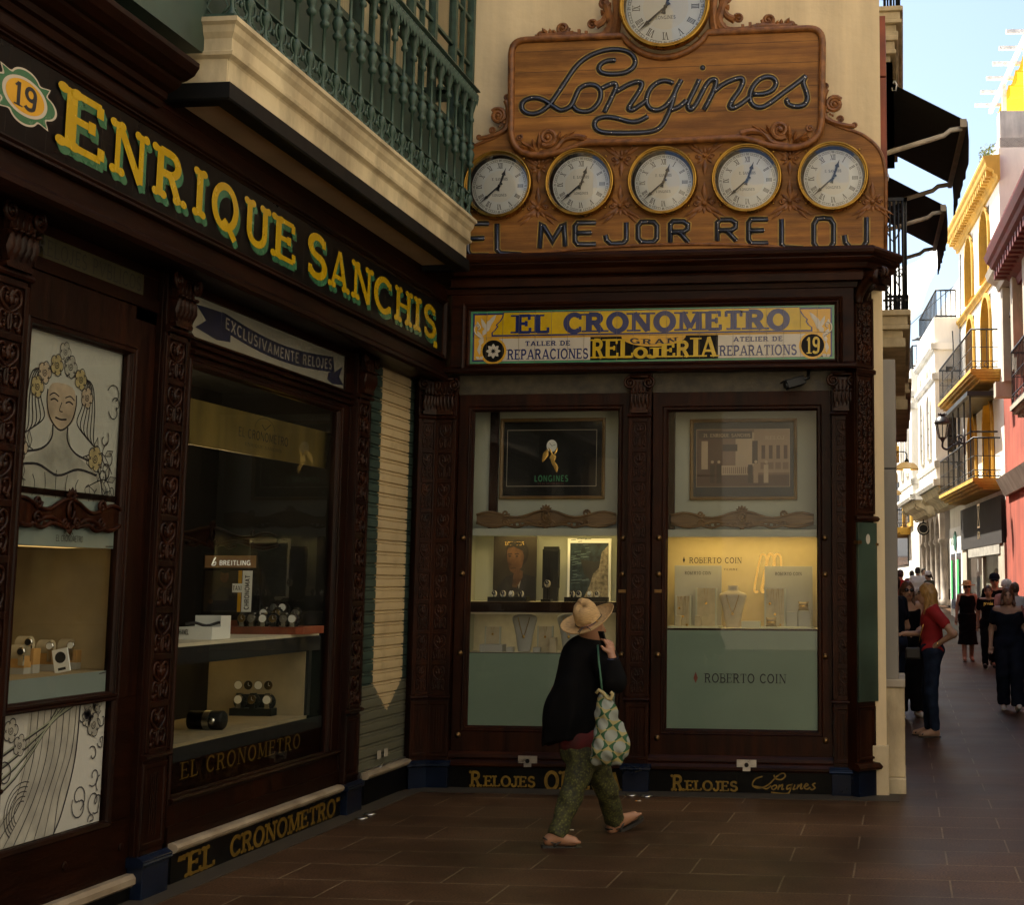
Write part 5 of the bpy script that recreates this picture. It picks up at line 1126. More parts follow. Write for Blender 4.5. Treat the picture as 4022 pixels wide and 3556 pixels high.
R_ = lambda x0, y0, x1, y1, m, k=1: b.plane(X_(x0), Y_(y0), X_(x1), Y_(y1), -.328 + .0006 * k, m)
R_(.42, .35, .62, .95, 3); R_(0, .18, .28, 1, 2); R_(.28, .3, .42, .86, 0); R_(.62, .24, 1, 1, 1); R_(.0, 0, 1, .2, 2); R_(.02, .84, .6, .97, 4, 2); R_(.28, .62, .44, .74, 4, 2); R_(.6, .4, .66, .8, 4, 2)
R_(.05, .3, .12, .8, 3, 2)
for i in range(14): R_(.27 + .022 * i, .22, .282 + .022 * i, .34, 3, 2)
R_(.27, .34, .6, .365, 3, 2); R_(.27, .2, .6, .225, 3, 2)
for i in range(4): R_(.7 + .08 * i, .48, .74 + .08 * i, .72, 2, 2); R_(.69 + .08 * i, .3, .75 + .08 * i, .42, 0, 2)
for x, m in ((.17, 4), (.24, 4), (.58, 4), (.64, 1), (.75, 3)):
    R_(x - .025, .06, x + .025, .38, m, 3); b.disc((X_(x), Y_(.43)), .013, -.325, 10, 3)
b.build('photograph', m_sep, pc)
b = MB(FR); text_fit(b, '21. ENRIQUE SANCHIS', X_(.07), X_(.58), Y_(.87), .027, -.326, T=.18); text_fit(b, 'RELOJ', X_(.74), X_(.95), Y_(.82), .03, -.326, T=.14); b.build('caption_lettering', m_sep[3], pc)
valance(FR, *[f(x, 2030, -.12)[0] for x in (2636, 3196)], f(2900, 1982, -.12)[1], f(2900, 2086, -.12)[1], -.12, 'carved oak valance across the right display window')
bp_ = thing('backdrop_sign', 'beige backdrop with a jeweller name and printed gold bangles in the right display window', 'backdrop', P3(FR, -1.28, zf, -.49))
b = MB(FR); b.box(-1.97, zf, -.497, -.6, zc + .045, -.49); b.build('panel', mat('beige backdrop', (.55, .45, .25), .7, var=.06), bp_)
b = MB(FR); ua, va = f(2707, 2213, -.487); ub = f(2914, 2213, -.487)[0]; text_fit(b, 'ROBERTO COIN', ua, ub, va, .047, -.4885, T=.12, tt=.05, gap=.08); b.poly([(ua - .045, va), (ua - .035, va + .025), (ua - .045, va + .055), (ua - .055, va + .025)], -.4885, -.4885); text_fit(b, 'CINQUE TERRE', ua + .12, ub - .03, va - .06, .016, -.4885, T=.12, serif=0); b.build('lettering', m_ink, bp_)
b = MB(FR)
for (cx, x1, w_) in ((2985, 2, .02), (3012, 5, .026), (3035, 9, .02)):
    b.ribbon(smooth([f(cx + dx + x1, dy, -.488) for dx, dy in ((-8, 2325), (-24, 2320), (-14, 2255), (0, 2190), (10, 2178), (22, 2190), (24, 2230))], 5), w_, -.4885 + .0004 * x1)
b.build('printed_bangles', m_gold2, bp_)
for x0, x1, y0, lb in ((2650, 2834, 2222, 'left'), (3003, 3191, 2225, 'right')):
    t = thing('name_panel', 'grey upright name panel on a tray, %s one in the right display window' % lb, 'display panel', P3(FR, f((x0 + x1) / 2, 2400, -.36)[0], zf, -.36))
    ua, ub, vt = f(x0, y0, -.36)[0], f(x1, y0, -.36)[0], f(x0, y0, -.36)[1]
    b = MB(FR); b.box(ua, zf, -.375, ub, vt, -.36); b.build('panel', m_grey, t, bev=.002)
    b = MB(FR); b.box(ua - .02, zf, -.375, ub + .012, zf + .012, -.09); b.build('tray', m_white_wall, t)
    b = MB(FR); um = (ua + ub) / 2; text_fit(b, 'ROBERTO COIN', um - .11, um + .11, vt - .075, .026, -.3585, T=.13, tt=.06, gap=.08); b.build('lettering', m_ink, t)
fz = zf + .012
def bx(x0, x1, yt, w): return f(x0, 2450, w)[0], fz, f(x1, 2450, w)[0], f((x0 + x1) / 2, yt, w)[1], w
board(FR, *bx(2653, 2712, 2343, -.26), 'small jewellery board with three fine necklaces at the left end of the right display', 3)
board(FR, *bx(2732, 2814, 2312, -.28), 'jewellery board with a white four petal pendant left of the bust', 1)
board(FR, *bx(3003, 3086, 2314, -.28), 'jewellery board with long station necklaces right of the bust', 3)
bust(FR, f(2879, 2400, -.22)[0], zf, f(2879, 2300, -.22)[1], .215, -.22, 'beige necklace bust in the middle of the right display window')
block(FR, f(2912, 2450, -.15)[0], zf, f(2985, 2450, -.15)[0], zf + .055, -.24, -.15, 'low white block with small earrings in front of the backdrop', m_white_wall)
block(FR, f(3088, 2450, -.25)[0], fz, f(3133, 2450, -.25)[0], fz + .12, -.33, -.25, 'plain grey riser block left of the taller one with a pillow', m_grey)
block(FR, f(3136, 2450, -.22)[0], fz, f(3184, 2450, -.22)[0], fz + .125, -.32, -.22, 'grey riser block carrying a bronze bracelet pillow', m_grey)
pillow(FR, f(3029, 2450, -.14)[0], fz, -.14, .045, 'bronze bracelet pillow lying on the tray of the right panel')
pillow(FR, f(3156, 2400, -.27)[0], fz + .126, -.27, .045, 'bronze bracelet pillow on top of the grey riser block')
for x, lb in ((2663, 'small beige ring box at the far left of the right display'), (2740, 'small beige ring box in front of the four petal pendant board')):
    block(FR, f(x - 11, 2450, -.16)[0], fz, f(x + 11, 2450, -.16)[0], fz + .085, -.2, -.16, lb, m_velvet, 'ring_box')
# --- left window of the front wing
zc2, zf2, zl2 = f(2150, 2105, -.055)[1], f(2150, 2365, -.05)[1], f(2150, 2566, -.05)[1]
case_front(-3.62, -2.22, 3.03, zc2, zf2, 'two level lined display case behind the left display window of the front wing', (zl2,))
lamp('case_lamp', FR, (-2.92, zc2 + .04, -.25), 1.2, .1, 2.6, (1, .68, .3)); lamp('case_lamp', FR, (-2.92, zf2 - .101, -.3), 1.0, .06, .10, (1, .9, .7))
b = MB(FR); b.box(-3.46, 2.05, -.33, -3.39, 3.2, -.29); b.box(-3.6, 2.03, -.33, -3.39, 2.08, -.29); o = b.build('dark_bracket', m_woodv); tag(o, 'dark wooden upright beside the framed poster, left display window', 'bracket')
b = MB(FR); b.box(-1.97, 2.05, -.33, -1.88, 3.2, -.29); o = b.build('dark_bracket', m_woodv); tag(o, 'dark wooden upright beside the framed sepia photograph', 'bracket')
u0, v0 = f(1957, 1962, -.3); u1, v1 = f(2377, 1640, -.3)
pc = picture(u0, v0, u1, v1, -.335, 'framed black poster with green lettering in the left display window', m_oakf)
b = MB(FR); b.plane(u0 + .02, v0 + .02, u1 - .02, v1 - .02, -.33); b.build('mount', m_black, pc)
a0_, b0_ = f(1989, 1911, -.325); a1_, b1_ = f(2344, 1688, -.325)
b = MB(FR); b.ribbon([(a0_, b0_), (a1_, b0_), (a1_, b1_), (a0_, b1_), (a0_, b0_)], .004, -.328); b.build('fillet', m_white, pc)
um = (a0_ + a1_) / 2; b = MB(FR)
b.disc((um, b0_ + .34), .045, -.327, 24, 0, .052); text_fit(b, 'LONGINES', um - .145, um + .145, b0_ + .04, .05, -.327, T=.2, tt=.17, serif=0, gap=.16, mi=1); text_fit(b, 'ES EL MEJOR RELOJ', um - .11, um + .11, b0_ + .015, .014, -.327, T=.16, serif=0, mi=3)
b.leaf((um + .0, b0_ + .28), (um + .02, b0_ + .2), .06, .002, -.327, 2); b.leaf((um + .02, b0_ + .22), (um + .05, b0_ + .11), .035, .002, -.327, 2); b.leaf((um - .01, b0_ + .22), (um + .06, b0_ + .15), .035, .002, -.327, 2); b.leaf((um - .03, b0_ + .32), (um - .08, b0_ + .2), .05, .002, -.327, 2); b.leaf((um - .03, b0_ + .33), (um + .01, b0_ + .26), .02, .002, -.327, 2); b.leaf((um + .05, b0_ + .33), (um + .02, b0_ + .26), .02, .002, -.327, 2)
b.ribbon([(um, b0_ + .34), (um - .02, b0_ + .365)], .003, -.3264, mi=4); b.ribbon([(um, b0_ + .34), (um + .03, b0_ + .35)], .003, -.3264, mi=4)
b.build('printed_design', [m_dial, m_green, m_gold2, mat('brick ink', (.1, .02, .012), .5), m_ink], pc)
valance(FR, *[f(x, 2030, -.12)[0] for x in (1872, 2420)], f(2150, 1977, -.12)[1], f(2150, 2085, -.12)[1], -.12, 'carved oak valance across the left display window of the front wing')
def poster(u0, v0, u1, v1, w, label, m):
    t = thing('poster', label, 'poster', P3(FR, (u0 + u1) / 2, v0, w)); b = MB(FR); b.box(u0, v0, w - .015, u1, v1, w); b.build('sheet', m, t, bev=.001); return t
u0, u1, vt = f(1938, 2200, -.38)[0], f(2107, 2200, -.38)[0], f(2000, 2108, -.38)[1]
pt = poster(u0, zf2, u1, vt, -.38, 'dark portrait poster of a suited man resting chin on fist', mat('dark portrait ground', (.03, .024, .018), .4, scale=2, var=.5))
um = (u0 + u1) / 2 + .02; m_fl = [mat('poster skin', (.15, .075, .04), .5, scale=9, col2=(.04, .018, .009)), mat('poster hair', (.012, .009, .008), .5), mat('poster suit', (.016, .016, .02), .6), mat('poster shirt', (.3, .29, .28), .6), mat('gold print', (.6, .4, .12), .4)]
b = MB(FR); W_ = -.3795; vb = zf2
b.poly([(um - .17, vb + .1), (um - .1, vb + .2), (um + .02, vb + .24), (um + .16, vb + .2), (um + .17, vb + .05), (um + .17, vb + .02), (um - .15, vb + .02)], W_, W_, 2)
b.poly([(um - .01, vb + .22), (um + .05, vb + .25), (um + .02, vb + .1)], W_ + .0005, W_ + .0005, 3)
b.disc((um - .0, vb + .40), .098, W_ + .0008, 24, 1, .115)
b.poly([(um - .09, vb + .42), (um - .085, vb + .33), (um - .06, vb + .25), (um - .015, vb + .225), (um + .04, vb + .28), (um + .06, vb + .36), (um + .05, vb + .44), (um - .02, vb + .47), (um - .07, vb + .46)], W_ + .0012, W_ + .0012, 0)
b.poly([(um - .1, vb + .44), (um - .06, vb + .5), (um + .03, vb + .51), (um + .08, vb + .42), (um + .07, vb + .34), (um + .045, vb + .42), (um - .03, vb + .455)], W_ + .0016, W_ + .0016, 1)
for x in (-.06, .0): b.disc((um + x - .004, vb + .375), .012, W_ + .0016, 10, 1, .007); b.ribbon([(um + x - .022, vb + .393), (um + x + .016, vb + .396)], .008, W_ + .0016, mi=1)
b.ribbon([(um - .055, vb + .272), (um - .01, vb + .276)], .006, W_ + .0016, mi=1); b.leaf((um - .04, vb + .37), (um - .045, vb + .305), .022, .0012, W_ + .0012, 0)
b.poly([(um - .03, vb + .22), (um + .01, vb + .27), (um + .05, vb + .25), (um + .05, vb + .2), (um + .0, vb + .11), (um - .04, vb + .12)], W_ + .002, W_ + .002, 0)
for k in range(4): b.ribbon([(um - .01 + .018 * k, vb + .27 + .004 * k), (um - .015 + .018 * k, vb + .235)], .002, W_ + .0024, mi=1)
text_fit(b, 'LONGINES', um - .105, um + .055, vt - .075, .03, W_ + .001, T=.2, tt=.1, mi=4); b.ribbon([(um - .07, vt - .085), (um - .025, vt - .1), (um + .02, vt - .085)], .006, W_ + .001, mi=4)
b.build('printed_portrait', m_fl, pt)
u0, u1 = f(2229, 2200, -.42)[0], f(2400, 2200, -.42)[0]
pt = poster(u0, zf2, u1, zc2 - .012, -.42, 'white bordered poster of dark sea and a rocky shore', m_dial)
b = MB(FR); ua, ub, va, vt = u0 + .022, u1 - .022, zf2 + .03, zc2 - .05; W_ = -.4192; b.plane(ua, va, ub, vt, W_, 0)
for i in range(46): x = ua + rnd.random() * .16; y = va + .12 + rnd.random() * .42; b.ribbon([(x, y), (min(ub - .01, x + .03 + .03 * rnd.random()), y + .004)], .005, W_ + .0004 + .00001 * i, mi=1)
b.poly([(ua + .09, va + .32), (ua + .22, va + .3), (ub, va + .33), (ub, va + .26), (ua + .2, va + .12), (ua + .12, va + .2)], W_ + .001, W_ + .001, 2)
b.poly([(ua + .12, va), (ua + .17, va + .1), (ua + .2, va + .2), (ua + .25, va + .25), (ua + .27, va + .38), (ub, va + .44), (ub, va)], W_ + .0016, W_ + .0016, 3)
b.build('printed_shore', [mat('night sea', (.02, .035, .045), .4, scale=20, var=.6), mat('sea glint', (.12, .17, .18), .4), mat('boat hull', (.03, .03, .03), .5), mat('printed rock', (.22, .19, .14), .6, scale=30, var=.6)], pt)
t = thing('watch_column', 'tall black stepped column with a single watch between two posters', 'display column', P3(FR, f(2162, 2300, -.33)[0], zf2, -.33))
u0, u1 = f(2131, 2200, -.3)[0], f(2194, 2200, -.3)[0]; vt = f(2160, 2158, -.3)[1]
b = MB(FR); b.box(u0 + .008, zf2, -.36, u1 - .008, zf2 + .11, -.30); b.box(u0, zf2 + .11, -.36, u1, vt, -.296); b.box(u0 + .008, vt, -.36, u1 - .008, vt + .022, -.3)
for i in range(8): u = u0 + (u1 - u0) * (i + .5) / 8; b.box(u - .004, zf2 + .12, -.296, u + .004, vt - .01, -.292)
b.build('column', m_iron, t, bev=.002)
ux = f(2150, 2300, -.18)[0]; t = thing('watch_stand', 'thin black post on a small base holding a watch before the dark column', 'display stand', P3(FR, ux, zf2, -.17)); b = MB(FR); b.box(ux - .04, zf2, -.22, ux + .04, zf2 + .02, -.12); b.build('base', m_black, t); b = MB(FR); b.box(ux - .006, zf2 + .02, -.2, ux + .006, zf2 + .12, -.19); b.build('post', m_black, t)
watch(FR, ux, zf2 + .12, -.18, 'dark watch raised on a thin post before the dark column')
for (x0, x1, xs, lb) in ((1914, 2068, (1941, 1976, 2008, 2046), 'under the portrait poster'), (2215, 2380, (2247, 2273, 2316, 2344), 'under the sea poster')):
    w1 = -.12; u0, u1 = f(x0, 2355, w1)[0], f(x1, 2355, w1)[0]
    block(FR, u0, zf2, u1, zf2 + .038, -.24, w1, 'long black watch tray ' + lb, m_black, 'watch_tray')
    for i, x in enumerate(xs): watch(FR, f(x, 2340, -.16)[0], zf2 + .038, -.16, 'steel watch on cream cushion, %s in the tray %s' % (('leftmost', 'second from the left', 'third from the left', 'rightmost')[i], lb), .9, m_niche, m_dial if i == 2 else m_ink)
zz = zl2
bust(FR, f(2060, 2500, -.25)[0], zz, f(2060, 2388, -.25)[1], .2, -.25, 'pale necklace bust left of the hat on the lower level', m_grey); bust(FR, f(2237, 2500, -.28)[0], zz, f(2237, 2388, -.28)[1], .2, -.28, 'pale necklace bust half hidden behind the walking person', m_grey)
board(FR, *(lambda a: (a[0], zz, a[2], a[3], a[4]))(bx(2112, 2172, 2462, -.22)), 'narrow jewellery board between the two pale busts', 1)
block(FR, f(1883, 2550, -.15)[0], zz, f(1973, 2550, -.15)[0], zz + .06, -.28, -.15, 'flat grey box at the left end of the lower level', m_grey)
board(FR, f(1905, 2500, -.24)[0], zz + .06, f(1965, 2500, -.24)[0], zz + .2, -.24, 'tilted jewellery board on the flat grey box', 1)
for x, lb in ((2001, 'small grey ring box left of the first pale bust'), (2106, 'small grey ring box right of the first pale bust'), (2170, 'taller beige ring box beside the narrow board')):
    block(FR, f(x - 13, 2555, -.14)[0], zz, f(x + 13, 2555, -.14)[0], zz + (.04 if x < 2150 else .12), -.2, -.14, lb, m_grey if x < 2150 else m_velvet, 'ring_box')

# --- wide window of the left wing
t = thing('display_case', 'dark display case behind the wide window of the left wing', 'display case', (XL - .5, 9.1, .4))
shv = pl(1000, 2506, -.06)[1]; lov = pl(900, 2880, -.06)[1]
m_darkin = mat('dark lining', (.006, .006, .0055), .8, var=.2)
b = MB(FL); b.box(7.9, .3, -1.0, 10.5, 3.3, -.98); b.box(7.86, .3, -1, 7.88, 3.3, -.08); b.box(10.36, .3, -1, 10.38, 3.3, -.08); b.box(7.88, 3.0, -1, 10.4, 3.02, -.08); b.build('lining', m_darkin, t)
b = MB(FL); b.box(7.9, shv - .02, -.95, 10.12, shv, -.07); b.build('shelf', m_niche, t)
b = MB(FL); b.box(7.9, shv - .12, -.075, 10.12, shv - .021, -.06); b.box(7.9, lov - .10, -.075, 10.3, lov - .021, -.06); b.box(9.95, lov, -.95, 10.0, shv - .02, -.07); b.build('shelf_edge', m_darkin, t)
b = MB(FL); b.box(7.9, lov - .02, -.95, 9.95, lov, -.07); b.box(7.9, lov, -.97, 9.95, shv - .02, -.95); b.box(9.94, lov, -.95, 9.952, shv - .12, -.09); b.build('lower_shelf', mat('dim lining', (.34, .28, .17), .8, scale=9, var=.1), t)
b = MB(FL); dk = pl(965, 2700, -.78)[0]; b.box(7.9, lov, -.8, dk, shv - .03, -.78); b.box(dk, lov, -.94, dk + .02, shv - .03, -.78); b.build('dark_panel', m_darkin, t)
b = MB(FL); b.box(7.93, .44, -.09, 10.3, lov - .1, -.07); b.build('name_board', m_woody, t)
b = MB(FL); text_fit(b, 'EL CRONOMETRO', pl(710, 3040, -.066)[0], pl(1180, 2930, -.066)[0], .52, .095, -.068, T=.13, tt=.06, gap=.16); b.build('lettering', m_giltl, t)
lamp('case_lamp', FL, (8.8, 2.1, -.4), 1.5, .1, 2.2); lamp('case_lamp', FL, (9.55, shv - .14, -.72), .25, .1, .3, (1, .68, .25))
b = MB(FL); b.lathe([(.0, -.03), (.03, -.025), (.045, 0), (.0, .0)], (9.95, 2.52, -.3), 'v', 14); o = b.build('ceiling_lamp', mat('lit lamp glass', (1, .7, .2), .4, emit=(1, .55, .08), estr=3.0)); tag(o, 'small lit half dome lamp inside the wide left window', 'lamp')
s_ = thing('brass_sign', 'brushed brass name plate hung inside the wide left window', 'sign', P3(FL, 9, 2.1, -.12))
cs = [pl(745, 1745, -.12), pl(1276, 1840, -.12), pl(1300, 1702, -.12), pl(745, 1563, -.12)]
m_bp = mat('brushed brass', (.2, .15, .045), .42, .55, scale=2, var=.3, stretch=(1, 3, .6)); b = MB(FL); b.poly(cs, -.13, -.12); b.build('plate', m_bp, s_)
ca_, cb2 = pl(935, 1712, -.12), pl(1130, 1762, -.12); b = MB(FL)
text_fit(b, 'EL CRONOMETRO', ca_[0], cb2[0], ca_[1], .058, -.1185, T=.12, tt=.09, serif=0); b.ribbon(arc(pl(1040, 1690, -.12)[0], ca_[1] + .075, .15, .075, 0, 180, 16), .004, -.1185); b.ribbon([(pl(1040, 1690, -.12)[0] - .05, ca_[1] + .105), (pl(1040, 1690, -.12)[0], ca_[1] + .075), (pl(1040, 1690, -.12)[0] + .09, ca_[1] + .12)], .006, -.1182); text_fit(b, 'ENRIQUE SANCHIS', ca_[0] + .1, cb2[0] - .1, ca_[1] - .05, .02, -.1185, T=.1)
b.build('lettering', m_ink, s_)
valance(FL, 7.98, 10.0, 2.02, 1.82, -.35, 'carved valance deep inside the wide left window', m_woody)
# things on the upper shelf, turned towards the street
Yb = pl(905, 2330, -.55)[0]; MBt = Matrix(((1, 0, 0, 0), (0, 0, -1, Yb), (0, 1, 0, 0), (0, 0, 0, 1)))
A = lambda x, y: (atY(x, y, Yb)[0], atY(x, y, Yb)[2])
t = thing('watch_stand_sign', 'lit brown name header over a small poster of a man by a taxi', 'display stand', (A(900, 2400)[0], Yb, shv))
b = MB(MBt); u0, v1 = A(800, 2178); u1, v0 = A(1007, 2236); b.box(u0, v0, -.02, u1, v1, 0); b.box(u0, shv, -.03, u1 + .03, v0 - .003, -.005); b.build('stand', m_black, t)
b = MB(MBt); b.plane(u0 + .012, v0 + .008, u1 - .003, v1 - .008, .0015); b.build('header', mat('header brown', (.16, .085, .035), .4, emit=(.3, .15, .05), estr=.04), t)
b = MB(MBt); text_fit(b, 'BREITLING', A(862, 2220)[0], A(985, 2220)[0], v0 + .025, .032, .003, T=.17, tt=.15, serif=0); b.ribbon(smooth([A(832, 2222), A(842, 2198), (A(848, 2192)), A(836, 2214), A(848, 2208), A(846, 2220), A(834, 2222)], 3), .006, .003); b.build('lettering', mat('header white', (.8, .76, .65), .4, emit=(.9, .85, .7), estr=.12), t)
b = MB(MBt); pu0, pv1 = A(805, 2242); pu1, pv0 = A(985, 2405); b.plane(pu0, pv0, pu1, pv1, -.003, 0); pm = (pu0 + pu1) / 2 - .03
b.plane(pu1 - .10, pv0, pu1 - .075, pv1, -.0024, 5); b.plane(pu1 - .07, pv0, pu1, pv1, -.0024, 3)
b.poly([(pm - .12, pv0), (pm - .1, pv0 + .09), (pm - .02, pv0 + .17), (pm + .07, pv0 + .15), (pm + .1, pv0)], -.0022, -.0022, 2); b.disc((pm, pv0 + .24), .032, -.002, 14, 0 + 4, .045); b.disc((pm + .005, pv0 + .285), .036, -.0015, 14, 1, .026); b.disc((pm - .09, pv0 + .07), .018, -.001, 10, 4)
b.plane(pm + .06, pv0 + .13, pm + .13, pv0 + .19, -.0018, 3)
b.build('poster', [mat('taxi poster ground', (.035, .025, .015), .4, var=.4), m_fl[1], m_fl[2], m_dial, m_fl[0], m_ochre], t)
b = MB(MBt); text_fit(b, 'TAXI', pm + .063, pm + .127, pv0 + .145, .03, -.001, T=.18, serif=0)
text(b, 'CHRONOMAT', 0, 0, .032, -.001, T=.2, tt=.18, serif=0, sx=.9, fn=lambda x, y: (pu1 - .018 - y, pv0 + .015 + x)); b.build('poster_lettering', m_ink, t)
Yc = pl(770, 2500, -.25)[0]; MC = Matrix(((1, 0, 0, 0), (0, 0, -1, Yc), (0, 1, 0, 0), (0, 0, 0, 1))); A2 = lambda x, y: (atY(x, y, Yc)[0], atY(x, y, Yc)[2])
t = thing('bracelet_box', 'open white box with a bracelet at the left end of the wide left window', 'display box', (A2(770, 2500)[0], Yc, shv))
u0, u1 = A2(690, 2500)[0], A2(832, 2500)[0]; b = MB(MC); b.box(u0, shv, -.25, u1, shv + .075, 0); b.box(u1 - .008, shv + .075, -.25, u1, shv + .14, -.12); b.box(u0, shv + .075, -.25, u1 - .008, shv + .14, -.24); b.build('box', m_dial, t, bev=.002)
b = MB(MC); text_fit(b, 'CHANEL', A2(695, 2500)[0], A2(741, 2500)[0], shv + .03, .03, .002, T=.22, tt=.2, serif=0); b.build('lettering', m_ink, t)
b = MB(MC); b.tube([(u0 + .03 + .02 * i, shv + .09 + .01 * math.sin(i * .9), -.06 - .012 * i) for i in range(10)], .009, 6); b.build('bracelet', m_ink, t)
Yt = pl(1030, 2470, -.3)[0]; MT = Matrix(((1, 0, 0, 0), (0, 0, -1, Yt), (0, 1, 0, 0), (0, 0, 0, 1))); A3 = lambda x: atY(x, 2480, Yt)[0]
block(MT, A3(880), shv, A3(1205), shv + .05, -.3, .06, 'red brown wooden watch tray on the shelf of the wide left window', mat('tray wood', (.2, .05, .02), .35), 'watch_tray')
block(MT, A3(835), shv, A3(935), shv + .09, -.22, -.02, 'higher reddish watch tray beside the white box', mat('tray wood'  , (.2, .05, .02), .35), 'watch_tray')
k = 0
for row, (wv, dz) in enumerate(((.03, .05), (-.08, .085), (-.2, .12))):
    for x in ((962, 1000, 1045, 1085, 1125, 1160), (945, 990, 1020, 1070, 1145), (935, 960, 1030, 1065))[row]:
        k += 1; watch(MT, A3(x), shv + dz, wv, 'dark watch in the %s row of the red brown tray, number %s from the left' % (('front', 'middle', 'back')[row], ('one', 'two', 'three', 'four', 'five', 'six')[((962, 1000, 1045, 1085, 1125, 1160), (945, 990, 1020, 1070, 1145), (935, 960, 1030, 1065))[row].index(x)]), 1.55, m_black, (m_dial, m_gold2, m_steel)[k % 3])
# lower level: black cushions and the pyramid of watches
Yd = pl(830, 2870, -.25)[0]; MD = Matrix(((1, 0, 0, 0), (0, 0, -1, Yd), (0, 1, 0, 0), (0, 0, 0, 1))); ud = atY(830, 2870, Yd)[0]
t = thing('watch_roll', 'thick black watch roll with a steel band on the lower left shelf', 'watch roll', (ud, Yd, lov))
b = MB(MD); b.lathe([(.03, -.13), (.055, -.12), (.058, .09), (.05, .1), (.02, .1)], (ud - .02, lov + .058, 0), 'u', 18); b.build('roll', m_black, t); b = MB(MD); b.lathe([(.0595, -.02), (.0595, .02)], (ud - .02, lov + .058, 0), 'u', 18); b.build('band', m_steel, t); b = MB(MD); b.lathe([(.016, 0), (.02, .01), (.0, .011)], (ud + .03, lov + .06, .058), 'w', 14); b.build('case', m_silver, t)
Ye = pl(1010, 2800, -.4)[0]; ME = Matrix(((1, 0, 0, 0), (0, 0, -1, Ye), (0, 1, 0, 0), (0, 0, 0, 1))); ue = atY(1000, 2800, Ye)[0]
block(ME, ue - .16, lov, ue + .14, lov + .05, -.15, .05, 'black stepped watch podium in the lit lower niche of the left window', m_black, 'watch_podium'); block(ME, ue - .13, lov + .05, ue + .1, lov + .14, -.15, -.02, 'upper step of the black watch podium in the lit niche', m_black, 'watch_podium')
for i, (du_, dv, dw) in enumerate(((-.12, .14, -.08), (-.06, .14, -.08), (.0, .14, -.08), (.06, .14, -.08), (-.08, .05, .02), (0, .05, .02), (.09, .05, .02))):
    watch(ME, ue + du_ * 1.2, lov + dv, dw, 'gold rimmed watch on the %s step of the black podium, number %s from its left' % ('upper' if i < 4 else 'lower', ('one', 'two', 'three', 'four', 'one', 'two', 'three')[i]), 1.7, m_black, m_gold2 if i % 2 else m_dial)

# --- left door: case, lit niche, line-art panels
t = thing('display_case', 'pale bordered display case in the left shop door between two line art panels', 'display case', (XL - .3, 6.8, 1.06))
ov0, ov1, ou0, ou1 = pl(440, 2632, -.06)[1], pl(300, 2150, -.06)[1], 5.9, pl(462, 2300, -.06)[0]
b = MB(FL); b.box(5.9, ov1, -.06, 7.29, 2.02, -.05); b.box(5.9, 1.05, -.06, 7.29, ov0, -.05); b.box(ou1, ov0, -.06, 7.29, ov1, -.05); b.build('border', mat('pale grey border', (.22, .27, .26), .6, var=.04), t)
b = MB(FL); b.box(5.8, 1.05, -.75, 7.3, 1.99, -.73); b.box(ou1 + .02, 1.05, -.73, ou1 + .04, 1.99, -.06); b.box(5.8, ov0 - .02, -.73, ou1 + .02, ov0, -.07); b.box(5.8, ov1, -.73, ou1 + .02, ov1 + .02, -.07); b.build('lining', mat('tan lining', (.36, .28, .15), .8, scale=5, var=.15), t)
b = MB(FL); b.box(5.8, 2.03, -.08, 7.3, 2.06, -.05); b.build('top_batten', m_woody, t)
b = MB(FL); cx = pl(268, 2130, -.048)[0]; text_fit(b, 'EL CRONOMETRO', pl(220, 2128, -.048)[0], pl(326, 2128, -.048)[0], pl(270, 2129, -.048)[1], .03, -.0485, T=.14, tt=.11, serif=0); b.ribbon(arc(cx, pl(270, 2112, -.048)[1], .045, .035, 0, 180, 12), .003, -.0485); b.ribbon([(cx - .02, pl(270, 2112, -.048)[1] + .015), (cx, pl(270, 2112, -.048)[1] + .004), (cx + .035, pl(270, 2112, -.048)[1] + .02)], .004, -.0483)
for (x, y, dx, dy) in ((465, 2148, -50, 0), (465, 2148, 0, 70), (440, 2636, -50, 12), (440, 2636, 3, -70)): b.ribbon([pl(x, y, -.048), pl(x + dx, y + dy, -.048)], .006, -.0485)
b.build('lettering', m_ink, t)
lamp('case_lamp', FL, (6.7, ov1 - .01, -.2), .9, .08, .22, (1, .72, .35))
Yk = 6.85
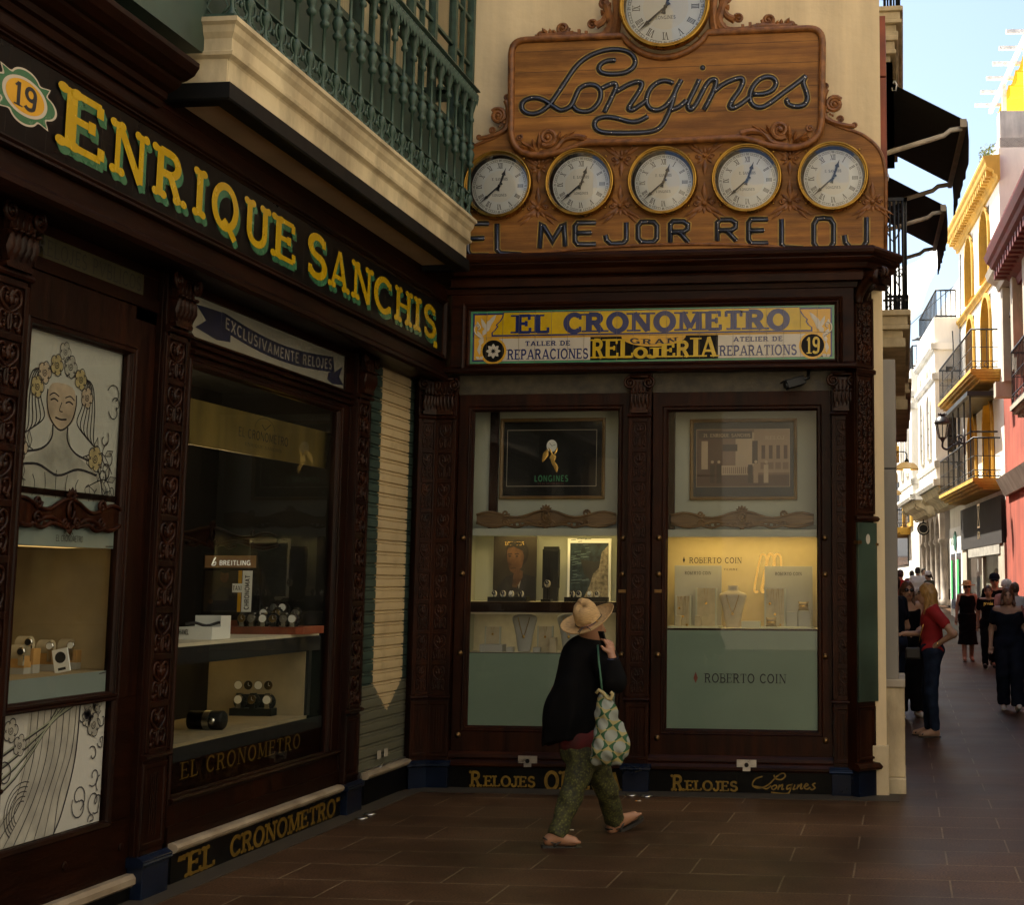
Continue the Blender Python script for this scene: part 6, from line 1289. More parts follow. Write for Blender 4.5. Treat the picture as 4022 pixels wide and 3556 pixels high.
for i, (x0, x1, y0, y1) in enumerate(((35, 92, 2535, 2648), (55, 128, 2488, 2640), (138, 216, 2510, 2630), (222, 296, 2508, 2640), (300, 364, 2535, 2648))):
    Yi = pl((x0 + x1) / 2, y1, -.3)[0]; Mi = Matrix(((1, 0, 0, 0), (0, 0, -1, Yi), (0, 1, 0, 0), (0, 0, 0, 1)))
    ua, ub = atY(x0, y1, Yi)[0], atY(x1, y1, Yi)[0]; vt = atY(x0, y0, Yi)[2]; vb = ov0 + .0
    t = thing('watch_holder', 'tan watch holder block with a watch, %s in the door case' % ('first from the left', 'tallest', 'third from the left', 'fourth from the left', 'last on the right')[i], 'watch holder', ((ua + ub) / 2, Yi, vb), 'watch holders in the door case')
    hh = (vt - vb); b = MB(Mi); b.box(ua, vb, -.06, ub, vb + hh * .22, 0, 1); b.box(ua, vb + hh * .22, -.06, ub, vb + hh * .62, 0, 0); b.build('block', [mat('tan leather', (.5, .29, .1), .5), m_grey], t, bev=.002)
    b = MB(Mi); um = (ua + ub) / 2; b.lathe([(.04, -.03), (.04, .03)], (um - .02, vb + hh * .72, -.03), 'u', 18); b.build('roll', m_velvet, t)
    b = MB(Mi); b.lathe([(.02, -.0), (.022, .008), (.018, .012)], (um + .025, vb + hh * .78, .006), 'w', 16); b.box(um + .012, vb + hh * .3, .001, um + .038, vb + hh * .7, .012); b.build('watch', m_silver, t)
    b = MB(Mi); b.disc((um + .025, vb + hh * .78), .0165, .0185, 16); b.build('face', m_ink if i in (0, 1, 4) else m_dial, t)
Yi = pl(245, 2650, -.14)[0]; Mi = Matrix(((1, 0, 0, 0), (0, 0, -1, Yi), (0, 1, 0, 0), (0, 0, 0, 1))) @ Matrix.Translation((atY(245, 2655, Yi)[0], ov0, 0)) @ Matrix.Rotation(math.radians(12), 4, 'Z')
t = thing('award_card', 'tilted white card with a round black seal in the left shop door case', 'card', P3(Mi, 0, 0, 0)); b = MB(Mi); b.box(-.04, .005, -.01, .04, .12, 0); b.build('card', m_dial, t)
b = MB(Mi); b.disc((0, .078), .028, .001, 20); b.box(-.02, .015, 0, .02, .028, .001); b.build('seal', m_ink, t)
valance(FL, 6.33, 7.30, 2.085, 1.845, -.03, 'dark carved valance across the left shop door', m_woodv)
m_pale = mat('pale art panel', (.45, .46, .43), .5, scale=2, var=.05); m_line = mat('art ink line', (.02, .018, .025), .5)
m_tint = [m_line, mat('art ochre', (.36, .3, .15), .6), mat('art blush', (.38, .31, .23), .6), mat('art sage', (.25, .28, .21), .6), mat('art stone', (.34, .34, .3), .6)]
def rose(b, u, v, r, w, tint):
    b.disc((u, v), r, w - .0004, 18, tint)
    for k in range(5): a = k * 2 * PI / 5; b.ribbon(arc(u + r * .62 * math.cos(a), v + r * .62 * math.sin(a), r * .5, r * .5, math.degrees(a) - 110, math.degrees(a) + 110, 8), r * .09, w + .0001 * k)
    b.ribbon(spiral(u, v, r * .42, 1.8, r * 50, 1, 16), r * .08, w + .0006)
def sprig(b, pts, wd, w, leaves=5, tint=3):
    p = smooth(pts, 5); b.ribbon(p, wd, w)
    for k in range(leaves):
        i = int(len(p) * (k + .7) / (leaves + 1)); i = min(i, len(p) - 2); d = (Vector(p[i + 1]) - Vector(p[i])).normalized(); n_ = Vector((-d.y, d.x)) * (1 if k % 2 else -1); a = Vector(p[i]); e = a + (d * .5 + n_) * .075; m = a + (d * .25 + n_ * .5) * .075
        o = [a, m + Vector((-n_.y, n_.x)) * .02, e, m - Vector((-n_.y, n_.x)) * .02]; b.poly([tuple(x) for x in o], w - .0003, w - .0003, tint); b.ribbon([tuple(x) for x in o + [a]], .005, w + .0004)
def art(u0, v0, u1, v1, w, label, kind):
    t = thing('art_panel', label, 'art panel', P3(FL, (u0 + u1) / 2, v0, w)); b = MB(FL); b.box(u0, v0, w - .012, u1, v1, w); b.build('panel', m_pale, t)
    b = MB(FL); w = w + .001; rr = random.Random(5 + kind); W, Hh = u1 - u0, v1 - v0; Q = lambda x, y: (u0 + W * x, v0 + Hh * y)
    if kind == 0:   # bouquet with curling fronds
        # a plain line portrait with a wreath
        sm_ = lambda p, wd, k=0, mi=0: b.ribbon(smooth([Q(*q_) for q_ in p], 5), wd, w + .0002 * k, mi=mi)
        b.poly(smooth([Q(*q_) for q_ in ((.5, .43), (.4, .5), (.385, .6), (.42, .7), (.58, .7), (.615, .6), (.6, .5))], 4, True), w - .0004, w - .0004, 2); b.poly([Q(.1, 0), Q(.16, .2), (Q(.4, .33)), Q(.44, .46), Q(.56, .46), Q(.6, .33), Q(.84, .2), Q(.9, 0)], w - .0006, w - .0006, 4)
        sm_([(.385, .66), (.385, .58), (.42, .49), (.5, .435), (.58, .49), (.615, .58), (.615, .66)], .009, 1)
        for sg in (-1, 1):
            sm_([(.5 + sg * .06, .46), (.5 + sg * .065, .38), (.5 + sg * .14, .31), (.5 + sg * .33, .24), (.5 + sg * .4, 0)], .011, 2); sm_([(.5 + sg * .03, .6), (.5 + sg * .06, .612), (.5 + sg * .09, .6)], .008, 3); sm_([(.5 + sg * .025, .63), (.5 + sg * .065, .645), (.5 + sg * .1, .625)], .006, 4)
            for k in range(6): sm_([(.5 + sg * .02, .82 - .012 * k), (.5 + sg * (.16 + .012 * k), .76), (.5 + sg * (.17 + .02 * k), .62), (.5 + sg * (.13 + .03 * k), .5 - .02 * k), (.5 + sg * (.2 + .03 * k), .43 - .02 * k)], .007, 5 + k)
        sm_([(.5, .6), (.485, .55), (.51, .545)], .005, 3); sm_([(.455, .505), (.5, .498), (.545, .505)], .009, 3)
        for k in range(7): sm_([(.22 + .09 * k, .2 - .02 * abs(k - 3)), (.25 + .08 * k, .1), (.2 + .1 * k, 0)], .005, k)
        sm_([(.18, .2), (.34, .22), (.5, .17), (.66, .22), (.82, .2)], .012, 9)
        for (x, y, r, tn) in ((.3, .66, .05, 1), (.35, .75, .05, 2), (.44, .81, .05, 1), (.55, .82, .052, 4), (.64, .76, .05, 1), (.7, .66, .05, 2), (.2, .3, .06, 2), (.8, .3, .06, 1), (.5, .9, .045, 4)): rose(b, *Q(x, y), r, w + .003, tn)
        for sg in (-1, 1):
            for k in range(0): b.ribbon(smooth([Q(.5 + sg * .2, .55 + .06 * k), Q(.5 + sg * (.3 + .02 * k), .62 + .05 * k), Q(.5 + sg * (.42 + .01 * k), .5 + .06 * k), Q(.5 + sg * .46, .4 + .05 * k)], 5), .006, w + .0003 + .00005 * k)
            sprig(b, [Q(.5 + sg * .2, .3), Q(.5 + sg * .36, .34), Q(.5 + sg * .46, .22)], .006, w, 5, 4); sprig(b, [Q(.5 + sg * .24, .12), Q(.5 + sg * .4, .18), Q(.5 + sg * .47, .08)], .006, w, 5, 4)
    else:           # drapery with long stems
        b.poly([Q(.02, 0), Q(.3, .3), Q(.36, .6), Q(.38, 1), Q(.78, 1), Q(.76, .55), Q(.68, .16), Q(.62, 0)], w - .0005, w - .0005, 4)
        for k in range(8): b.ribbon(smooth([Q(.4 + .05 * k, 1), Q(.38 + .05 * k, .62), Q(.3 + .05 * k, .3), Q(.1 + .075 * k, 0)], 6), .006 if k % 2 else .004, w + .0001 * k)
        b.ribbon(smooth([Q(.78, 1), Q(.76, .55), Q(.68, .16), Q(.62, 0)], 6), .011, w + .001)
        for k in range(4): sprig(b, [Q(.0, .3 + .09 * k), Q(.3, .5 + .08 * k), Q(.6 + .04 * k, .98)], .016, w + .0012 + .0002 * k, 0, 3)
        for k in range(4): b.ribbon(smooth([Q(.0, .31 + .09 * k), Q(.3, .51 + .08 * k), Q(.61 + .04 * k, .99)], 5), .008, w + .0022 + .0001 * k, mi=3)
        for (x, y, r, tn) in ((.86, .93, .05, 4), (.9, .8, .055, 4), (.84, .86, .04, 4), (.25, .86, .05, 4), (.14, .78, .05, 4), (.32, .74, .045, 4), (.92, .97, .04, 4)): rose(b, *Q(x, y), r, w + .003, tn)
        for k in range(5): b.ribbon(spiral(*Q(.36, .22), .06 + .022 * k, .45, 1.2, 1, 12, .8), .005, w + .0014)
    for k in range(46):     # dense curling tendrils
        x, y = rr.random(), rr.random() * (.95 if kind == 0 else .9); r = .03 + .05 * rr.random()
        if kind == 0 and .15 < x < .85: continue
        if kind == 1 and .25 < x < .8: continue
        p = spiral(*Q(x, y), r, .6 + .6 * rr.random(), rr.random() * 6, rr.choice((-1, 1)), 14, .25); p = [q_ for q_ in p if u0 + .01 < q_[0] < u1 - .01 and v0 + .01 < q_[1] < v1 - .01]
        if len(p) > 4: b.ribbon(p, .006, w + .0026 + .00004 * k)
    b.build('printed_lines', m_tint, t)
art(6.2, 1.99, 7.285, 2.815, -.062, 'upper pale panel with a line drawn wreathed head in the left shop door', 0)
art(6.2, .43, 7.285, 1.035, -.05, 'lower pale panel with black line drapery and long stems in the left shop door', 1)
# ================================================================== THE STREET BEYOND
def wallframe(far, near):
    fx, fy = far; nx, ny = near; L = math.hypot(nx - fx, ny - fy); a, c = (nx - fx) / L, (ny - fy) / L
    M = Matrix(((a, 0, c, fx), (c, 0, -a, fy), (0, 1, 0, 0), (0, 0, 0, 1)))
    return M, L
def pw(M, px, py, w=0.0):
    d = Vector(ray(px, py)); n = Vector((M[0][2], M[1][2], M[2][2])); o = Vector((M[0][3], M[1][3], M[2][3])) + n * w
    c = Vector((0, 0, H)); t = (o - c).dot(n) / d.dot(n); p = M.inverted() @ (c + d * t); return p.x, p.y
Z5 = lambda x, y: (3400 + x * .498, y * .498)
Z6 = lambda x, y: (3400 + x * .498, 800 + y * .498)
Z7 = lambda x, y: (3400 + x * .498, 1600 + y * .498)
m_wht = mat('white lime wash', (.8, .77, .7), .9, scale=.6, var=.04, bump=.1, det=8)
m_ylw = mat('ochre trim paint', (.56, .33, .05), .8, scale=2, var=.12)
m_red = mat('red stucco', (.3, .055, .028), .9, scale=1.2, var=.2)
m_redt = mat('oxblood trim', (.10, .009, .007), .7, scale=3, var=.2)
m_stone = mat('grey stone', (.42, .37, .29), .8, scale=2, var=.15, bump=.2)
m_dglass = mat('dark window', (.02, .022, .024), .08, spec=.8, var=.2)
m_grime = mat('weathered white wall', (.66, .63, .57), .9, scale=1.3, col2=(.42, .39, .34), det=9)
m_brown = mat('dark brown fascia', (.035, .024, .018), .5, var=.15)
m_shopw = mat('pale shop interior', (.6, .56, .42), .8, scale=3, var=.1)
weather(m_wht, .2, (1.2, 1.2, .3)); weather(m_ylw, .3, (2, 2, .6)); weather(m_grime, .4, (2, 2, .4)); weather(m_red, .3); weather(m_stone, .3, (1.5, 1.5, .5))
def arch_poly(u0, u1, v0, v1, n=10):
    r = (u1 - u0) / 2; return [(u0, v0), (u1, v0)] + [((u0 + u1) / 2 + r * math.cos(PI * i / n), v1 - r * .9 + r * .9 * math.sin(PI * i / n)) for i in range(n + 1)]
def arch_window(parent, M, u0, u1, v0, v1, w0=0., depth=.32, fr=.11, m_fr=None, shutter=False, name='window'):
    m_fr = m_fr or m_ylw
    b = MB(M); o = arch_poly(u0 - fr, u1 + fr, v0, v1 + fr); i_ = arch_poly(u0, u1, v0, v1); n = len(o)
    vs = [(x, y, w0 + .07) for x, y in o] + [(x, y, w0 + .07) for x, y in i_] + [(x, y, w0 + .002) for x, y in o] + [(x, y, w0 - depth) for x, y in i_]
    fs = []
    for k in range(n):
        j = (k + 1) % n
        if k == 0: fs.append((n, n + 1, 3 * n + 1, 3 * n)); continue
        fs += [(k, j, n + j, n + k), (2 * n + k, 2 * n + j, j, k), (n + k, n + j, 3 * n + j, 3 * n + k)]
    b.add(vs, fs); f_ = b.build(name, m_fr, parent)
    b = MB(M); b.poly(i_, w0 - depth - .02, w0 - depth + .004); b.build('pane', m_dglass, f_)
    b = MB(M); um = (u0 + u1) / 2; b.box(um - .03, v0, w0 - depth, um + .03, v1 - .05, w0 - depth + .04)
    for k in range(1, 4): b.box(u0, v0 + (v1 - v0) * k / 4 - .015, w0 - depth, u1, v0 + (v1 - v0) * k / 4 + .015, w0 - depth + .035)
    b.build('glazing_bar', m_brown, f_)
    return f_
def wall_holes(b, u0, v0, u1, v1, holes, w=0, d=.34):
    # a flat wall front made of strips round rectangular openings (holes sorted by u, not overlapping in u)
    us = sorted(set([u0, u1] + [h[0] for h in holes] + [h[1] for h in holes]))
    for a, c in zip(us, us[1:]):
        hs = sorted([h for h in holes if h[0] <= a + 1e-6 and h[1] >= c - 1e-6], key=lambda h: h[2]); v = v0
        for h in hs: b.plane(a, v, c, h[2], w); v = h[3]
        b.plane(a, v, c, v1, w)
def rail_balcony(parent, M, u0, u1, vt, pj, rail, w0=0, m_sl=None, n=30, th=.28, name='balcony'):
    b = MB(M); m_sl = m_sl or m_ylw
    for (o, a, c) in ((0, -.09, 0), (-.05, -.16, -.09), (-.14, -.22, -.16), (-.26, -th, -.22)): b.box(u0 - o * .5, vt + a, w0 + .001, u1 + o * .5, vt + c, w0 + pj + o)
    sl = b.build(name, m_sl, parent)
    b = MB(M); e = .05
    P = [(u0 + e, w0 + .05), (u0 + e, w0 + pj - e), (u1 - e, w0 + pj - e), (u1 - e, w0 + .05)]
    for v, r in ((rail, .025), (rail * .55, .01), (rail * .2, .012), (.05, .014)): b.tube([(x, vt + v, y) for x, y in P], r, 5)
    for i in range(n + 1):
        u = u0 + e + (u1 - u0 - 2 * e) * i / n; b.tube([(u, vt, w0 + pj - e), (u, vt + rail, w0 + pj - e)], .010, 4)
        if i % 2 == 0: b.tube([(u + .03 * math.cos(t), vt + rail * .11 + .05 * math.sin(t), w0 + pj - e) for t in [k * PI / 4 for k in range(9)]], .007, 4)
    for s in (u0 + e, u1 - e):
        for i in range(1, 5): w = w0 + .05 + (pj - e) * i / 5; b.tube([(s, vt, w), (s, vt + rail, w)], .011, 4)
        for i in range(3): w = w0 + .15 + (pj - .15) * i / 3; b.tube([(s, vt + rail * .11 + .06 * math.sin(t), w + .06 * math.cos(t)) for t in [k * PI / 4 for k in range(9)]], .009, 4)
    b.build('railing', m_iron, sl); return sl

# ---------------- yellow and white house
FY, LY = wallframe((1.79, 45), (2.49, 36.9))
yb = thing('town_house', 'white town house with ochre yellow arches, cornice and two long balconies', 'building', (3, 41, gz(41)))
wins = []
for (x0, x1, y0, y1) in ((3801, 3826, 1206, 930), (3858, 3892, 1112, 815), (3806, 3832, 1560, 1246), (3866, 3897, 1440, 1157), (3808, 3840, 1900, 1632), (3868, 3904, 1870, 1560)):
    a, va = pw(FY, x0, y0); c, _ = pw(FY, x1, y0); _, vb = pw(FY, (x0 + x1) / 2, y1); wins.append((a, c, va, vb))
ct = pw(FY, 3771, 969)[1]; ROOF = ct + .75
# straighten the storeys: sills and heads level
st = [(wins[0][2] * .5 + wins[1][2] * .5, (wins[0][3] + wins[1][3]) / 2), ((wins[2][2] + wins[3][2]) / 2, (wins[2][3] + wins[3][3]) / 2), ((wins[4][2] + wins[5][2]) / 2, (wins[4][3] + wins[5][3]) / 2)]
b1v = (pw(FY, 3756, 1569, .6)[1] + pw(FY, 3870, 1452, .6)[1]) / 2 + .25; b2v = (pw(FY, 3746, 1971, .6)[1] + pw(FY, 3868, 1899, .6)[1]) / 2 + .25
st[1] = (b1v + .02, st[1][1]); st[2] = (b2v + .02, st[2][1])
hol = []
for i in range(3):
    for j in (0, 1): hol.append((wins[2 * i + j][0], wins[2 * i + j][1], st[i][0], st[i][1]))
# use the same axis for each column of windows
cols = [(sum(h[0] for h in hol[j::2]) / 3, sum(h[1] for h in hol[j::2]) / 3) for j in (0, 1)]
sfv = pw(FY, 3840, 2003)[1]
b = MB(FY)
holes = [(c[0], c[1], s[0], s[1]) for c in cols for s in st]
wall_holes(b, 0, sfv, LY, ROOF - .02, holes); b.box(0, 0, -6, LY, ROOF - .02, -.36); b.box(LY - .02, sfv, -.36, LY, ROOF - .02, -.002); b.box(0, ROOF - .02, -6, LY, ROOF + .25, -.02)
b.build('wall', m_wht, yb)
for c in cols:
    for s in st: arch_window(yb, FY, c[0], c[1], s[0], s[1])
b = MB(FY)
b.mould([(0, ct - .12), (.06, ct - .12), (.08, ct), (.15, ct + .04), (.16, ct + .12), (.34, ct + .22), (.36, ct + .28), (.36, ct + .34), (.41, ct + .4), (.42, ct + .47), (0, ct + .52)], -.2, LY + .2)
for i in range(26): u = LY * (i + .5) / 26; b.box(u - .07, ct + .03, .14, u + .07, ct + .18, .31)
b.build('cornice', m_ylw, yb)
mv = pw(FY, 3840, 1178)[1]; b = MB(FY); b.mould([(0, mv - .14), (.05, mv - .14), (.06, mv - .06), (.12, mv), (.13, mv + .06), (0, mv + .1)], 0, LY); b.build('string_course', m_ylw, yb)
rail_balcony(yb, FY, .4, LY - .35, b1v, .75, 1.0); rail_balcony(yb, FY, .3, LY - .3, b2v, .75, 1.0)
b = MB(FY)     # slender glazed tribune frame on the lower balcony
tv = b1v - .62
for u in (2.4, 3.6, 4.8, 6.0, 7.2): b.tube([(u, b2v, .7), (u, tv, .7)], .022, 4)
for v in (tv, tv - .9): b.tube([(2.4, v, .7), (7.2, v, .7), (7.2, v, .02)], .022, 4)
b.box(2.3, tv, 0, 7.3, tv + .12, .78); b.build('tribune', m_iron, yb)
# shopfront of the house
b = MB(FY); gv = .45; b.box(.1, sfv - 1.05, 0, LY - .1, sfv + .12, .1); sfo = b.build('shop_fascia', mat('matt black brown fascia', (.014, .01, .008), .8, var=.2), yb)
b = MB(FY); b.box(1.6, sfv - 1.3, 0.0, LY - .6, sfv - 1.05, .09); b.build('sign_band', mat('grey sign band', (.3, .28, .24), .7), sfo)
eu, ev = pw(FY, 3843, 2028, .1); b = MB(FY)
b.ribbon([(eu - .22, ev + .3), (eu + .22, ev + .3), (eu + .05, ev), (eu + .22, ev - .3), (eu - .22, ev - .3), (eu - .05, ev), (eu - .22, ev + .3)], .05, .104); text(b, 'NON', eu, ev - .62, .2, .104, T=.18, align='c', serif=0); b.build('emblem', m_gold2, sfo)
b = MB(FY); b.box(0, 0, -.02, 1.0, sfv - 1.05, .06); b.box(LY - 1.0, 0, -.02, LY, sfv - 1.05, .06); b.box(4.2, 0, -.02, 4.35, sfv - 1.3, .06); b.box(1, gv - .2, -.02, LY - 1, gv + .1, .03); b.build('shop_pier', m_stone, yb)
b = MB(FY); b.plane(1.0, gv, LY - 1, sfv - 1.05, .0); b.build('shop_pane', m_glass, yb)
b = MB(FY); b.box(1.0, 0, -.34, LY - 1, sfv - 1.0, -.3); b.build('shop_interior', m_shopw, yb)
b = MB(FY)
for i in range(4): b.box(4.7 + .4 * i, gv + .4, -.28, 4.95 + .4 * i, gv + .9 + .3 * (i % 2), -.1)
b.build('goods', m_stone, yb)
# roof: set-back rooms, terrace pergola with a yellow blind, aerial, plants
b = MB(FY); b.box(LY - 3.2, ROOF, -5, LY - .05, ROOF + 1.5, -1.2); b.box(LY - .5, ROOF, -6, LY + .0, ROOF + .95, -.05); b.box(LY, ROOF - .6, -6, LY + 6, ROOF + .5, -.9); b.build('roof_room', m_grime, yb)
pg = thing('pergola', 'white roof terrace pergola with a ribbed yellow sun blind', 'pergola', tuple(FY @ Vector((LY, ROOF, -2))))
b = MB(FY); 
for (u, w) in ((LY - .9, -.9), (LY - 4.6, -.9), (LY - .9, -4), (LY - 4.6, -4)): b.box(u - .06, ROOF, w - .06, u + .06, ROOF + 3.3, w + .06)
for w in (-.9, -4): b.box(LY - 7.2, ROOF + 3.2, w - .05, LY - .5, ROOF + 3.32, w + .05)
for i in range(6): u = LY - .9 - 1.2 * i; b.box(u - .05, ROOF + 3.32, -5, u + .05, ROOF + 3.42, -.4)
b.build('frame', mat('white painted timber', (.75, .74, .7), .6), pg)
b = MB(FY); vs, fs = [], []; nu, nw = 30, 8
for i in range(nu + 1):
    for j in range(nw + 1): vs.append((LY - .7 - 6.2 * i / nu, ROOF + 3.14 - .16 * abs(math.sin(PI * i / nu * 5)) , -1.0 - 3.4 * j / nw))
b.add(vs, [(i * (nw + 1) + j, (i + 1) * (nw + 1) + j, (i + 1) * (nw + 1) + j + 1, i * (nw + 1) + j + 1) for i in range(nu) for j in range(nw)], 0, True)
m_cloth = bpy.data.materials.new('yellow blind cloth'); m_cloth.use_nodes = True; nn, ll, bb = nodes_of(m_cloth)
bb.inputs['Base Color'].default_value = (.75, .42, .02, 1); bb.inputs['Roughness'].default_value = .9
tr = nn.new('ShaderNodeBsdfTranslucent'); tr.inputs[0].default_value = (.9, .5, .02, 1); ms_ = nn.new('ShaderNodeMixShader'); ms_.inputs[0].default_value = .55
ll.new(bb.outputs[0], ms_.inputs[1]); ll.new(tr.outputs[0], ms_.inputs[2]); ll.new(ms_.outputs[0], nn['Material Output'].inputs[0])
b.build('blind', m_cloth, pg)
an = thing('aerial', 'spiky television aerial on the roof above the pergola', 'aerial', tuple(FY @ Vector((LY - 1.2, ROOF + 3, -5)))); b = MB(FY)
b.tube([(LY - 1.2, ROOF + 1.4, -4.8), (LY - 1.2, ROOF + 4.9, -4.8)], .03, 5); b.tube([(LY - 1.9, ROOF + 4.4, -4.8), (LY + .6, ROOF + 4.9, -4.8)], .02, 4)
for i in range(10): u = LY - 1.2 + .18 * i; b.tube([(u, ROOF + 4.55 + .036 * i, -5.1), (u, ROOF + 4.55 + .036 * i, -4.5)], .014, 4)
for i in range(4): b.tube([(LY - 1.9 + .1 * i, ROOF + 4.0 + .2 * i, -5), (LY - 1.9 + .1 * i, ROOF + 4.0 + .2 * i, -4.6)], .014, 4)
b.build('mast', m_iron, an)
def bush(name, label, M, u, v, w, r, n, col=(.07, .12, .03)):
    m_ = mat('leaf ' + name, col, .6, scale=9, col2=tuple(c * .45 for c in col)); b = MB(M); rr = random.Random(n)
    for i in range(n):
        a, q_ = rr.random() * 2 * PI, rr.random() ** .5; x, y, z = u + r * q_ * math.cos(a), v + r * .9 * rr.random() ** .7, w + r * .5 * q_ * math.sin(a); s = r * .09
        d = Vector((rr.uniform(-1, 1), rr.uniform(-.3, 1), rr.uniform(-1, 1))) * s; e = Vector((rr.uniform(-1, 1), rr.uniform(-1, 1), rr.uniform(-1, 1))).cross(d).normalized() * s * .5
        p = Vector((x, y, z)); b.add([p - d, p + e, p + d, p - e], [(0, 1, 2, 3)])
    o = b.build(name, m_, loc=P3(M, u, v, w)); return tag(o, label, 'plant')
bush('roof_plant', 'green weeds growing from the gutter above the ochre cornice', FY, LY - .9, ROOF - .2, .1, .5, 260, (.16, .2, .05)); bush('roof_plant', 'wispy dry plant hanging under the pergola edge', FY, LY - 4.2, ROOF + .1, -.3, .4, 120, (.14, .14, .07))

# ---------------- red house at the right edge
FD, LD = wallframe((2.49, 36.9), (3.55, 15))
rd = thing('town_house', 'red town house with oxblood cornice and carved stone window at the right edge', 'building', (4, 26, 0))
uc0 = max(.3, pw(FD, 3878, 1079, .7)[0]); ub0 = pw(FD, 3965, 1560, .8)[0]; uw0 = pw(FD, 3916, 1200, .3)[0]
cv = pw(FD, 3878, 1079, .7)[1]; rt = pw(FD, 3960, 770, .4)[1]
b = MB(FD); b.box(0, -.2, -5, LD, rt - .1, 0); b.build('wall', m_red, rd)
b = MB(FD); b.mould([(0, cv - .35), (.1, cv - .35), (.14, cv - .2), (.3, cv - .12), (.32, cv), (.62, cv + .12), (.66, cv + .2), (.72, cv + .24), (.78, cv + .38), (0, cv + .5)], uc0, LD)
for i in range(40): u = uc0 + .15 + .42 * i; b.box(u - .1, cv - .14, .28, u + .1, cv + .05, .56)
b.mould([(0, rt - .4), (.14, rt - .4), (.2, rt - .3), (.24, rt - .2), (.32, rt - .1), (.34, rt), (0, rt + .05)], -.05, LD); b.build('cornice', m_redt, rd)
b = MB(FD); b.box(0, cv + .5, .0, LD, rt - .4, .03); b.build('attic', m_wht, rd)
b = MB(FD)
for u in (.5, 3.2, 5.9): b.box(u, cv + .5, .03, u + .5, rt - .4, .13)
b.build('attic_pier', m_redt, rd)
wv0, wv1 = pw(FD, 4000, 1440)[1], pw(FD, 3960, 1150)[1]
def stone_window(u0):
    b = MB(FD); u1 = u0 + 1.5
    b.box(u0 - .4, wv0 - .2, 0, u0, wv1, .22); b.box(u1, wv0 - .2, 0, u1 + .4, wv1, .22); b.mould([(0, wv1), (.26, wv1), (.3, wv1 + .12), (.5, wv1 + .26), (.55, wv1 + .4), (0, wv1 + .45)], u0 - .6, u1 + .6)
    b.poly([(u0 - .6, wv1 + .45), (u1 + .6, wv1 + .45), ((u0 + u1) / 2, wv1 + .85)], .0, .4); b.box(u0 - .55, wv0 - .55, 0, u0 - .1, wv0 - .2, .4)
    o = b.build('window', m_stone, rd); b = MB(FD); b.box(u0, wv0, .0, u1, wv1, .03); b.build('pane', m_dglass, o)
    b = MB(FD); um = (u0 + u1) / 2; b.box(um - .05, wv0, .03, um + .05, wv1, .08); b.box(u0, wv0 + 1.3, .03, u1, wv0 + 1.4, .08); b.build('glazing_bar', m_brown, o)
for u in (uw0 + .4, uw0 + 4.4): stone_window(u)
bv = pw(FD, 3985, 1600, .7)[1]; rail_balcony(rd, FD, ub0, ub0 + 7, bv, .8, 1.05, m_sl=m_stone, n=34, th=.4)
b = MB(FD); b.mould([(0, bv - 1.3), (.1, bv - 1.3), (.2, bv - 1.1), (.3, bv - .9), (0, bv - .8)], .6, 9); b.box(ub0, -.1, 0, ub0 + .6, 3.6, .1); b.box(ub0 + .6, 3.1, 0, ub0 + 5, 3.6, .1); b.build('stone_trim', m_stone, rd)
b = MB(FD); b.box(ub0 + .6, 0, .0, ub0 + 5, 3.1, .02); b.build('doorway', m_dglass, rd)

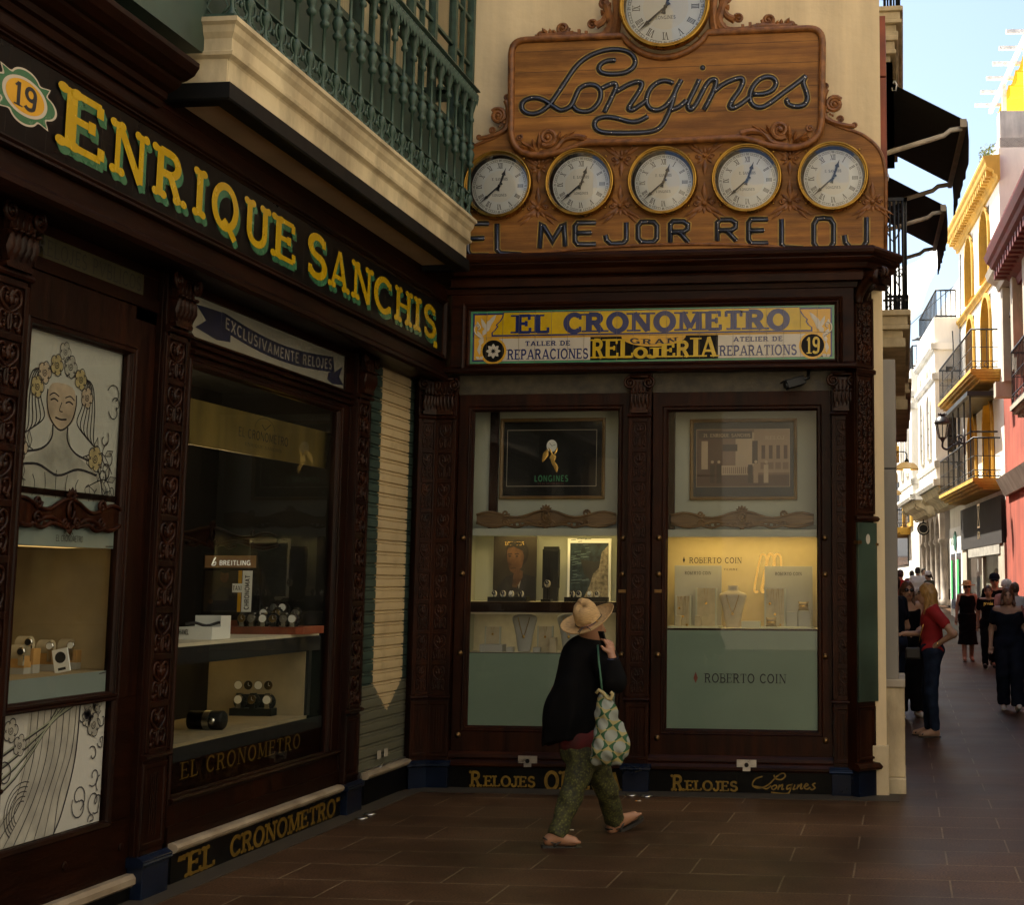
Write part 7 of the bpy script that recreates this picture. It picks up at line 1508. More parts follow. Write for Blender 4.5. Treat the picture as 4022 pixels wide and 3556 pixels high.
# ---------------- white house with bay windows
FW, LW = wallframe((.62, 58.5), (1.79, 45))
wb = thing('town_house', 'white house with tall projecting bays and roof railings beyond the ochre one', 'building', (2, 52, gz(50)))
b = MB(FW); b.box(0, 4.45, -6, LW - 3.4, 10.9, 0); b.box(LW - 3.4, 3.3, -6, LW, 10.9, 0); b.box(0, 0, -6, LW, 3, -1.2); b.build('wall', m_wht, wb)
def bay(u0, u1, v0, v1, pj, nm):
    b = MB(FW); b.box(u0, v0, 0, u1, v1, pj)
    for v, o in ((v0 + .0, .1), (v0 + .55, .06), (v0 + 3.2, .1), (v1 - 1.0, .12)): b.mould([(pj - .1, v), (pj + o * .5, v), (pj + o, v + .1), (pj + o, v + .18), (pj - .1, v + .22)], u0 - o, u1 + o); b.box(u1, v, 0, u1 + o, v + .2, pj + o)
    o_ = b.build('bay', m_wht, wb)
    for k in range(2):
        uc = u0 + (u1 - u0) * (.3 + .4 * k); 
        for (a, c) in ((v0 + .9, v0 + 2.9), (v0 + 3.7, v1 - 1.4)): arch_window(o_, FW, uc - .4, uc + .4, a, c, pj, .02, .1, m_wht, name='bay_window')
    MS = FW @ Matrix.Translation((u1, 0, 0)) @ Matrix.Rotation(PI / 2, 4, 'Y')     # side of the bay that faces the camera
    for (a, c) in ((v0 + 1.0, v0 + 2.7), (v0 + 3.6, v1 - 1.6)):
        x = MB(MS); x.poly(arch_poly(-pj + .35, -pj + .62, a, c), -.005, .008); x.build('side_window', m_dglass, o_)
    r = MB(FW); e = .08
    for v in (v1 + .05, v1 + .85): r.tube([(u0 + e, v, .1), (u0 + e, v, pj - e), (u1 - e, v, pj - e), (u1 - e, v, .1)], .03, 5)
    for i in range(14): u = u0 + e + (u1 - u0 - 2 * e) * i / 13; r.tube([(u, v1, pj - e), (u, v1 + .85, pj - e)], .018, 4)
    for i in range(5): w = .1 + (pj - .18) * i / 4; r.tube([(u1 - e, v1, w), (u1 - e, v1 + .85, w)], .018, 4)
    r.build('roof_railing', m_iron, o_)
    s = MB(FW)
    s.mould([(0, v0 - .55), (pj * .3, v0 - .5), (pj * .45, v0 - .34), (pj * .8, v0 - .22), (pj * .86, v0 - .1), (pj * .95, v0 - .002), (0, v0 - .001)], u0 + .1, u1 - .1)
    for u in (u0 + .3, u1 - .2):
        s.tube([(u, v, w) for w, v in spiral(pj - .2, v0 - .24, .13, 1.6, 0, 1, 16)], .045, 6); s.tube([(u, v, w) for w, v in spiral(.2, v0 - .52, .1, 1.4, 0, 1, 14)], .04, 6)
    s.build('corbel', m_creamtrim, o_); return o_
tb_v = pw(FW, 3730, 1150, .75)[1]; bb_v = pw(FW, 3720, 1905, .5)[1]
bay(LW - 5.4, LW - .1, bb_v, tb_v, .78, 'near'); bay(.8, LW - 7.6, bb_v, tb_v - .5, .8, 'far')
# ground floor: white shop and an arcade with iron gates
b = MB(FW); b.box(LW - 3.4, 0, -.2, LW, 3.4, .02); b.build('shop_wall', mat('bright shop cladding', (.82, .82, .8), .5, var=.04), wb)
b = MB(FW)
for u in (LW - 3.0, LW - 1.6): b.box(u, .9, .02, u + 1.0, 2.6, .04); b.build('shop_window', m_dglass, wb); b = MB(FW)
for u in (LW - 2.9, LW - 1.3): b.box(u, 1.2, .045, u + .4, 2.4, .06)
b.build('green_poster', mat('bright green print', (.05, .4, .12), .5), wb)
b = MB(FW); u = LW - 2.6; b.lathe([(.3, 0), (.3, .03)], (u + .8, 2.98, .03), 'w', 20); text(b, 'BANCO', u - .5, 2.86, .25, .035, T=.16, serif=0); b.build('shop_lettering', mat('bank green', (.02, .1, .07), .5), wb)
b = MB(FW)
for i in range(5): u = .6 + 1.6 * i; b.lathe([(.2, .95), (.2, 1.1), (.14, 1.15), (.13, 3.0), (.2, 3.1), (.2, 3.2)], (u, 0, -.15), 'v', 10)
for i in range(4):
    u0, u1 = .6 + 1.6 * i, 2.2 + 1.6 * i; v = 3.2; um = (u0 + u1) / 2; p = [(u0, v), (u0, v + 1.3), (u1, v + 1.3), (u1, v)] + [(um + (.68) * math.cos(t), v + .8 * math.sin(t)) for t in [PI * k / 10 for k in range(11)]]
    b.poly(p, -.2, -.02)
b.build('arcade', mat('veined marble', (.4, .34, .28), .5, scale=3, var=.3), wb)
b = MB(FW)
for i in range(30): u = .7 + 6.2 * i / 30; b.tube([(u, .9, -.3), (u, 3.1, -.3)], .025, 4)
for i in range(24): u = .8 + 6.2 * i / 24; b.tube(to3(arc(u, 1.3 + .45 * (i % 4), .16, .16, 0, 330, 8), -.29), .02, 4)
b.box(.6, .8, -.33, 7, 1.5, -.28); b.build('iron_gate', m_iron, wb)
# ---------------- far houses where the street bends
FF, LF = wallframe((-1.6, 88), (.62, 58.6))
fb = thing('town_house', 'bright white far house with ochre window bands where the street bends', 'building', (-.5, 74, gz(74)))
b = MB(FF); b.box(0, 0, -6, LF, 10.5, 0); b.build('wall', m_wht, fb)
for u in (LF - 4.5, LF - 8.5, LF - 13, LF - 18):
    for (v0, v1) in ((4.2, 6.6), (7.6, 9.6)):
        b = MB(FF); b.box(u, v0 - .2, .02, u + 1.9, v1 + .2, .12); o = b.build('window', m_ylw, fb); b = MB(FF); b.box(u + .4, v0, .12, u + 1.5, v1, .14); b.build('pane', m_dglass, o)
for v in (4.0, 7.4): rail_balcony(fb, FF, LF - 9.5, LF - 4, v, .7, 1.0, n=22)
b = MB(FF); b.box(LF - 16, gz(74) + .2, .01, LF - 5, gz(74) + 3.0, .06); b.build('shop_window', m_dglass, fb); b = MB(FF); b.box(LF - 17, gz(74) + 3.0, .01, LF - 5, gz(74) + 3.9, .16); b.build('shop_fascia', m_iron, fb)
fb2 = MB(); fb2.box(-14, 92, 0, 4, 98, 12.5); o = fb2.build('end_building', m_wht); tag(o, 'pale building closing the far end of the street', 'building')
lb = MB(); lb.poly([(-.9, 28.2), (-2.6, 50), (-4.5, 70), (-14, 70), (-14, 28.2)], -.2, 8.3); o = lb.build('left_building', m_wht); tag(o, 'white building on the left side beyond the corner house', 'building')
# white shade sail across the street
sl = thing('shade_sail', 'white canvas shade sail stretched high across the far street', 'shade sail', (0, 50, 9))
b = MB(); vs = []; n = 10
for i in range(n + 1):
    for j in range(n + 1):
        s, t = i / n, j / n; x = -.6 + 2.3 * s - .7 * t; y = 49 + 22 * t; z = 12.2 + 1.2 * s - .5 * math.sin(PI * s) - .35 * math.sin(PI * t * 2) * .5 + t * 1.4; vs.append((x, y, z))
b.add(vs, [(i * (n + 1) + j, (i + 1) * (n + 1) + j, (i + 1) * (n + 1) + j + 1, i * (n + 1) + j + 1) for i in range(n) for j in range(n)], 0, True)
m_sail = bpy.data.materials.new('white canvas'); m_sail.use_nodes = True; nn, ll, bb = nodes_of(m_sail); bb.inputs['Base Color'].default_value = (.8, .79, .75, 1); bb.inputs['Roughness'].default_value = .9
tr = nn.new('ShaderNodeBsdfTranslucent'); tr.inputs[0].default_value = (.85, .84, .8, 1); ms_ = nn.new('ShaderNodeMixShader'); ms_.inputs[0].default_value = .5; ll.new(bb.outputs[0], ms_.inputs[1]); ll.new(tr.outputs[0], ms_.inputs[2]); ll.new(ms_.outputs[0], nn['Material Output'].inputs[0])
b.build('canvas', m_sail, sl)
b = MB()
for (a, c) in (((-.6, 49, 12.2), (-4, 48, 11.6)), ((1.7, 49, 13.4), (2.6, 48, 12.2)), ((-1.3, 71, 13.6), (-5, 72, 13)), ((1.0, 71, 14.8), (2.4, 72, 13.5))): b.tube([a, c], .02, 4)
b.build('cord', m_white, sl)

# ---------------- grey stone pilaster and base beyond the corner
sp = thing('stone_pier', 'grey stone pier on a cream plinth at the street corner', 'pier', (-.06, 12.3, 0))
b = MB(); x0, x1 = atY(3478, 1700, 12.15).x, atY(3519, 1700, 12.15).x
zt, zm, zb_ = atY(3500, 1415, 12.15).z, atY(3500, 2667, 12.15).z, atY(3500, 3055, 12.15).z
b.box(x0 - .1, 12.1, zm, x1, 12.9, 2.55); b.box(x0 - .1, 12.1, 2.558, x1, 12.9, zt); b.build('shaft', mat('grey marble', (.23, .215, .19), .45, scale=2, var=.3, stretch=(1, 1, .3)), sp, bev=.004)
b = MB(); b.box(x0 - .1, 12.07, zm - .065, x1 + .05, 12.95, zm); b.build('ledge', m_stone, sp, bev=.01)
b = MB(); b.box(x0 - .1, 12.09, .12, x1 + .045, 12.93, zm - .066); b.box(x0 - .02, 12.05, -.2, x1 + .05, 12.98, .119); b.build('plinth', m_creamtrim, sp, bev=.01)

# ---------------- awnings
def awning(Y1, Y2, label):
    t = thing('awning', label, 'awning', (-.1, Y1, 6)); sh_ = -.033 * (Y1 - 14)
    xo, zo, xi, zi = .64 + sh_, 6.04, -.12 + sh_, 6.47
    ex = -.033 * (Y2 - Y1)
    b = MB(); vs = []
    for k, (dz) in enumerate((0, -.008)): vs += [(xi, Y1, zi + dz), (xo, Y1, zo + dz), (xo + ex, Y2, zo + dz), (xi + ex, Y2, zi + dz)]
    b.add(vs, [(0, 1, 2, 3), (7, 6, 5, 4), (0, 4, 5, 1), (1, 5, 6, 2), (2, 6, 7, 3), (3, 7, 4, 0)])
    n = 12; vs = []
    for i in range(n + 1):
        f_ = i / n; y = Y1 + (Y2 - Y1) * f_; x = xo + ex * f_ + .02
        vs += [(x, y, zo), (x + .01, y, zo - .2), (x + .005 + .012 * (i % 2), y, zo - .4 + .02 * math.sin(i * 1.7))]
    b.add(vs, [(3 * i + j, 3 * i + 3 + j, 3 * i + 4 + j, 3 * i + 1 + j) for i in range(n) for j in range(2)], 0, True)
    b.build('cloth', mat('black awning cloth', (.006, .009, .01), .85, var=.1), t)
    b = MB(); b.box(xo - .05, Y1 - .02, zo - .07, xo + .01, Y1 + .02, zo + .01); 
    b.add([(xo - .03, Y1, zo - .06), (xo + .015, Y1, zo - .06), (xo + ex + .015, Y2, zo - .06), (xo + ex - .03, Y2, zo - .06), (xo - .03, Y1, zo), (xo + .015, Y1, zo), (xo + ex + .015, Y2, zo), (xo + ex - .03, Y2, zo)], [(3, 2, 1, 0), (4, 5, 6, 7), (0, 1, 5, 4), (1, 2, 6, 5), (2, 3, 7, 6), (3, 0, 4, 7)])
    b.build('front_bar', mat('beige metal', (.34, .28, .2), .4, .2), t)
    for y, e in ((Y1 + .06, 0), (Y2 - .15, ex)):
        b = MB(); b.tube([(xi - .02 + e, y, zi - .72), (xo - .2 + e, y + .01, zo - .12), (xo - .14 + e, y + .0, zo - .075), (xo - .03 + e, y - .0, zo - .06)], .026, 6); b.box(xi - .06 + e, y - .05, zi - .78, xi + .0 + e, y + .05, zi - .66)
        b.build('arm', mat('cream metal', (.6, .54, .44), .4), t)
    b = MB(); b.box(xi - .05, Y1 - .05, zi - .02, xi + .1, Y1 + .03, zi + .11); b.tube([(xi + .09, Y1 - .03, zi - .02), (xi + .06, Y1 - .03, zi - .06), (xi + .07, Y1 - .03, zi - .12), (xi + .1, Y1 - .03, zi - .12), (xi + .11, Y1 - .03, zi - .06), (xi + .09, Y1 - .03, zi - .02)], .008, 5); b.build('bracket', m_dial, t)
    b = MB(); b.tube([(xi + .02, Y1, zi + .03), (xi + .02 + ex, Y2, zi + .03)], .05, 8); b.build('roller', m_iron, t)
awning(14.0, 16.25, 'nearer black awning projecting from the corner building over the street')
awning(17.25, 19.4, 'farther and lower looking black awning projecting over the street')

# ---------------- lamps
def lantern(px, py, Y, s, wx, label):
    c = atY(px, py, Y); t = thing('street_lantern', label, 'lantern', tuple(c), 'wall lanterns along the street'); M = Matrix.Translation(c) @ Matrix.Rotation(PI / 2, 4, 'X') if False else Matrix.Translation(c) @ Matrix(((1, 0, 0, 0), (0, 0, -1, 0), (0, 1, 0, 0), (0, 0, 0, 1))) @ Matrix.Scale(s, 4)
    b = MB(M); b.lathe([(.26, .22), (.28, .25), (.26, .3), (.2, .42), (.1, .47), (.1, .5), (.13, .52), (.05, .56)], n=8); b.lathe([(.12, -.27), (.14, -.24), (.14, -.22)], n=8); b.lathe([(.03, -.4), (.06, -.33), (.1, -.27)], n=8)
    for i in range(8): a = i * PI / 4; b.tube([(.13 * math.cos(a), -.23, .13 * math.sin(a)), (.24 * math.cos(a), .23, .24 * math.sin(a))], .012, 4)
    for i in range(6): a = i * PI / 3; b.ball((.12 * math.cos(a), .54, .12 * math.sin(a)), (.03, .05, .03), 6)
    b.build('frame', m_iron, t)
    b = MB(M); b.lathe([(.125, -.22), (.235, .22)], n=8, cap=False); b.build('glass', m_glass, t)
    wxl = (wx - c.x) / s
    b = MB(M); b.tube(smooth([(0, -.38, 0), (.0, -.55, 0), (.15, -.62, 0), (wxl * .5, -.5, 0), (wxl * .8, -.42, 0), (wxl, -.45, 0)], 4), .035, 6); b.tube(to3(spiral(wxl * .78, -.3, .17, 1.5, 0, 1, 16), 0), .025, 5); b.tube(to3(spiral(wxl * .45, -.42, .1, 1.3, 2, -1, 12), 0), .02, 5); b.tube([(wxl, -.8, 0), (wxl, 0.05, 0)], .04, 6); b.build('arm', m_iron, t)
lantern(3702, 1692, 36.5, .74, atY(3788, 1750, 36.5).x, 'big iron wall lantern on a scrolled arm before the white bays'); lantern(3600, 1888, 60, .85, atY(3622, 1900, 60).x, 'distant small iron wall lantern beyond the white bays')
def dome(px, py, Y, r, label):
    c = atY(px, py, Y); t = thing('dome_lamp', label, 'lamp', tuple(c), 'ribbed glass dome lamps'); M = Matrix.Translation(c) @ Matrix(((1, 0, 0, 0), (0, 0, -1, 0), (0, 1, 0, 0), (0, 0, 0, 1)))
    b = MB(M); vs, fs = [], []; n = 40; prof = [(1, 0), (.97, .12), (.86, .34), (.66, .52), (.4, .62), (.2, .66)]
    for i, (q_, h) in enumerate(prof):
        for j in range(n): a = 2 * PI * j / n; k = r * q_ * (1 + .02 * (j % 2)); vs.append((k * math.cos(a), h * r, k * math.sin(a)))
    fs = [(i * n + j, i * n + (j + 1) % n, (i + 1) * n + (j + 1) % n, (i + 1) * n + j) for i in range(len(prof) - 1) for j in range(n)]; b.add(vs, fs, 0, False)
    b.build('shade', mat('ribbed amber glass', (.45, .36, .22), .2, emit=(1, .6, .2), estr=.12), t)
    b = MB(M); b.lathe([(r * 1.0, -.03 * r), (r * 1.04, -.0), (r * 1.0, .04 * r)], n=30, cap=False); b.lathe([(.2 * r, .64 * r), (.22 * r, .75 * r), (.1 * r, .9 * r), (.05 * r, 1.0 * r)], n=10); b.tube(smooth([(0, r, 0), (0, 1.35 * r, 0), (-.3 * r, 1.55 * r, 0), (-1.5 * r, 1.6 * r, 0)], 4), .05 * r, 6); b.tube(to3(spiral(-.9 * r, 1.3 * r, .18 * r, 1.2, 1, 1, 12), 0), .025 * r, 5); b.build('arm', m_iron, t)
    b = MB(M); b.ball((0, .0, 0), (.3 * r, .34 * r, .3 * r), 12); b.build('bulb', mat('lit bulb', (1, .8, .4), .4, emit=(1, .62, .18), estr=3.5), t)
dome(3562, 1845, 15.5, .118, 'lit ribbed glass dome lamp on an iron arm beside the stone pier'); dome(3514, 1943, 18.2, .085, 'second dome lamp half hidden behind the stone pier')
# small street things
o = MB(); c = atY(3627, 2078, 56); o.lathe([(.24, -.03), (.24, .03)], (0, 0, 0), 'w', 20); M_ = Matrix.Translation(c) @ Matrix.Rotation(PI / 2, 4, 'X'); b = MB(M_); b.lathe([(.24, -.04), (.24, .04)], ax='w', n=22); b.box(-.02, .2, -.02, .02, .5, .02); r_ = b.build('round_sign', m_iron); tag(r_, 'round black hanging sign in front of the far arcade', 'sign')
b = MB(M_); b.ribbon(arc(0, 0, .17, .17, 0, 360, 20), .03, .042); r2 = b.build('ring_mark', m_white, r_)
c = atY(3636, 2153, 58); b = MB(Matrix.Translation(c) @ Matrix.Rotation(PI / 2, 4, 'X')); b.box(-.13, -.2, -.03, .13, .2, .03); r_ = b.build('red_sign', mat('signal red', (.55, .01, .015), .4)); tag(r_, 'small red hanging shop sign with a white ring mark', 'sign')
b = MB(Matrix.Translation(c) @ Matrix.Rotation(PI / 2, 4, 'X')); b.ribbon(arc(0, .02, .07, .07, 0, 330, 16), .035, .032); b.build('ring_mark', m_white, r_)
pgn = MB(); c = atY(3622, 1331, 50); pgn.ball(tuple(c), (.17, .1, .1), 10); pgn.ball((c.x + .15, c.y, c.z + .1), .06, 8); pgn.tube([(c.x - .12, c.y, c.z), (c.x - .34, c.y, c.z - .05)], [.06, .03], 5); pgn.tube([(c.x, c.y, c.z - .08), (c.x, c.y, c.z - .18)], .015, 4); pgn.tube([(c.x + .2, c.y, c.z + .1), (c.x + .25, c.y, c.z + .09)], [.02, .005], 5)
o = pgn.build('pigeon', mat('pigeon grey', (.06, .065, .075), .7)); tag(o, 'grey pigeon perched on the edge of the far white bay roof', 'pigeon')
# security camera under the fascia
sc_ = thing('security_camera', 'small dark security camera under the shop fascia near the right pilaster', 'camera', P3(FR, -.82, 3.24, .12)); b = MB(FR)
b.tube([(-.74, 3.33, .08), (-.74, 3.27, .1), (-.78, 3.25, .14)], .015, 6); MBc = FR @ Matrix.Translation((-.84, 3.22, .16)) @ Matrix.Rotation(math.radians(22), 4, 'Z') @ Matrix.Rotation(math.radians(35), 4, 'Y'); x = MB(MBc); x.box(-.09, -.03, -.03, .08, .035, .03); x.box(-.12, .035, -.036, .085, .042, .036); x.lathe([(.024, 0), (.024, .015)], (-.105, 0, 0), 'u', 12); x.build('housing', m_iron, sc_, bev=.004); b.build('bracket', m_iron, sc_)
# litter and studs on the paving
for i, (px, py) in enumerate(((2245, 3266), (2510, 3151))):
    d = ray(px, py); t = -H / d[2]; x, y = d[0] * t, d[1] * t; b = MB(); b.tube([(x - .012, y, .006), (x + .014, y + .006, .006)], .004, 6, mi=0); b.tube([(x - .03, y - .004, .006), (x - .012, y, .006)], .0042, 6, mi=1); o = b.build('cigarette_end', [mat('paper', (.7, .65, .55), .8), mat('filter', (.5, .24, .06), .8)]); tag(o, ('cigarette end between the walking person\'s feet', 'cigarette end on the paving near the middle pilaster')[i], 'cigarette end')
for i, (px, py) in enumerate(((2480, 3128), (2540, 3132), (1452, 3203), (1420, 3219))):
    d = ray(px, py); t = -H / d[2]; b = MB(); b.lathe([(.045, 0), (.045, .006), (.03, .008)], (d[0] * t, d[1] * t, .004), 'w', 16); o = b.build('floor_stud', m_steel); tag(o, ('left metal disc set in the paving before the middle pilaster', 'right metal disc set in the paving before the middle pilaster', 'farther metal disc in the paving beside the shutter door', 'nearer metal disc in the paving beside the shutter door')[i], 'floor stud', 'metal discs in the paving')

for i, (pts, lb) in enumerate((([(3741, 1300, 44.2), (3745, 1420, 44.2), (3736, 1560, 44.4), (3752, 1640, 44.2)], 'looped cable hanging down the side of the near white bay'), ([(3772, 1000, 44.6), (3770, 1500, 44.6), (3768, 1940, 44.6)], 'cable running straight down the edge of the ochre house'), ([(3620, 1700, 58), (3700, 1790, 46), (3790, 1860, 42)], 'sagging cable between the far house and the ochre house'), ([(3560, 1290, 60), (3680, 1180, 52), (3790, 1090, 44)], 'thin wire strung high across the far street'))):
    b = MB(); b.tube(smooth([tuple(atY(*p)) for p in pts], 5), .018, 4); o = b.build('cable', m_iron); tag(o, lb, 'cable')
# ================================================================== PEOPLE: smooth-blended bodies meshed from distance fields
class Sdf:
    def __init__(s, k=.02): s.p = []; s.k = k; s.cuts = []
    def cone(s, a, b, ra, rb, k=None): s.p.append((0, np.array(a, float), np.array(b, float), ra, rb, k)); return s
    def chain(s, pts, rs):
        for i in range(len(pts) - 1): s.cone(pts[i], pts[i + 1], rs[i], rs[i + 1])
        return s
    def ell(s, c, r, R=None, k=None): s.p.append((1, np.array(c, float), np.array(r, float), R, None, k)); return s
    def cut(s, n, p): s.cuts.append((np.array(n, float), np.array(p, float))); return s     # keeps the side n points away from
    def bounds(s):
        lo, hi = [], []
        for p in s.p:
            if p[0] == 2: l_, h_ = p[1].bounds(); lo.append(l_); hi.append(h_)
            elif p[0] == 0: r = max(p[3], p[4]); lo.append(np.minimum(p[1], p[2]) - r); hi.append(np.maximum(p[1], p[2]) + r)
            else: r = p[2].max() if p[3] is not None else p[2]; lo.append(p[1] - r); hi.append(p[1] + r)
        return np.min(lo, 0), np.max(hi, 0)
    def ev(s, X):
        F = None
        for p in s.p:
            if p[0] == 2: d = p[1].ev(X)
            elif p[0] == 0:
                a, b, ra, rb = p[1:5]; ba = b - a; L2 = max(ba @ ba, 1e-9); pa = X - a; h = np.clip((pa @ ba) / L2, 0, 1); d = np.sqrt(((pa - h[..., None] * ba) ** 2).sum(-1)) - (ra + (rb - ra) * h)
            else:
                c, r, R = p[1:4]; q = X - c
                if R is not None: q = q @ R
                k0 = np.sqrt(((q / r) ** 2).sum(-1)); k1 = np.sqrt(((q / r ** 2) ** 2).sum(-1)); d = k0 * (k0 - 1) / np.maximum(k1, 1e-6)
            k = p[5] or s.k
            if F is None: F = d
            else: h = np.clip(.5 + .5 * (F - d) / k, 0, 1); F = F + (d - F) * h - k * h * (1 - h)
        for n, p in s.cuts: F = np.maximum(F, (X - p) @ n)
        return F
    def mesh(s, vox, disp=None):
        lo, hi = s.bounds(); lo = lo - 2.5 * vox; n = np.ceil((hi + 2.5 * vox - lo) / vox).astype(int) + 1
        g = [lo[i] + vox * np.arange(n[i]) for i in range(3)]; X = np.stack(np.meshgrid(*g, indexing='ij'), -1)
        F = s.ev(X)
        if disp is not None: F = F + disp(X)
        I = F < 0
        c = np.zeros([m - 1 for m in n], int)
        for dx in (0, 1):
            for dy in (0, 1):
                for dz in (0, 1): c += I[dx:n[0] - 1 + dx, dy:n[1] - 1 + dy, dz:n[2] - 1 + dz]
        act = (c > 0) & (c < 8); idx = -np.ones(act.shape, int); ids = np.argwhere(act); idx[act] = np.arange(len(ids))
        acc = np.zeros((len(ids), 3)); cnt = np.zeros(len(ids))
        corners = [(a, b, d) for a in (0, 1) for b in (0, 1) for d in (0, 1)]
        for ca in corners:
            for ax in range(3):
                if ca[ax]: continue
                cb = list(ca); cb[ax] = 1; A = ids + np.array(ca); B = ids + np.array(cb)
                fa = F[A[:, 0], A[:, 1], A[:, 2]]; fb_ = F[B[:, 0], B[:, 1], B[:, 2]]; m = (fa < 0) != (fb_ < 0); t = np.where(m, fa / np.where(m, fa - fb_, 1), 0)
                P = A + (B - A) * t[:, None]; acc[m] += P[m]; cnt[m] += 1
        V = lo + acc / cnt[:, None] * vox; Q = []
        for ax in range(3):
            u, v = (ax + 1) % 3, (ax + 2) % 3; sl0 = [slice(None)] * 3; sl1 = [slice(None)] * 3; sl0[ax] = slice(0, -1); sl1[ax] = slice(1, None)
            a, b = I[tuple(sl0)], I[tuple(sl1)]; e = np.argwhere(a != b); e = e[(e[:, u] > 0) & (e[:, v] > 0) & (e[:, u] < n[u] - 1) & (e[:, v] < n[v] - 1)]
            if not len(e): continue
            du, dv = np.zeros(3, int), np.zeros(3, int); du[u] = 1; dv[v] = 1
            q = np.stack([idx[tuple((e - du - dv).T)], idx[tuple((e - dv).T)], idx[tuple(e.T)], idx[tuple((e - du).T)]], 1)
            fl = ~a[tuple(e.T)]; q[fl] = q[fl][:, ::-1]; Q.append(q)
        Q = np.concatenate(Q); return V, Q[(Q >= 0).all(1)]
def sdf_obj(name, s, vox, m, parent, disp=None, T=None):
    V, Q = s.mesh(vox, disp); 
    if T is not None: V = V @ T[0].T + T[1]
    V = V - np.array(wloc(parent)); me = bpy.data.meshes.new(name); me.from_pydata(V.tolist(), [], Q.tolist()); me.materials.append(m); me.polygons.foreach_set('use_smooth', [True] * len(me.polygons)); me.update()
    o = bpy.data.objects.new(name, me); COL.objects.link(o); o.parent = parent; return o
def hand_prims(s, w, d, side, curl=.35, n=None, sc=1.0):
    """hand from wrist w along d; five fingers of different lengths"""
    w = np.array(w, float); d = np.array(d, float); d /= np.linalg.norm(d); n = np.array(n if n is not None else (0, 1, 0), float); n = n - d * (n @ d); n /= np.linalg.norm(n); x = np.cross(d, n) * side
    s.cone(w, w + d * .05 * sc, .024 * sc, .026 * sc); pc = w + d * .06 * sc; s.cone(pc - x * .02 * sc, pc + x * .02 * sc, .017 * sc, .016 * sc)
    for i, (o, l) in enumerate(((-.03, .062), (-.010, .074), (.010, .07), (.028, .054))):
        a = w + d * .085 * sc + x * o * sc; dd = d * math.cos(curl) + n * math.sin(curl); b = a + dd * l * .5 * sc; dd2 = d * math.cos(curl * 2.4) + n * math.sin(curl * 2.4); c = b + dd2 * l * .5 * sc
        s.cone(a, b, .0095 * sc, .0085 * sc, .006); s.cone(b, c, .0085 * sc, .007 * sc, .006)
    t0 = w + d * .03 * sc - x * .022 * sc; t1 = t0 + (d * .5 - x * .75 + n * .3) * .036 * sc; t2 = t1 + (d * .85 - x * .25 + n * .35) * .028 * sc; s.cone(t0, t1, .012 * sc, .010 * sc, .008); s.cone(t1, t2, .01 * sc, .0075 * sc, .006)
m_skin = mat('skin', (.40, .245, .165), .5, scale=9, var=.1, sss=.08); m_skin2 = mat('tanned skin', (.33, .17, .10), .5, scale=9, var=.1, sss=.08)
m_blk = mat('black cloth', (.005, .005, .0055), .9, scale=7, var=.3, spec=.08); m_nvy = mat('navy cloth', (.008, .011, .02), .85, scale=7, var=.3, spec=.1); m_jean = mat('dark denim', (.012, .02, .042), .85, scale=12, var=.4, spec=.1); m_redc = mat('red jersey', (.27, .008, .012), .8, scale=7, var=.2)
m_wtee = mat('white jersey', (.75, .74, .72), .85, var=.05); m_sho = mat('white sneaker', (.6, .58, .53), .6, var=.1); m_dsho = mat('dark shoe', (.015, .013, .012), .5)
def hairm(n, c): return mat(n, c, .45, scale=30, stretch=(6, 6, .6), col2=tuple(x * .45 for x in c))
h_bl, h_br, h_dk, h_wh = hairm('blonde hair', (.46, .27, .08)), hairm('brown hair', (.13, .06, .03)), hairm('dark hair', (.03, .018, .012)), hairm('white hair', (.62, .58, .5))
m_straw = mat('straw', (.5, .33, .15), .8, scale=40, stretch=(1, 1, 5), var=.22, bump=.5); m_lens = mat('dark lens', (.01, .01, .012), .1)
POSE = dict(pelvis=(0, 0, .94), waist=(0, 0, 1.08), chest=(0, .0, 1.26), neck=(0, -.01, 1.43), head=(0, .02, 1.575),
            shR=(.17, -.005, 1.385), elR=(.21, -.03, 1.11), wrR=(.21, .05, .88), shL=(-.17, -.005, 1.385), elL=(-.21, -.03, 1.11), wrL=(-.21, .05, .88),
            hiR=(.085, 0, .91), knR=(.09, .02, .49), anR=(.095, -.02, .075), toR=(.105, .13, .03), hiL=(-.085, 0, .91), knL=(-.09, .02, .49), anL=(-.095, -.02, .075), toL=(-.105, .13, .03))
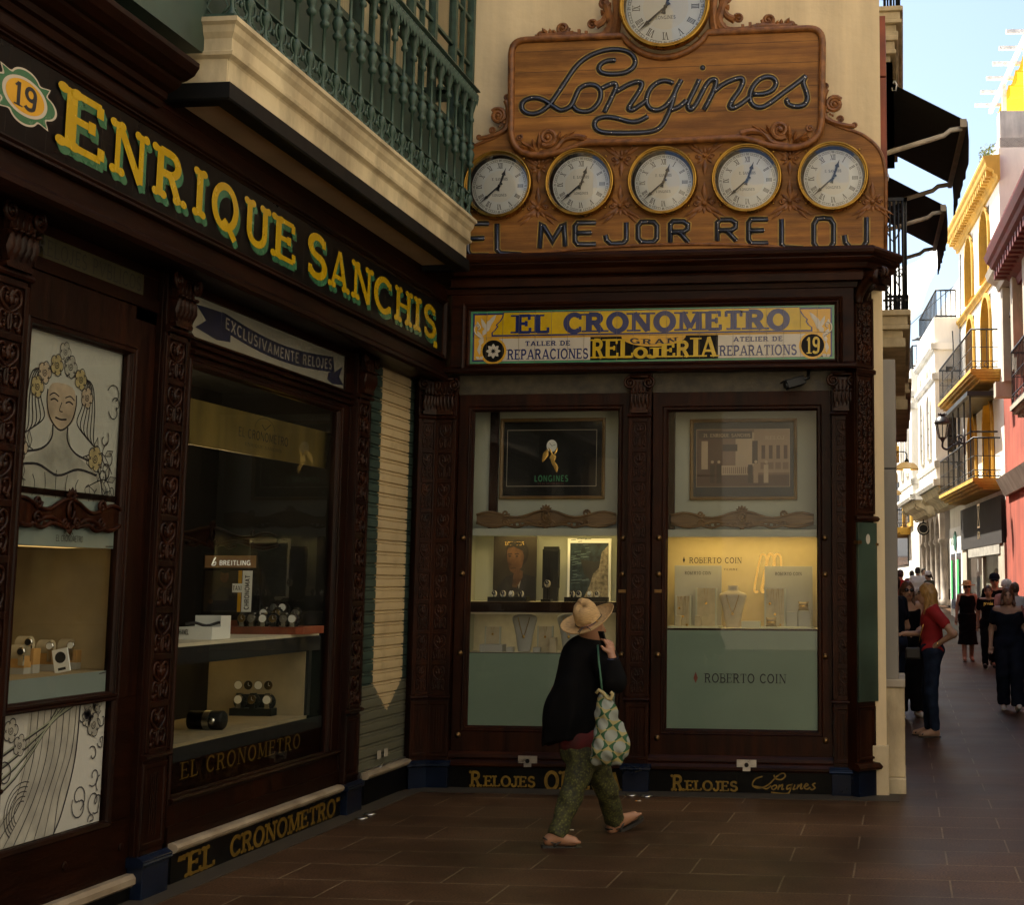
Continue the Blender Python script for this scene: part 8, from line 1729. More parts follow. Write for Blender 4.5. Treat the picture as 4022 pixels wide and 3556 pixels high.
def person(label, X, Y, height, heading, pose=None, skin=None, top=None, top_m=None, bottom=None, bot_m=None, hair=None, hair_m=None, shoes=None, vox=.014, wide=1.0, hat=None, glasses=False, group='people walking in the street', face=True, top_hem=.88, sleeve='short', neckv=False):
    z0 = gz(Y); t = thing('person', label, 'person', (X, Y, z0), group); J = dict(POSE); J.update(pose or {}); J = {k: np.array(v, float) for k, v in J.items()}
    sc = height / 1.705; a = math.radians(heading); R = np.array([[math.cos(a), -math.sin(a), 0], [math.sin(a), math.cos(a), 0], [0, 0, 1]]) * sc; T = (R, np.array([X, Y, z0])); skin = skin or m_skin; v = vox / sc
    W = wide; hd = J['head']
    def torso(s, e=0, legs=False):
        s.ell(J['pelvis'] + (0, 0, .0), (.165 * W + e, .115 * W + e, .13 + e)); s.ell(J['waist'], (.128 * W + e, .098 * W + e, .15 + e)); s.ell(J['chest'], (.158 * W + e, .108 * W + e, .17 + e)); s.cone(J['shR'] * (.85, 1, 1), J['shL'] * (.85, 1, 1), .058 + e, .058 + e)
    def arm(s, q, e=0, f=1.0, lower=True):
        s.cone(J['sh' + q], J['sh' + q] + (J['el' + q] - J['sh' + q]) * f, .05 + e, .05 + (.04 - .05) * f + e)
        if lower and f >= 1: s.cone(J['el' + q], J['wr' + q], .04 + e, .026 + e)
    def leg(s, q, e=0, e2=None, f=1.0):
        e2 = e if e2 is None else e2
        s.cone(J['hi' + q], J['kn' + q], .088 * W + e, .056 + (e + e2) / 2); s.cone(J['kn' + q], J['kn' + q] + (J['an' + q] - J['kn' + q]) * f, .056 + (e + e2) / 2, .036 + e2)
        if f >= 1 and e == 0: s.cone(J['kn' + q] * (1, 1, .75) + J['an' + q] * (0, 0, .25) + (0, -.02, 0), J['an' + q], .05, .034)
    # skin
    s = Sdf(.025); torso(s)
    for q in 'RL':
        arm(s, q); leg(s, q); s.cone(J['an' + q], J['to' + q], .036, .026); s.cone(J['an' + q] + (0, -.02, -.04), J['to' + q], .03, .024)
        d = J['wr' + q] - J['el' + q]; hand_prims(s, J['wr' + q], d, 1 if q == 'R' else -1, .3, n=(0, .6, 0) if abs(d[2]) > .1 else (0, .3, -1))
    s.cone(J['neck'] - (0, 0, .03), hd - (0, .015, .06), .056, .052); s.ell(hd, (.074, .092, .112)); s.ell(hd + (0, .035, -.06), (.052, .055, .058)); s.cone(hd + (0, .088, -.005), hd + (0, .108, -.035), .010, .014, .012)
    s.ell(hd + (.074, .0, -.02), (.012, .02, .03), k=.01); s.ell(hd + (-.074, 0, -.02), (.012, .02, .03), k=.01)
    sdf_obj('body', s, v, skin, t, T=T)
    M4 = Matrix.Translation((X, Y, z0)) @ Matrix.Rotation(a, 4, 'Z') @ Matrix.Scale(sc, 4)
    if face:
        b = MB(M4)
        for sg in (-1, 1):
            b.ball(tuple(hd + (sg * .03, .083, .005)), (.013, .010, .007), 8, 0); b.tube([tuple(hd + (sg * .014, .093, .024)), tuple(hd + (sg * .032, .09, .03)), tuple(hd + (sg * .05, .076, .024))], .005, 4, mi=0)
        b.tube([tuple(hd + (-.024, .083, -.07)), tuple(hd + (0, .093, -.068)), tuple(hd + (.024, .083, -.07))], .006, 5, mi=1); b.build('face', [m_ink, mat('lip', (.28, .08, .06), .5)], t)
    if glasses:
        b = MB(M4)
        for sg in (-1, 1): b.ball(tuple(hd + (sg * .034, .092, .004)), (.03, .012, .022), 10); b.tube([tuple(hd + (sg * .06, .085, .012)), tuple(hd + (sg * .078, .0, .012))], .004, 4)
        b.tube([tuple(hd + (-.012, .1, .01)), tuple(hd + (.012, .1, .01))], .004, 4); b.build('sunglasses', m_lens, t)
    # top
    if top_m:
        s = Sdf(.03); torso(s, .02)
        fr_ = {'none': 0, 'strap': 0, 'short': .55, 'long': 1.0}[sleeve]
        for q in 'RL':
            if fr_: arm(s, q, .02, fr_, lower=True)
        s.cut((0, 0, -1), (0, 0, top_hem)); s.cut((0, 0, 1), (0, 0, 1.465)); 
        if sleeve in ('none', 'strap'): s.cut((1, 0, .25), (.155, 0, 1.36)); s.cut((-1, 0, .25), (-.155, 0, 1.36))
        s.cut((0, .55, 1), (0, .06, 1.34 if sleeve == 'strap' else 1.36 if neckv else 1.40))
        sdf_obj('top', s, v, top_m, t, T=T, disp=lambda X_: .004 * np.sin(X_[..., 2] * 38 + X_[..., 0] * 30) * np.sin(X_[..., 0] * 21 + 1))
    # lower garment
    if bot_m:
        s = Sdf(.03)
        if bottom == 'skirt':
            s.ell(J['pelvis'], (.185 * W, .135 * W, .15)); s.cone(J['pelvis'] + (0, 0, .03), (0, .02, .55), .19, .185); s.cone((0, .02, .55), (0, .02, .36), .185, .22); s.cut((0, 0, -1), (0, 0, .36)); s.cut((0, 0, 1), (0, 0, 1.02))
        else:
            e, e2 = {'slim': (.017, .017), 'wide': (.026, .055), 'straight': (.022, .028)}[bottom]
            s.ell(J['pelvis'], (.168 * W + .018, .12 * W + .018, .14))
            for q in 'RL': leg(s, q, e, e2, .94)
            s.cut((0, 0, 1), (0, 0, 1.02)); s.cut((0, 0, -1), (0, 0, .07))
        sdf_obj('skirt' if bottom == 'skirt' else 'trousers', s, v, bot_m, t, T=T, disp=lambda X_: .003 * np.sin(X_[..., 2] * 45 + X_[..., 0] * 25))
    if shoes:
        for q in 'RL':
            s = Sdf(.02); A, B = J['an' + q], J['to' + q]; s.cone(A + (0, -.03, -.03), B, .042, .036); s.cone(A, A - (0, 0, .03), .046, .044); s.cut((0, 0, -1), (0, 0, min(A[2], B[2]) - .045 if min(A[2], B[2]) > .09 else 0)); sdf_obj('shoe', s, v * .8, shoes, t, T=T)
    else:
        for q in 'RL':
            b = MB(M4); A, B = J['an' + q], J['to' + q]; d = (B - A); d[2] = 0; d = d / np.linalg.norm(d); x = np.array((d[1], -d[0], 0)); h0 = A - d * .06; zs = .012
            o = [(h0 + d * (f_ * .25) + x * (w_)) for f_, w_ in ((0, .02), (.3, .036), (.8, .04), (1, .015), (1, -.015), (.8, -.04), (.3, -.036), (0, -.02))]; b.poly([(p[0], p[1]) for p in o], 0.0, zs)
            b.tube([tuple(B + x * .035 + (0, 0, .0)), tuple(B - d * .05 + (0, 0, .035)), tuple(B - x * .035)], .008, 5); b.tube([tuple(A + x * .03 + (0, 0, -.03)), tuple(A + d * .035 + (0, 0, -.01)), tuple(A - x * .03 + (0, 0, -.03))], .008, 5); b.build('sandal', m_dsho, t)
    # hair
    if hair_m:
        s = Sdf(.02); s.ell(hd + (0, -.012, .018), (.084, .102, .112))
        if hair in ('long', 'bob'):
            zl = {'long': .36, 'bob': .14}[hair]
            for sg in (-1, 1): s.cone(hd + (sg * .062, -.02, .0), hd + (sg * .085, .02, -zl * .75), .032, .028); s.cone(hd + (sg * .055, -.06, .0), hd + (sg * .07, -.07, -zl), .045, .04)
            s.cone(hd + (0, -.07, .0), hd + (0, -.09, -zl), .055, .05)
        if hair == 'tail': s.cone(hd + (0, -.1, .02), hd + (0, -.16, -.1), .03, .022)
        if hair == 'bun': s.ell(hd + (0, -.1, .06), (.05, .05, .05))
        f_ = Sdf(.01); f_.ell(hd + (0, .1, -.04), (.066, .075, .105))
        s2 = Sdf(); s2.ev = lambda X_, s=s, f_=f_: np.maximum(s.ev(X_), -f_.ev(X_)); s2.bounds = s.bounds
        sdf_obj('hair', s2, v, hair_m, t, T=T, disp=lambda X_: .005 * np.sin(X_[..., 0] * 130 + X_[..., 2] * 20) * np.cos(X_[..., 1] * 120))
    if hat:
        b = MB(M4); kind, hm, bm_ = hat; c = hd + (0, -.005, .05)
        b.M = M4 @ Matrix.Translation(tuple(c)) @ Matrix.Rotation(math.radians(90), 4, 'X')
        if kind == 'brim': b.lathe([(.17, -.012), (.175, .0), (.165, .006), (.1, .01), (.095, .02), (.092, .06), (.08, .095), (.05, .105), (.001, .1)], n=24); b.build('hat', hm, t); b = MB(b.M); b.lathe([(.098, .012), (.0975, .04)], n=24, cap=False); b.build('hat_band', bm_, t)
        else:
            b.lathe([(.1, -.02), (.104, .02), (.09, .07), (.05, .1), (.001, .105)], n=20); b.poly([(-.075, 0)] and [(.08 * math.cos(q_), 0.0 + .0) for q_ in (0,)] + [(0, 0), (0, .001)], 0, .001) if False else None
            b.M = M4 @ Matrix.Translation(tuple(c + (0, .07, -.012))) @ Matrix.Rotation(math.radians(-10), 4, 'X'); b.poly(arc(0, .0, .085, .11, 0, 180, 12) + [(-.085, -.02), (.085, -.02)], -.006, .006); b.build('cap', hm, t)
    return t, T, J, M4
X0 = lambda px, Y: float(atY(px, 2283, Y).x)
# --- standing group at the corner
bt, bT, bJ, bM = person('blonde woman in a red top and dark jeans with her hand on her hip', X0(3658, 16.6), 16.6, 1.665, 90,
    dict(head=(0, .055, 1.56), neck=(0, .005, 1.43), shL=(-.165, -.01, 1.385), elL=(-.27, -.23, 1.13), wrL=(-.17, -.05, 1.01), shR=(.165, .01, 1.385), elR=(.19, .06, 1.12), wrR=(.05, .27, 1.12), anR=(.09, .05, .075), toR=(.1, .2, .03), knR=(.09, .05, .49)),
    top_m=m_redc, bottom='slim', bot_m=m_jean, hair='long', hair_m=h_bl, vox=.010, top_hem=.93)
b = MB(bM); b.lathe([(.034, -.006), (.036, 0), (.034, .006)], (-.172, -.055, 1.02), 'v', 14); b.M = bM @ Matrix.Translation((-.18, -.07, 1.03)) @ Matrix.Rotation(1.0, 4, 'X'); b.build('bangle', m_gold2, bt)
hb = thing('handbag', 'small dark handbag hanging in front of the blonde woman in red', 'bag', tuple(bM @ Vector((0, .19, .86)))); b = MB(bM); b.box(-.03, .12, .84, .05, .30, .97); b.build('pouch', m_dsho, hb, bev=.02); b = MB(bM); b.tube([(-.0, .15, .97), (-.09, .13, 1.1), (-.12, .05, 1.4)], .008, 5); b.build('strap', m_gold2, hb)
person('woman in sunglasses, black camisole, wide black trousers and white sneakers behind the blonde woman', X0(3562, 19.0), 19.0, 1.68, 195, dict(elL=(-.2, .03, 1.12), wrL=(-.1, .22, 1.1), elR=(.21, .0, 1.11), wrR=(.1, .2, 1.06), anL=(-.12, .02, .075), toL=(-.14, .17, .03)),
    top_m=m_blk, sleeve='strap', bottom='wide', bot_m=m_blk, hair='long', hair_m=h_br, glasses=True, shoes=m_sho, vox=.012, neckv=True)
person('man in a navy t-shirt and jeans half hidden by the stone pier', X0(3512, 17.6) - .02, 17.6, 1.76, 60, dict(elL=(-.23, .05, 1.12), wrL=(-.12, .26, 1.14), elR=(.25, -.03, 1.1), wrR=(.2, .18, 1.0)), top_m=m_nvy, bottom='straight', bot_m=m_jean, hair='short', hair_m=h_dk, shoes=m_dsho, vox=.012, wide=1.08)
person('person with curly white hair between the blonde woman and the sunglasses woman', X0(3612, 21.8), 21.8, 1.58, 170, top_m=m_blk, bottom='straight', bot_m=m_blk, hair='bun', hair_m=h_wh, shoes=m_dsho, vox=.016)
# --- walking towards the photographer
person('woman in a straw sun hat, sunglasses and long black sleeveless dress walking up the street', X0(3797, 31.2), 31.2, 1.62, 186, dict(anR=(.09, .1, .075), toR=(.1, .25, .04), knR=(.09, .1, .49), anL=(-.09, -.12, .09), toL=(-.1, .02, .03), wrR=(.24, .02, .9), wrL=(-.24, .1, .9)), top_m=m_blk, sleeve='none', bottom='skirt', bot_m=m_blk, hair='short', hair_m=h_br, hat=('brim', m_straw, m_straw), glasses=True, vox=.013, wide=1.12)
walk = dict(anR=(.08, .18, .075), toR=(.09, .33, .07), knR=(.085, .14, .5), anL=(-.085, -.22, .13), toL=(-.09, -.09, .03), knL=(-.085, .0, .5), elR=(.22, -.12, 1.12), wrR=(.23, -.08, .88), elL=(-.22, .03, 1.12), wrL=(-.22, .18, .93))
pt_, pT, pJ, pM = person('woman in a black top with gold script on the chest, hair tied back', X0(3881, 29.3), 29.3, 1.58, 175, walk, skin=m_skin2, top_m=m_blk, bottom='straight', bot_m=m_blk, hair='tail', hair_m=h_dk, shoes=m_dsho, vox=.013)
b = MB(pM @ Matrix.Translation((0, .118, 1.29)) @ Matrix(((-1, 0, 0, 0), (0, 0, 1, 0), (0, 1, 0, 0), (0, 0, 0, 1))))
for k, st in enumerate(([(0, -.4), (.05, .9), (.3, .9), (.3, .3), (.05, .3)], [(.45, 0), (.5, .9), (.62, .9)], [(1.1, .8), (.85, .8), (.8, .2), (1.05, .2), (1.1, .9), (1.12, 0)], [(1.6, .8), (1.35, .8), (1.3, .2), (1.55, .2), (1.62, 1.5), (1.62, 0)], [(2.1, .8), (1.85, .8), (1.8, .2), (2.05, .2), (2.1, .9), (2.14, 0)])): b.ribbon([(x * .085 - .09, y * .05) for x, y in st], .011, .006 + .0006 * k)
b.build('shirt_lettering', m_gold2, pt_)
person('man in a dark cap and sunglasses behind the woman with gold script', X0(3922, 28.6) + .02, 30.2, 1.78, 180, walk, top_m=m_blk, bottom='straight', bot_m=m_blk, hair='short', hair_m=h_dk, hat=('cap', m_nvy, m_nvy), glasses=True, shoes=m_dsho, vox=.014, wide=1.1)
nt_, nT, nJ, nM = person('older woman with dark bobbed hair in a navy blouse and wide navy trousers', X0(3957, 20.2), 20.2, 1.60, 178, dict(anL=(-.1, .2, .075), toL=(-.12, .35, .075), knL=(-.1, .15, .5), anR=(.08, -.1, .09), toR=(.09, .04, .03), elR=(.235, -.1, 1.12), wrR=(.25, -.02, .9), elL=(-.22, -.02, 1.14), wrL=(-.24, .16, 1.06)), top_m=m_nvy, sleeve='short', bottom='wide', bot_m=m_nvy, hair='bob', hair_m=h_br, shoes=m_sho, vox=.0115, wide=1.12, neckv=True)
hb = thing('handbag', 'grey shoulder bag with a brick red strap beside the older woman in navy', 'bag', tuple(nM @ Vector((-.3, .1, .85)))); b = MB(nM); b.box(-.36, 0, .78, -.25, .26, 1.03); b.build('pouch', mat('slate leather', (.06, .08, .1), .4), hb, bev=.02); b = MB(nM); b.tube([(-.28, .2, 1.02), (-.235, .15, 1.25), (-.19, .02, 1.44), (-.25, -.1, 1.2), (-.3, .02, 1.02)], .016, 6); b.build('strap', mat('brick leather', (.28, .07, .04), .5), hb)
person('person with brown hair and bare shoulders seen from behind at the right edge', X0(3985, 27), 27.0, 1.66, 10, hair='short', hair_m=h_br, top_m=m_wtee, sleeve='none', bottom='straight', bot_m=m_jean, shoes=m_sho, vox=.016, face=False, top_hem=.8)
person('person in a pale cap and pink top beyond the older woman in navy', X0(3957, 28), 28.2, 1.68, 15, hair='short', hair_m=h_wh, top_m=mat('pink jersey', (.5, .25, .22), .8), bottom='straight', bot_m=m_jean, hat=('cap', m_wtee, m_wtee), shoes=m_sho, vox=.017, face=False)
# --- far people
person('man in a white t-shirt walking away down the street', X0(3605, 43), 43.0, 1.70, 0, walk, hair='short', hair_m=h_dk, top_m=m_wtee, bottom='straight', bot_m=m_jean, shoes=m_dsho, vox=.018, face=False, wide=1.1)
person('woman in a white cap and olive top beside the man in white', X0(3648, 42), 42.0, 1.6, 60, hair='tail', hair_m=h_dk, top_m=mat('olive jersey', (.06, .055, .035), .8), bottom='straight', bot_m=m_blk, hat=('cap', m_wtee, m_wtee), shoes=m_dsho, vox=.018, face=False)
person('dark haired person in black left of the man in white', X0(3582, 44.5), 44.5, 1.55, 10, hair='short', hair_m=h_dk, top_m=m_blk, bottom='straight', bot_m=m_blk, shoes=m_dsho, vox=.02, face=False)
person('person in a red top far down on the left by the pier', X0(3537, 38), 38.0, 1.76, 20, hair='short', hair_m=h_dk, top_m=m_redc, bottom='straight', bot_m=m_blk, shoes=m_dsho, vox=.018, face=False)
person('dark bearded man between the man in white and the woman in the white cap', X0(3628, 46), 46.0, 1.56, 190, hair='short', hair_m=h_dk, top_m=m_blk, bottom='straight', bot_m=m_blk, shoes=m_dsho, vox=.02)

# ------------------------------------------------------------------ the person passing the window
pm = thing('person', 'person in a straw hat, loose black top and green trousers, phone at the ear', 'person', (-2.05, 9.6, 0))
A = lambda x, y, Y: np.array(atY(x, y, Y))
head, neck = A(2318, 2462, 9.58), A(2305, 2540, 9.6)
sR, sL = A(2378, 2592, 9.46), A(2250, 2600, 9.72); eR, wR = A(2415, 2676, 9.36), A(2405, 2590, 9.38)
pel = A(2298, 2925, 9.6); hR, hL = A(2300, 2965, 9.54), A(2325, 2965, 9.66)
kR, aR = A(2238, 3140, 9.43), A(2185, 3285, 9.34); kL, aL = A(2382, 3105, 9.80), A(2412, 3222, 9.95)
tR, heR = A(2252, 3322, 9.37), A(2158, 3322, 9.33); tR[2] = .034; heR[2] = .045; tL, heL = A(2490, 3206, 10.06), A(2405, 3255, 9.95)
fwd = np.array([.78, .62, 0])
s = Sdf(.025); s.ell(pel, (.13, .11, .11)); s.cone(pel, A(2300, 2650, 9.6), .12, .13); s.cone(sR, sL, .06, .06); s.cone(neck - (0, 0, .05), head - (0, 0, .05), .052, .05); s.ell(head, (.083, .085, .112)); s.ell(head + fwd * .03 - (0, 0, .06), (.055, .055, .055)); s.cone(head + fwd * .085, head + fwd * .104 - (0, 0, .03), .01, .013)
s.chain([sR, eR, wR], [.05, .042, .028]); s.chain([sL, A(2190, 2720, 9.72), A(2200, 2830, 9.66)], [.05, .042, .03])
s.chain([hR, kR, aR], [.06, .046, .034]); s.chain([hL, kL, aL], [.06, .046, .034])
for a_, h_, t_ in ((aR, heR, tR), (aL, heL, tL)):
    s.cone(a_, h_, .034, .032); s.cone(a_, t_, .036, .022); s.cone(h_, t_, .032, .026)
    d = (t_ - h_) / np.linalg.norm(t_ - h_); x = np.cross(d, (0, 0, 1)); x /= np.linalg.norm(x)
    for i in range(5): s.cone(t_ + x * (.026 - .013 * i), t_ + x * (.03 - .0145 * i) + d * (.04 - .004 * abs(i - .8)), .011 - .0008 * i, .0095 - .0009 * i, .006)
sdf_obj('body', s, .008, m_skin2, pm)
s = Sdf(.012); hn = A(2388, 2505, 9.42); hand_prims(s, wR + (hn - wR) * .1, hn - wR + np.array((-.0, .02, .0)), -1, .4, n=(-.7, .5, 0), sc=1.0); s.cone(eR + (wR - eR) * .6, wR, .032, .027)
sdf_obj('hand', s, .0042, m_skin2, pm)
ph = thing('phone', 'dark mobile phone held to the ear under the straw hat', 'phone', tuple(A(2370, 2528, 9.45))); b = MB(Matrix.Translation(tuple(A(2372, 2525, 9.45))) @ Matrix.Rotation(math.radians(38), 4, 'Z') @ Matrix.Rotation(math.radians(-18), 4, 'Y')); b.box(-.006, -.036, -.075, .006, .036, .075); b.build('case', m_black, ph, bev=.004)
b = MB(Matrix.Translation(tuple(wR + (wR - eR) * .02))); b.tube([(.034 * math.cos(t), .034 * math.sin(t), .006 * math.sin(t)) for t in [k * PI / 8 for k in range(17)]], .004, 5); b.build('bracelet', mat('blue beads', (.02, .03, .09), .3), pm)
s = Sdf(.05); c0 = A(2298, 2590, 9.6); s.cone(sR, sL, .075, .08); s.cone(c0, A(2262, 2800, 9.62), .16, .19); s.cone(A(2262, 2800, 9.62), A(2245, 2930, 9.64), .19, .195); s.cone(sL, A(2172, 2905, 9.74), .07, .055); s.cone(A(2240, 2700, 9.5), A(2185, 2905, 9.55), .08, .06)
s.cone(neck - (0, 0, .07), neck - (0, 0, .012), .085, .064); s.chain([sR, eR], [.07, .066]); s.chain([eR, eR + (wR - eR) * .75], [.06, .042]); s.cone(A(2385, 2640, 9.44), A(2385, 2715, 9.46), .07, .04)
hp = A(2190, 2925, 9.6); s.cut(np.array([.34, 0, -1]) / 1.056, np.array([hp[0], 9.6, hp[2] - .01])) if False else None
pl0, pr0, pm0 = A(2137, 2935, 9.6), A(2345, 2945, 9.6), A(2243, 2893, 9.6)
s.cut((-.38, 0, -.925), pm0 + (0, 0, .0)) if False else None
hem_fn = lambda X_: None
ev0 = s.ev
def ev_top(X_):
    F = ev0(X_); x = (X_[..., 0] - pl0[0]) / (pr0[0] - pl0[0]); hz = np.where(x < .5, pl0[2] + (pm0[2] - pl0[2]) * np.clip(x, -.3, .5) / .5, pm0[2] + (pr0[2] - pm0[2]) * (np.clip(x, .5, 1.3) - .5) / .5)
    return np.maximum(F, hz - X_[..., 2])
s.ev = ev_top
sdf_obj('top', s, .0095, m_blk, pm, disp=lambda X_: .011 * np.sin(X_[..., 0] * 42 + X_[..., 1] * 20 + 2 * np.sin(X_[..., 2] * 5)) * np.clip((1.25 - X_[..., 2]) * 2, 0, 1))
s = Sdf(.03); s.ell(pel + (0, 0, .02), (.172, .155, .15)); s.cut((0, 0, -1), pel - (0, 0, .035)); s.cut((0, 0, 1), pel + (0, 0, .1)); sdf_obj('undershirt', s, .01, mat('red cotton', (.07, .004, .004), .8, scale=8, var=.6), pm)
m_pat = mat('leafy print', (.1, .1, .022), .8, scale=34, col2=(.012, .014, .006), det=2); n_, l_, b_ = nodes_of(m_pat)
vo = n_.new('ShaderNodeTexVoronoi'); vo.inputs['Scale'].default_value = 62; tc = n_.new('ShaderNodeTexCoord'); l_.new(tc.outputs['Object'], vo.inputs['Vector']); cr2 = n_.new('ShaderNodeValToRGB'); l_.new(vo.outputs['Distance'], cr2.inputs[0])
for i, (p_, c_) in enumerate(((.0, (.2, .18, .06, 1)), (.28, (.085, .09, .016, 1)), (.42, (.03, .035, .008, 1)), (.7, (.008, .009, .005, 1)))):
    e_ = cr2.color_ramp.elements[i] if i < 2 else cr2.color_ramp.elements.new(p_); e_.position = p_; e_.color = c_
mx_ = n_.new('ShaderNodeMix'); mx_.data_type = 'RGBA'; mx_.inputs[0].default_value = .55; l_.new(b_.inputs['Base Color'].links[0].from_socket, mx_.inputs[6]); l_.new(cr2.outputs[0], mx_.inputs[7]); l_.new(mx_.outputs[2], b_.inputs['Base Color'])
s = Sdf(.03); s.ell(pel - (0, 0, .04), (.168, .15, .125)); 
for h_, k_, a_, r_ in ((hR, kR, aR, .054), (hL, kL, aL, .066)):
    g_ = Sdf(.03); e_ = a_ + (a_ - k_) * .25; g_.chain([h_, k_, e_], [.096, .07, r_]); n_ = (a_ - k_) / np.linalg.norm(a_ - k_); g_.cut(n_, a_ + n_ * .005); s.p.append((2, g_, 0, 0, 0, .03))
s.cut((0, 0, 1), pel + (0, 0, .015)); sdf_obj('trousers', s, .0095, m_pat, pm, disp=lambda X_: .005 * np.sin(X_[..., 2] * 34 + X_[..., 0] * 55) * np.sin(X_[..., 1] * 30))
for a_, h_, t_, nm in ((aR, heR, tR, 'R'), (aL, heL, tL, 'L')):
    d = (t_ - h_); L_ = np.linalg.norm(d); d /= L_; x = np.cross(d, (0, 0, 1)); x /= np.linalg.norm(x); up = np.cross(x, d); M = Matrix(((d[0], x[0], up[0], h_[0]), (d[1], x[1], up[1], h_[1]), (d[2], x[2], up[2], h_[2]), (0, 0, 0, 1)))
    o = [(-.045, .02), (-.03, .036), (.06, .034), (.14, .046), (.2, .04), (.235, .012), (.235, -.014), (.2, -.038), (.14, -.044), (.06, -.034), (-.03, -.036), (-.045, -.02)]
    b = MB(M); b.poly(smooth(o, 3, True), -.05, -.03); 
    b.tube(smooth([(.03, .036, -.035), (.07, .03, .0), (.15, .0, .02), (.165, -.005, -.01)], 3), .007, 5); b.tube(smooth([(.03, -.036, -.035), (.07, -.03, .0), (.15, .0, .02)], 3), .007, 5); b.tube(smooth([(.04, .036, -.02), (-.03, .026, .01), (-.038, 0, .012), (-.03, -.026, .01), (.04, -.036, -.02)], 3), .006, 5); b.build('sandal', m_dsho, pm)
# straw hat
ht = thing('straw_hat', 'tan straw hat with a thin dark cord bow, on the person passing the windows', 'hat', tuple(A(2315, 2440, 9.58)))
hM = Matrix.Translation(tuple(A(2314, 2442, 9.58))) @ Matrix.Rotation(math.radians(-19), 4, 'Y') @ Matrix.Rotation(math.radians(27), 4, 'X') @ Matrix.Rotation(math.radians(90), 4, 'X') 
b = MB(hM); vs, fs = [], []; N = 40
prof = [(.086, .0, 0), (.084, .05, 0), (.078, .09, 0), (.062, .118, 0), (.035, .126, 1), (.001, .112, 1)]
rows = [(.172, .012), (.17, .006), (.14, -.004), (.105, -.004), (.09, .004)]
for r_, h_ in rows:
    for j in range(N): a = 2 * PI * j / N; k = 1 + .05 * math.cos(2 * a); vs.append((r_ * k * math.cos(a), h_ + (.03 * abs(math.cos(a)) ** 2 * (r_ - .09) / .08 if r_ > .1 else 0), r_ * k * math.sin(a) * .98))
for r_, h_, t in prof:
    for j in range(N): a = 2 * PI * j / N; vs.append((r_ * (1 - (.18 * (h_ / .126) * max(0, math.sin(a)) ** 2)) * math.cos(a), h_ + (.012 if t and abs(math.cos(a)) < .5 else 0) + .02 * (h_ / .126) * math.sin(-a), r_ * math.sin(a)))
R_n = len(rows) + len(prof); fs = [(i * N + j, (i + 1) * N + j, (i + 1) * N + (j + 1) % N, i * N + (j + 1) % N) for i in range(R_n - 1) for j in range(N)]; b.add(vs, fs, 0, True); o = b.build('straw', m_straw, ht); sm_ = o.modifiers.new('solid', 'SOLIDIFY'); sm_.thickness = .004
b = MB(hM); b.tube([(.0885 * math.cos(t), .012 + .003 * math.sin(3 * t), .0885 * math.sin(t)) for t in [k * PI / 16 for k in range(33)]], .0035, 5)
for dx, dy, dz in ((-.05, .0, .03), (-.04, -.0, .05), (.03, .0, .035), (.04, -.0, .055)): b.tube(smooth([(-.02, .012, .088), (-.02 + dx * .5, .016, .088 + dz * .5), (-.02 + dx, .006, .088 + dz)], 3), .003, 5)
b.build('cord', m_dsho, ht)
b = MB(hM); b.ball((.062, .014, .066), .006, 8); b.build('bead', m_gold2, ht)
# patterned tote bag
tb2 = thing('tote_bag', 'cream and green circle patterned cloth bag on the shoulder of the walking person', 'bag', tuple(A(2385, 3005, 9.3)))
m_bag = mat('circle print cotton', (.4, .42, .4), .85, scale=5); n_, l_, b_ = nodes_of(m_bag); tc = n_.new('ShaderNodeTexCoord'); mp = n_.new('ShaderNodeMapping'); mp.inputs['Rotation'].default_value = (0, math.radians(35), 0); mp.inputs['Scale'].default_value = (11.5,) * 3; l_.new(tc.outputs['Object'], mp.inputs[0]); sx = n_.new('ShaderNodeSeparateXYZ'); l_.new(mp.outputs[0], sx.inputs[0])
def M_(op, a, b__=None, c__=None):
    x = n_.new('ShaderNodeMath'); x.operation = op
    for i, q in enumerate((a, b__, c__)):
        if q is None: continue
        if isinstance(q, (int, float)): x.inputs[i].default_value = q
        else: l_.new(q, x.inputs[i])
    return x.outputs[0]
fx = M_('SUBTRACT', M_('FRACT', sx.outputs[0]), .5); fz_ = M_('SUBTRACT', M_('FRACT', sx.outputs[2]), .5); dd_ = M_('SQRT', M_('ADD', M_('MULTIPLY', fx, fx), M_('MULTIPLY', fz_, fz_)))
circ = M_('LESS_THAN', dd_, .40); chk = M_('MODULO', M_('ADD', M_('ABSOLUTE', M_('FLOOR', M_('MULTIPLY', sx.outputs[0], 2))), M_('ABSOLUTE', M_('FLOOR', M_('MULTIPLY', sx.outputs[2], 2)))), 2)
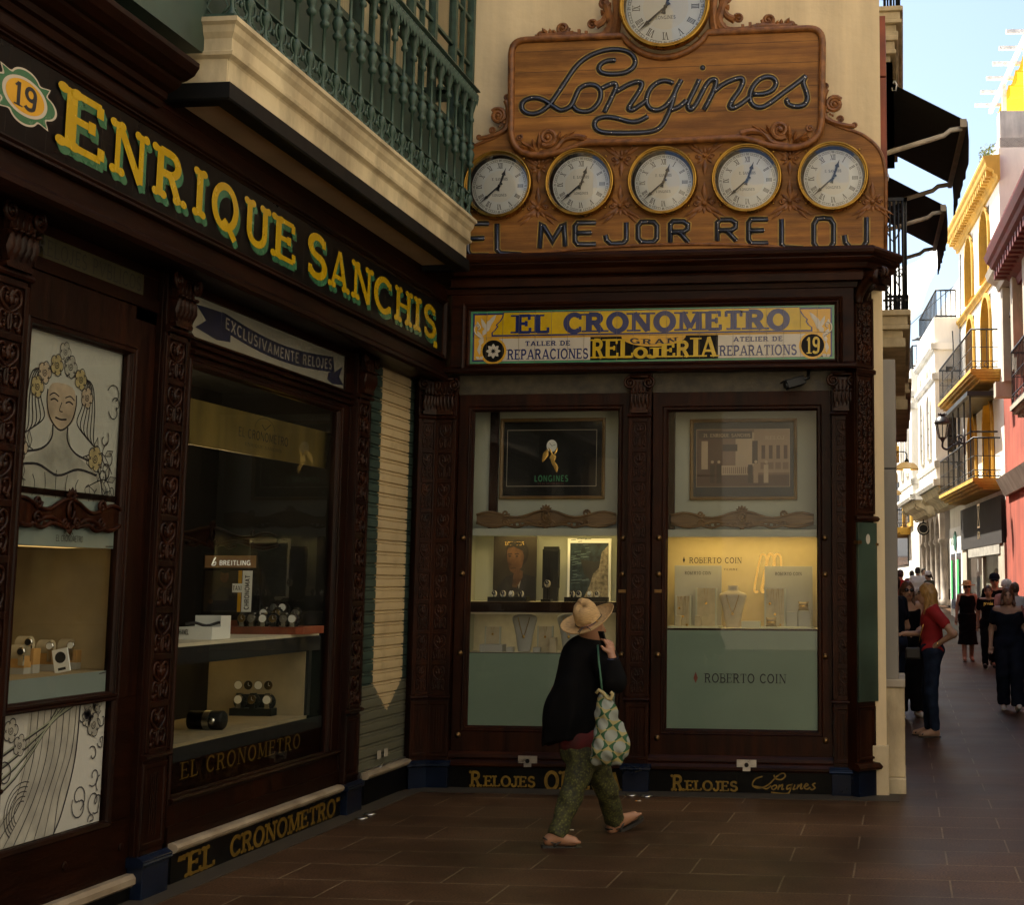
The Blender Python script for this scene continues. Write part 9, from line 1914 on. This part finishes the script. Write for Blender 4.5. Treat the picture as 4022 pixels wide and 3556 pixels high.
def mixc(f, a, c):
    x = n_.new('ShaderNodeMix'); x.data_type = 'RGBA'; l_.new(f, x.inputs[0])
    for i, q in ((6, a), (7, c)):
        if isinstance(q, tuple): x.inputs[i].default_value = q
        else: l_.new(q, x.inputs[i])
    return x.outputs[2]
l_.new(mixc(circ, mixc(chk, (.3, .26, .11, 1), (.02, .08, .035, 1)), (.25, .28, .25, 1)), b_.inputs['Base Color'])
s = Sdf(.04); s.cone(A(2372, 2745, 9.3), A(2380, 2800, 9.3), .04, .06); s.cone(A(2380, 2800, 9.3), A(2372, 2945, 9.28), .06, .078); s.cone(A(2380, 2800, 9.32), A(2418, 2935, 9.34), .05, .075); s.cone(A(2345, 2985, 9.28), A(2425, 2985, 9.32), .035, .035); s.cone(A(2435, 2850, 9.34), A(2440, 2940, 9.34), .03, .05)
sdf_obj('pouch', s, .008, m_bag, tb2, disp=lambda X_: .007 * np.sin(X_[..., 0] * 60 + X_[..., 2] * 25) * np.sin(X_[..., 2] * 40 + X_[..., 0] * 20))
b = MB(); b.tube([tuple(A(x, y, Y)) for x, y, Y in ((2355, 2560, 9.36), (2348, 2536, 9.44), (2352, 2600, 9.32), (2360, 2670, 9.3), (2366, 2730, 9.3))][1:], .007, 6); b.build('strap', mat('green webbing', (.03, .1, .06), .7), tb2)
b = MB(); b.tube([tuple(A(x, y, 9.27)) for x, y in ((2342, 2725), (2352, 2712), (2368, 2722), (2385, 2745), (2400, 2748), (2406, 2728), (2398, 2720))], .012, 6); b.build('knot', mat('cream binding', (.36, .3, .14), .8), tb2)
# houses across the street and behind the photographer: sized and coloured to shade the forecourt and bounce light, also seen in the panes
m_opp = mat('warm house front', (.45, .41, .34), .9, scale=.7, var=.08)
b = MB(); b.box(3.5, -22, -.2, 9, 14.9, 17); o = b.build('opposite_house', m_opp); tag(o, 'tall plain house front on the far side of the forecourt, seen in reflections', 'building')
b = MB(); b.box(-12, -20, -.2, 9, -14, 10); o = b.build('rear_bounce_house', mat('cream bounce front', (.75, .66, .5), .9, scale=.7, var=.06)); tag(o, 'added unseen house bouncing light from behind the photographer', 'building')  # added behind the camera; its bright front bounces light onto the front wing
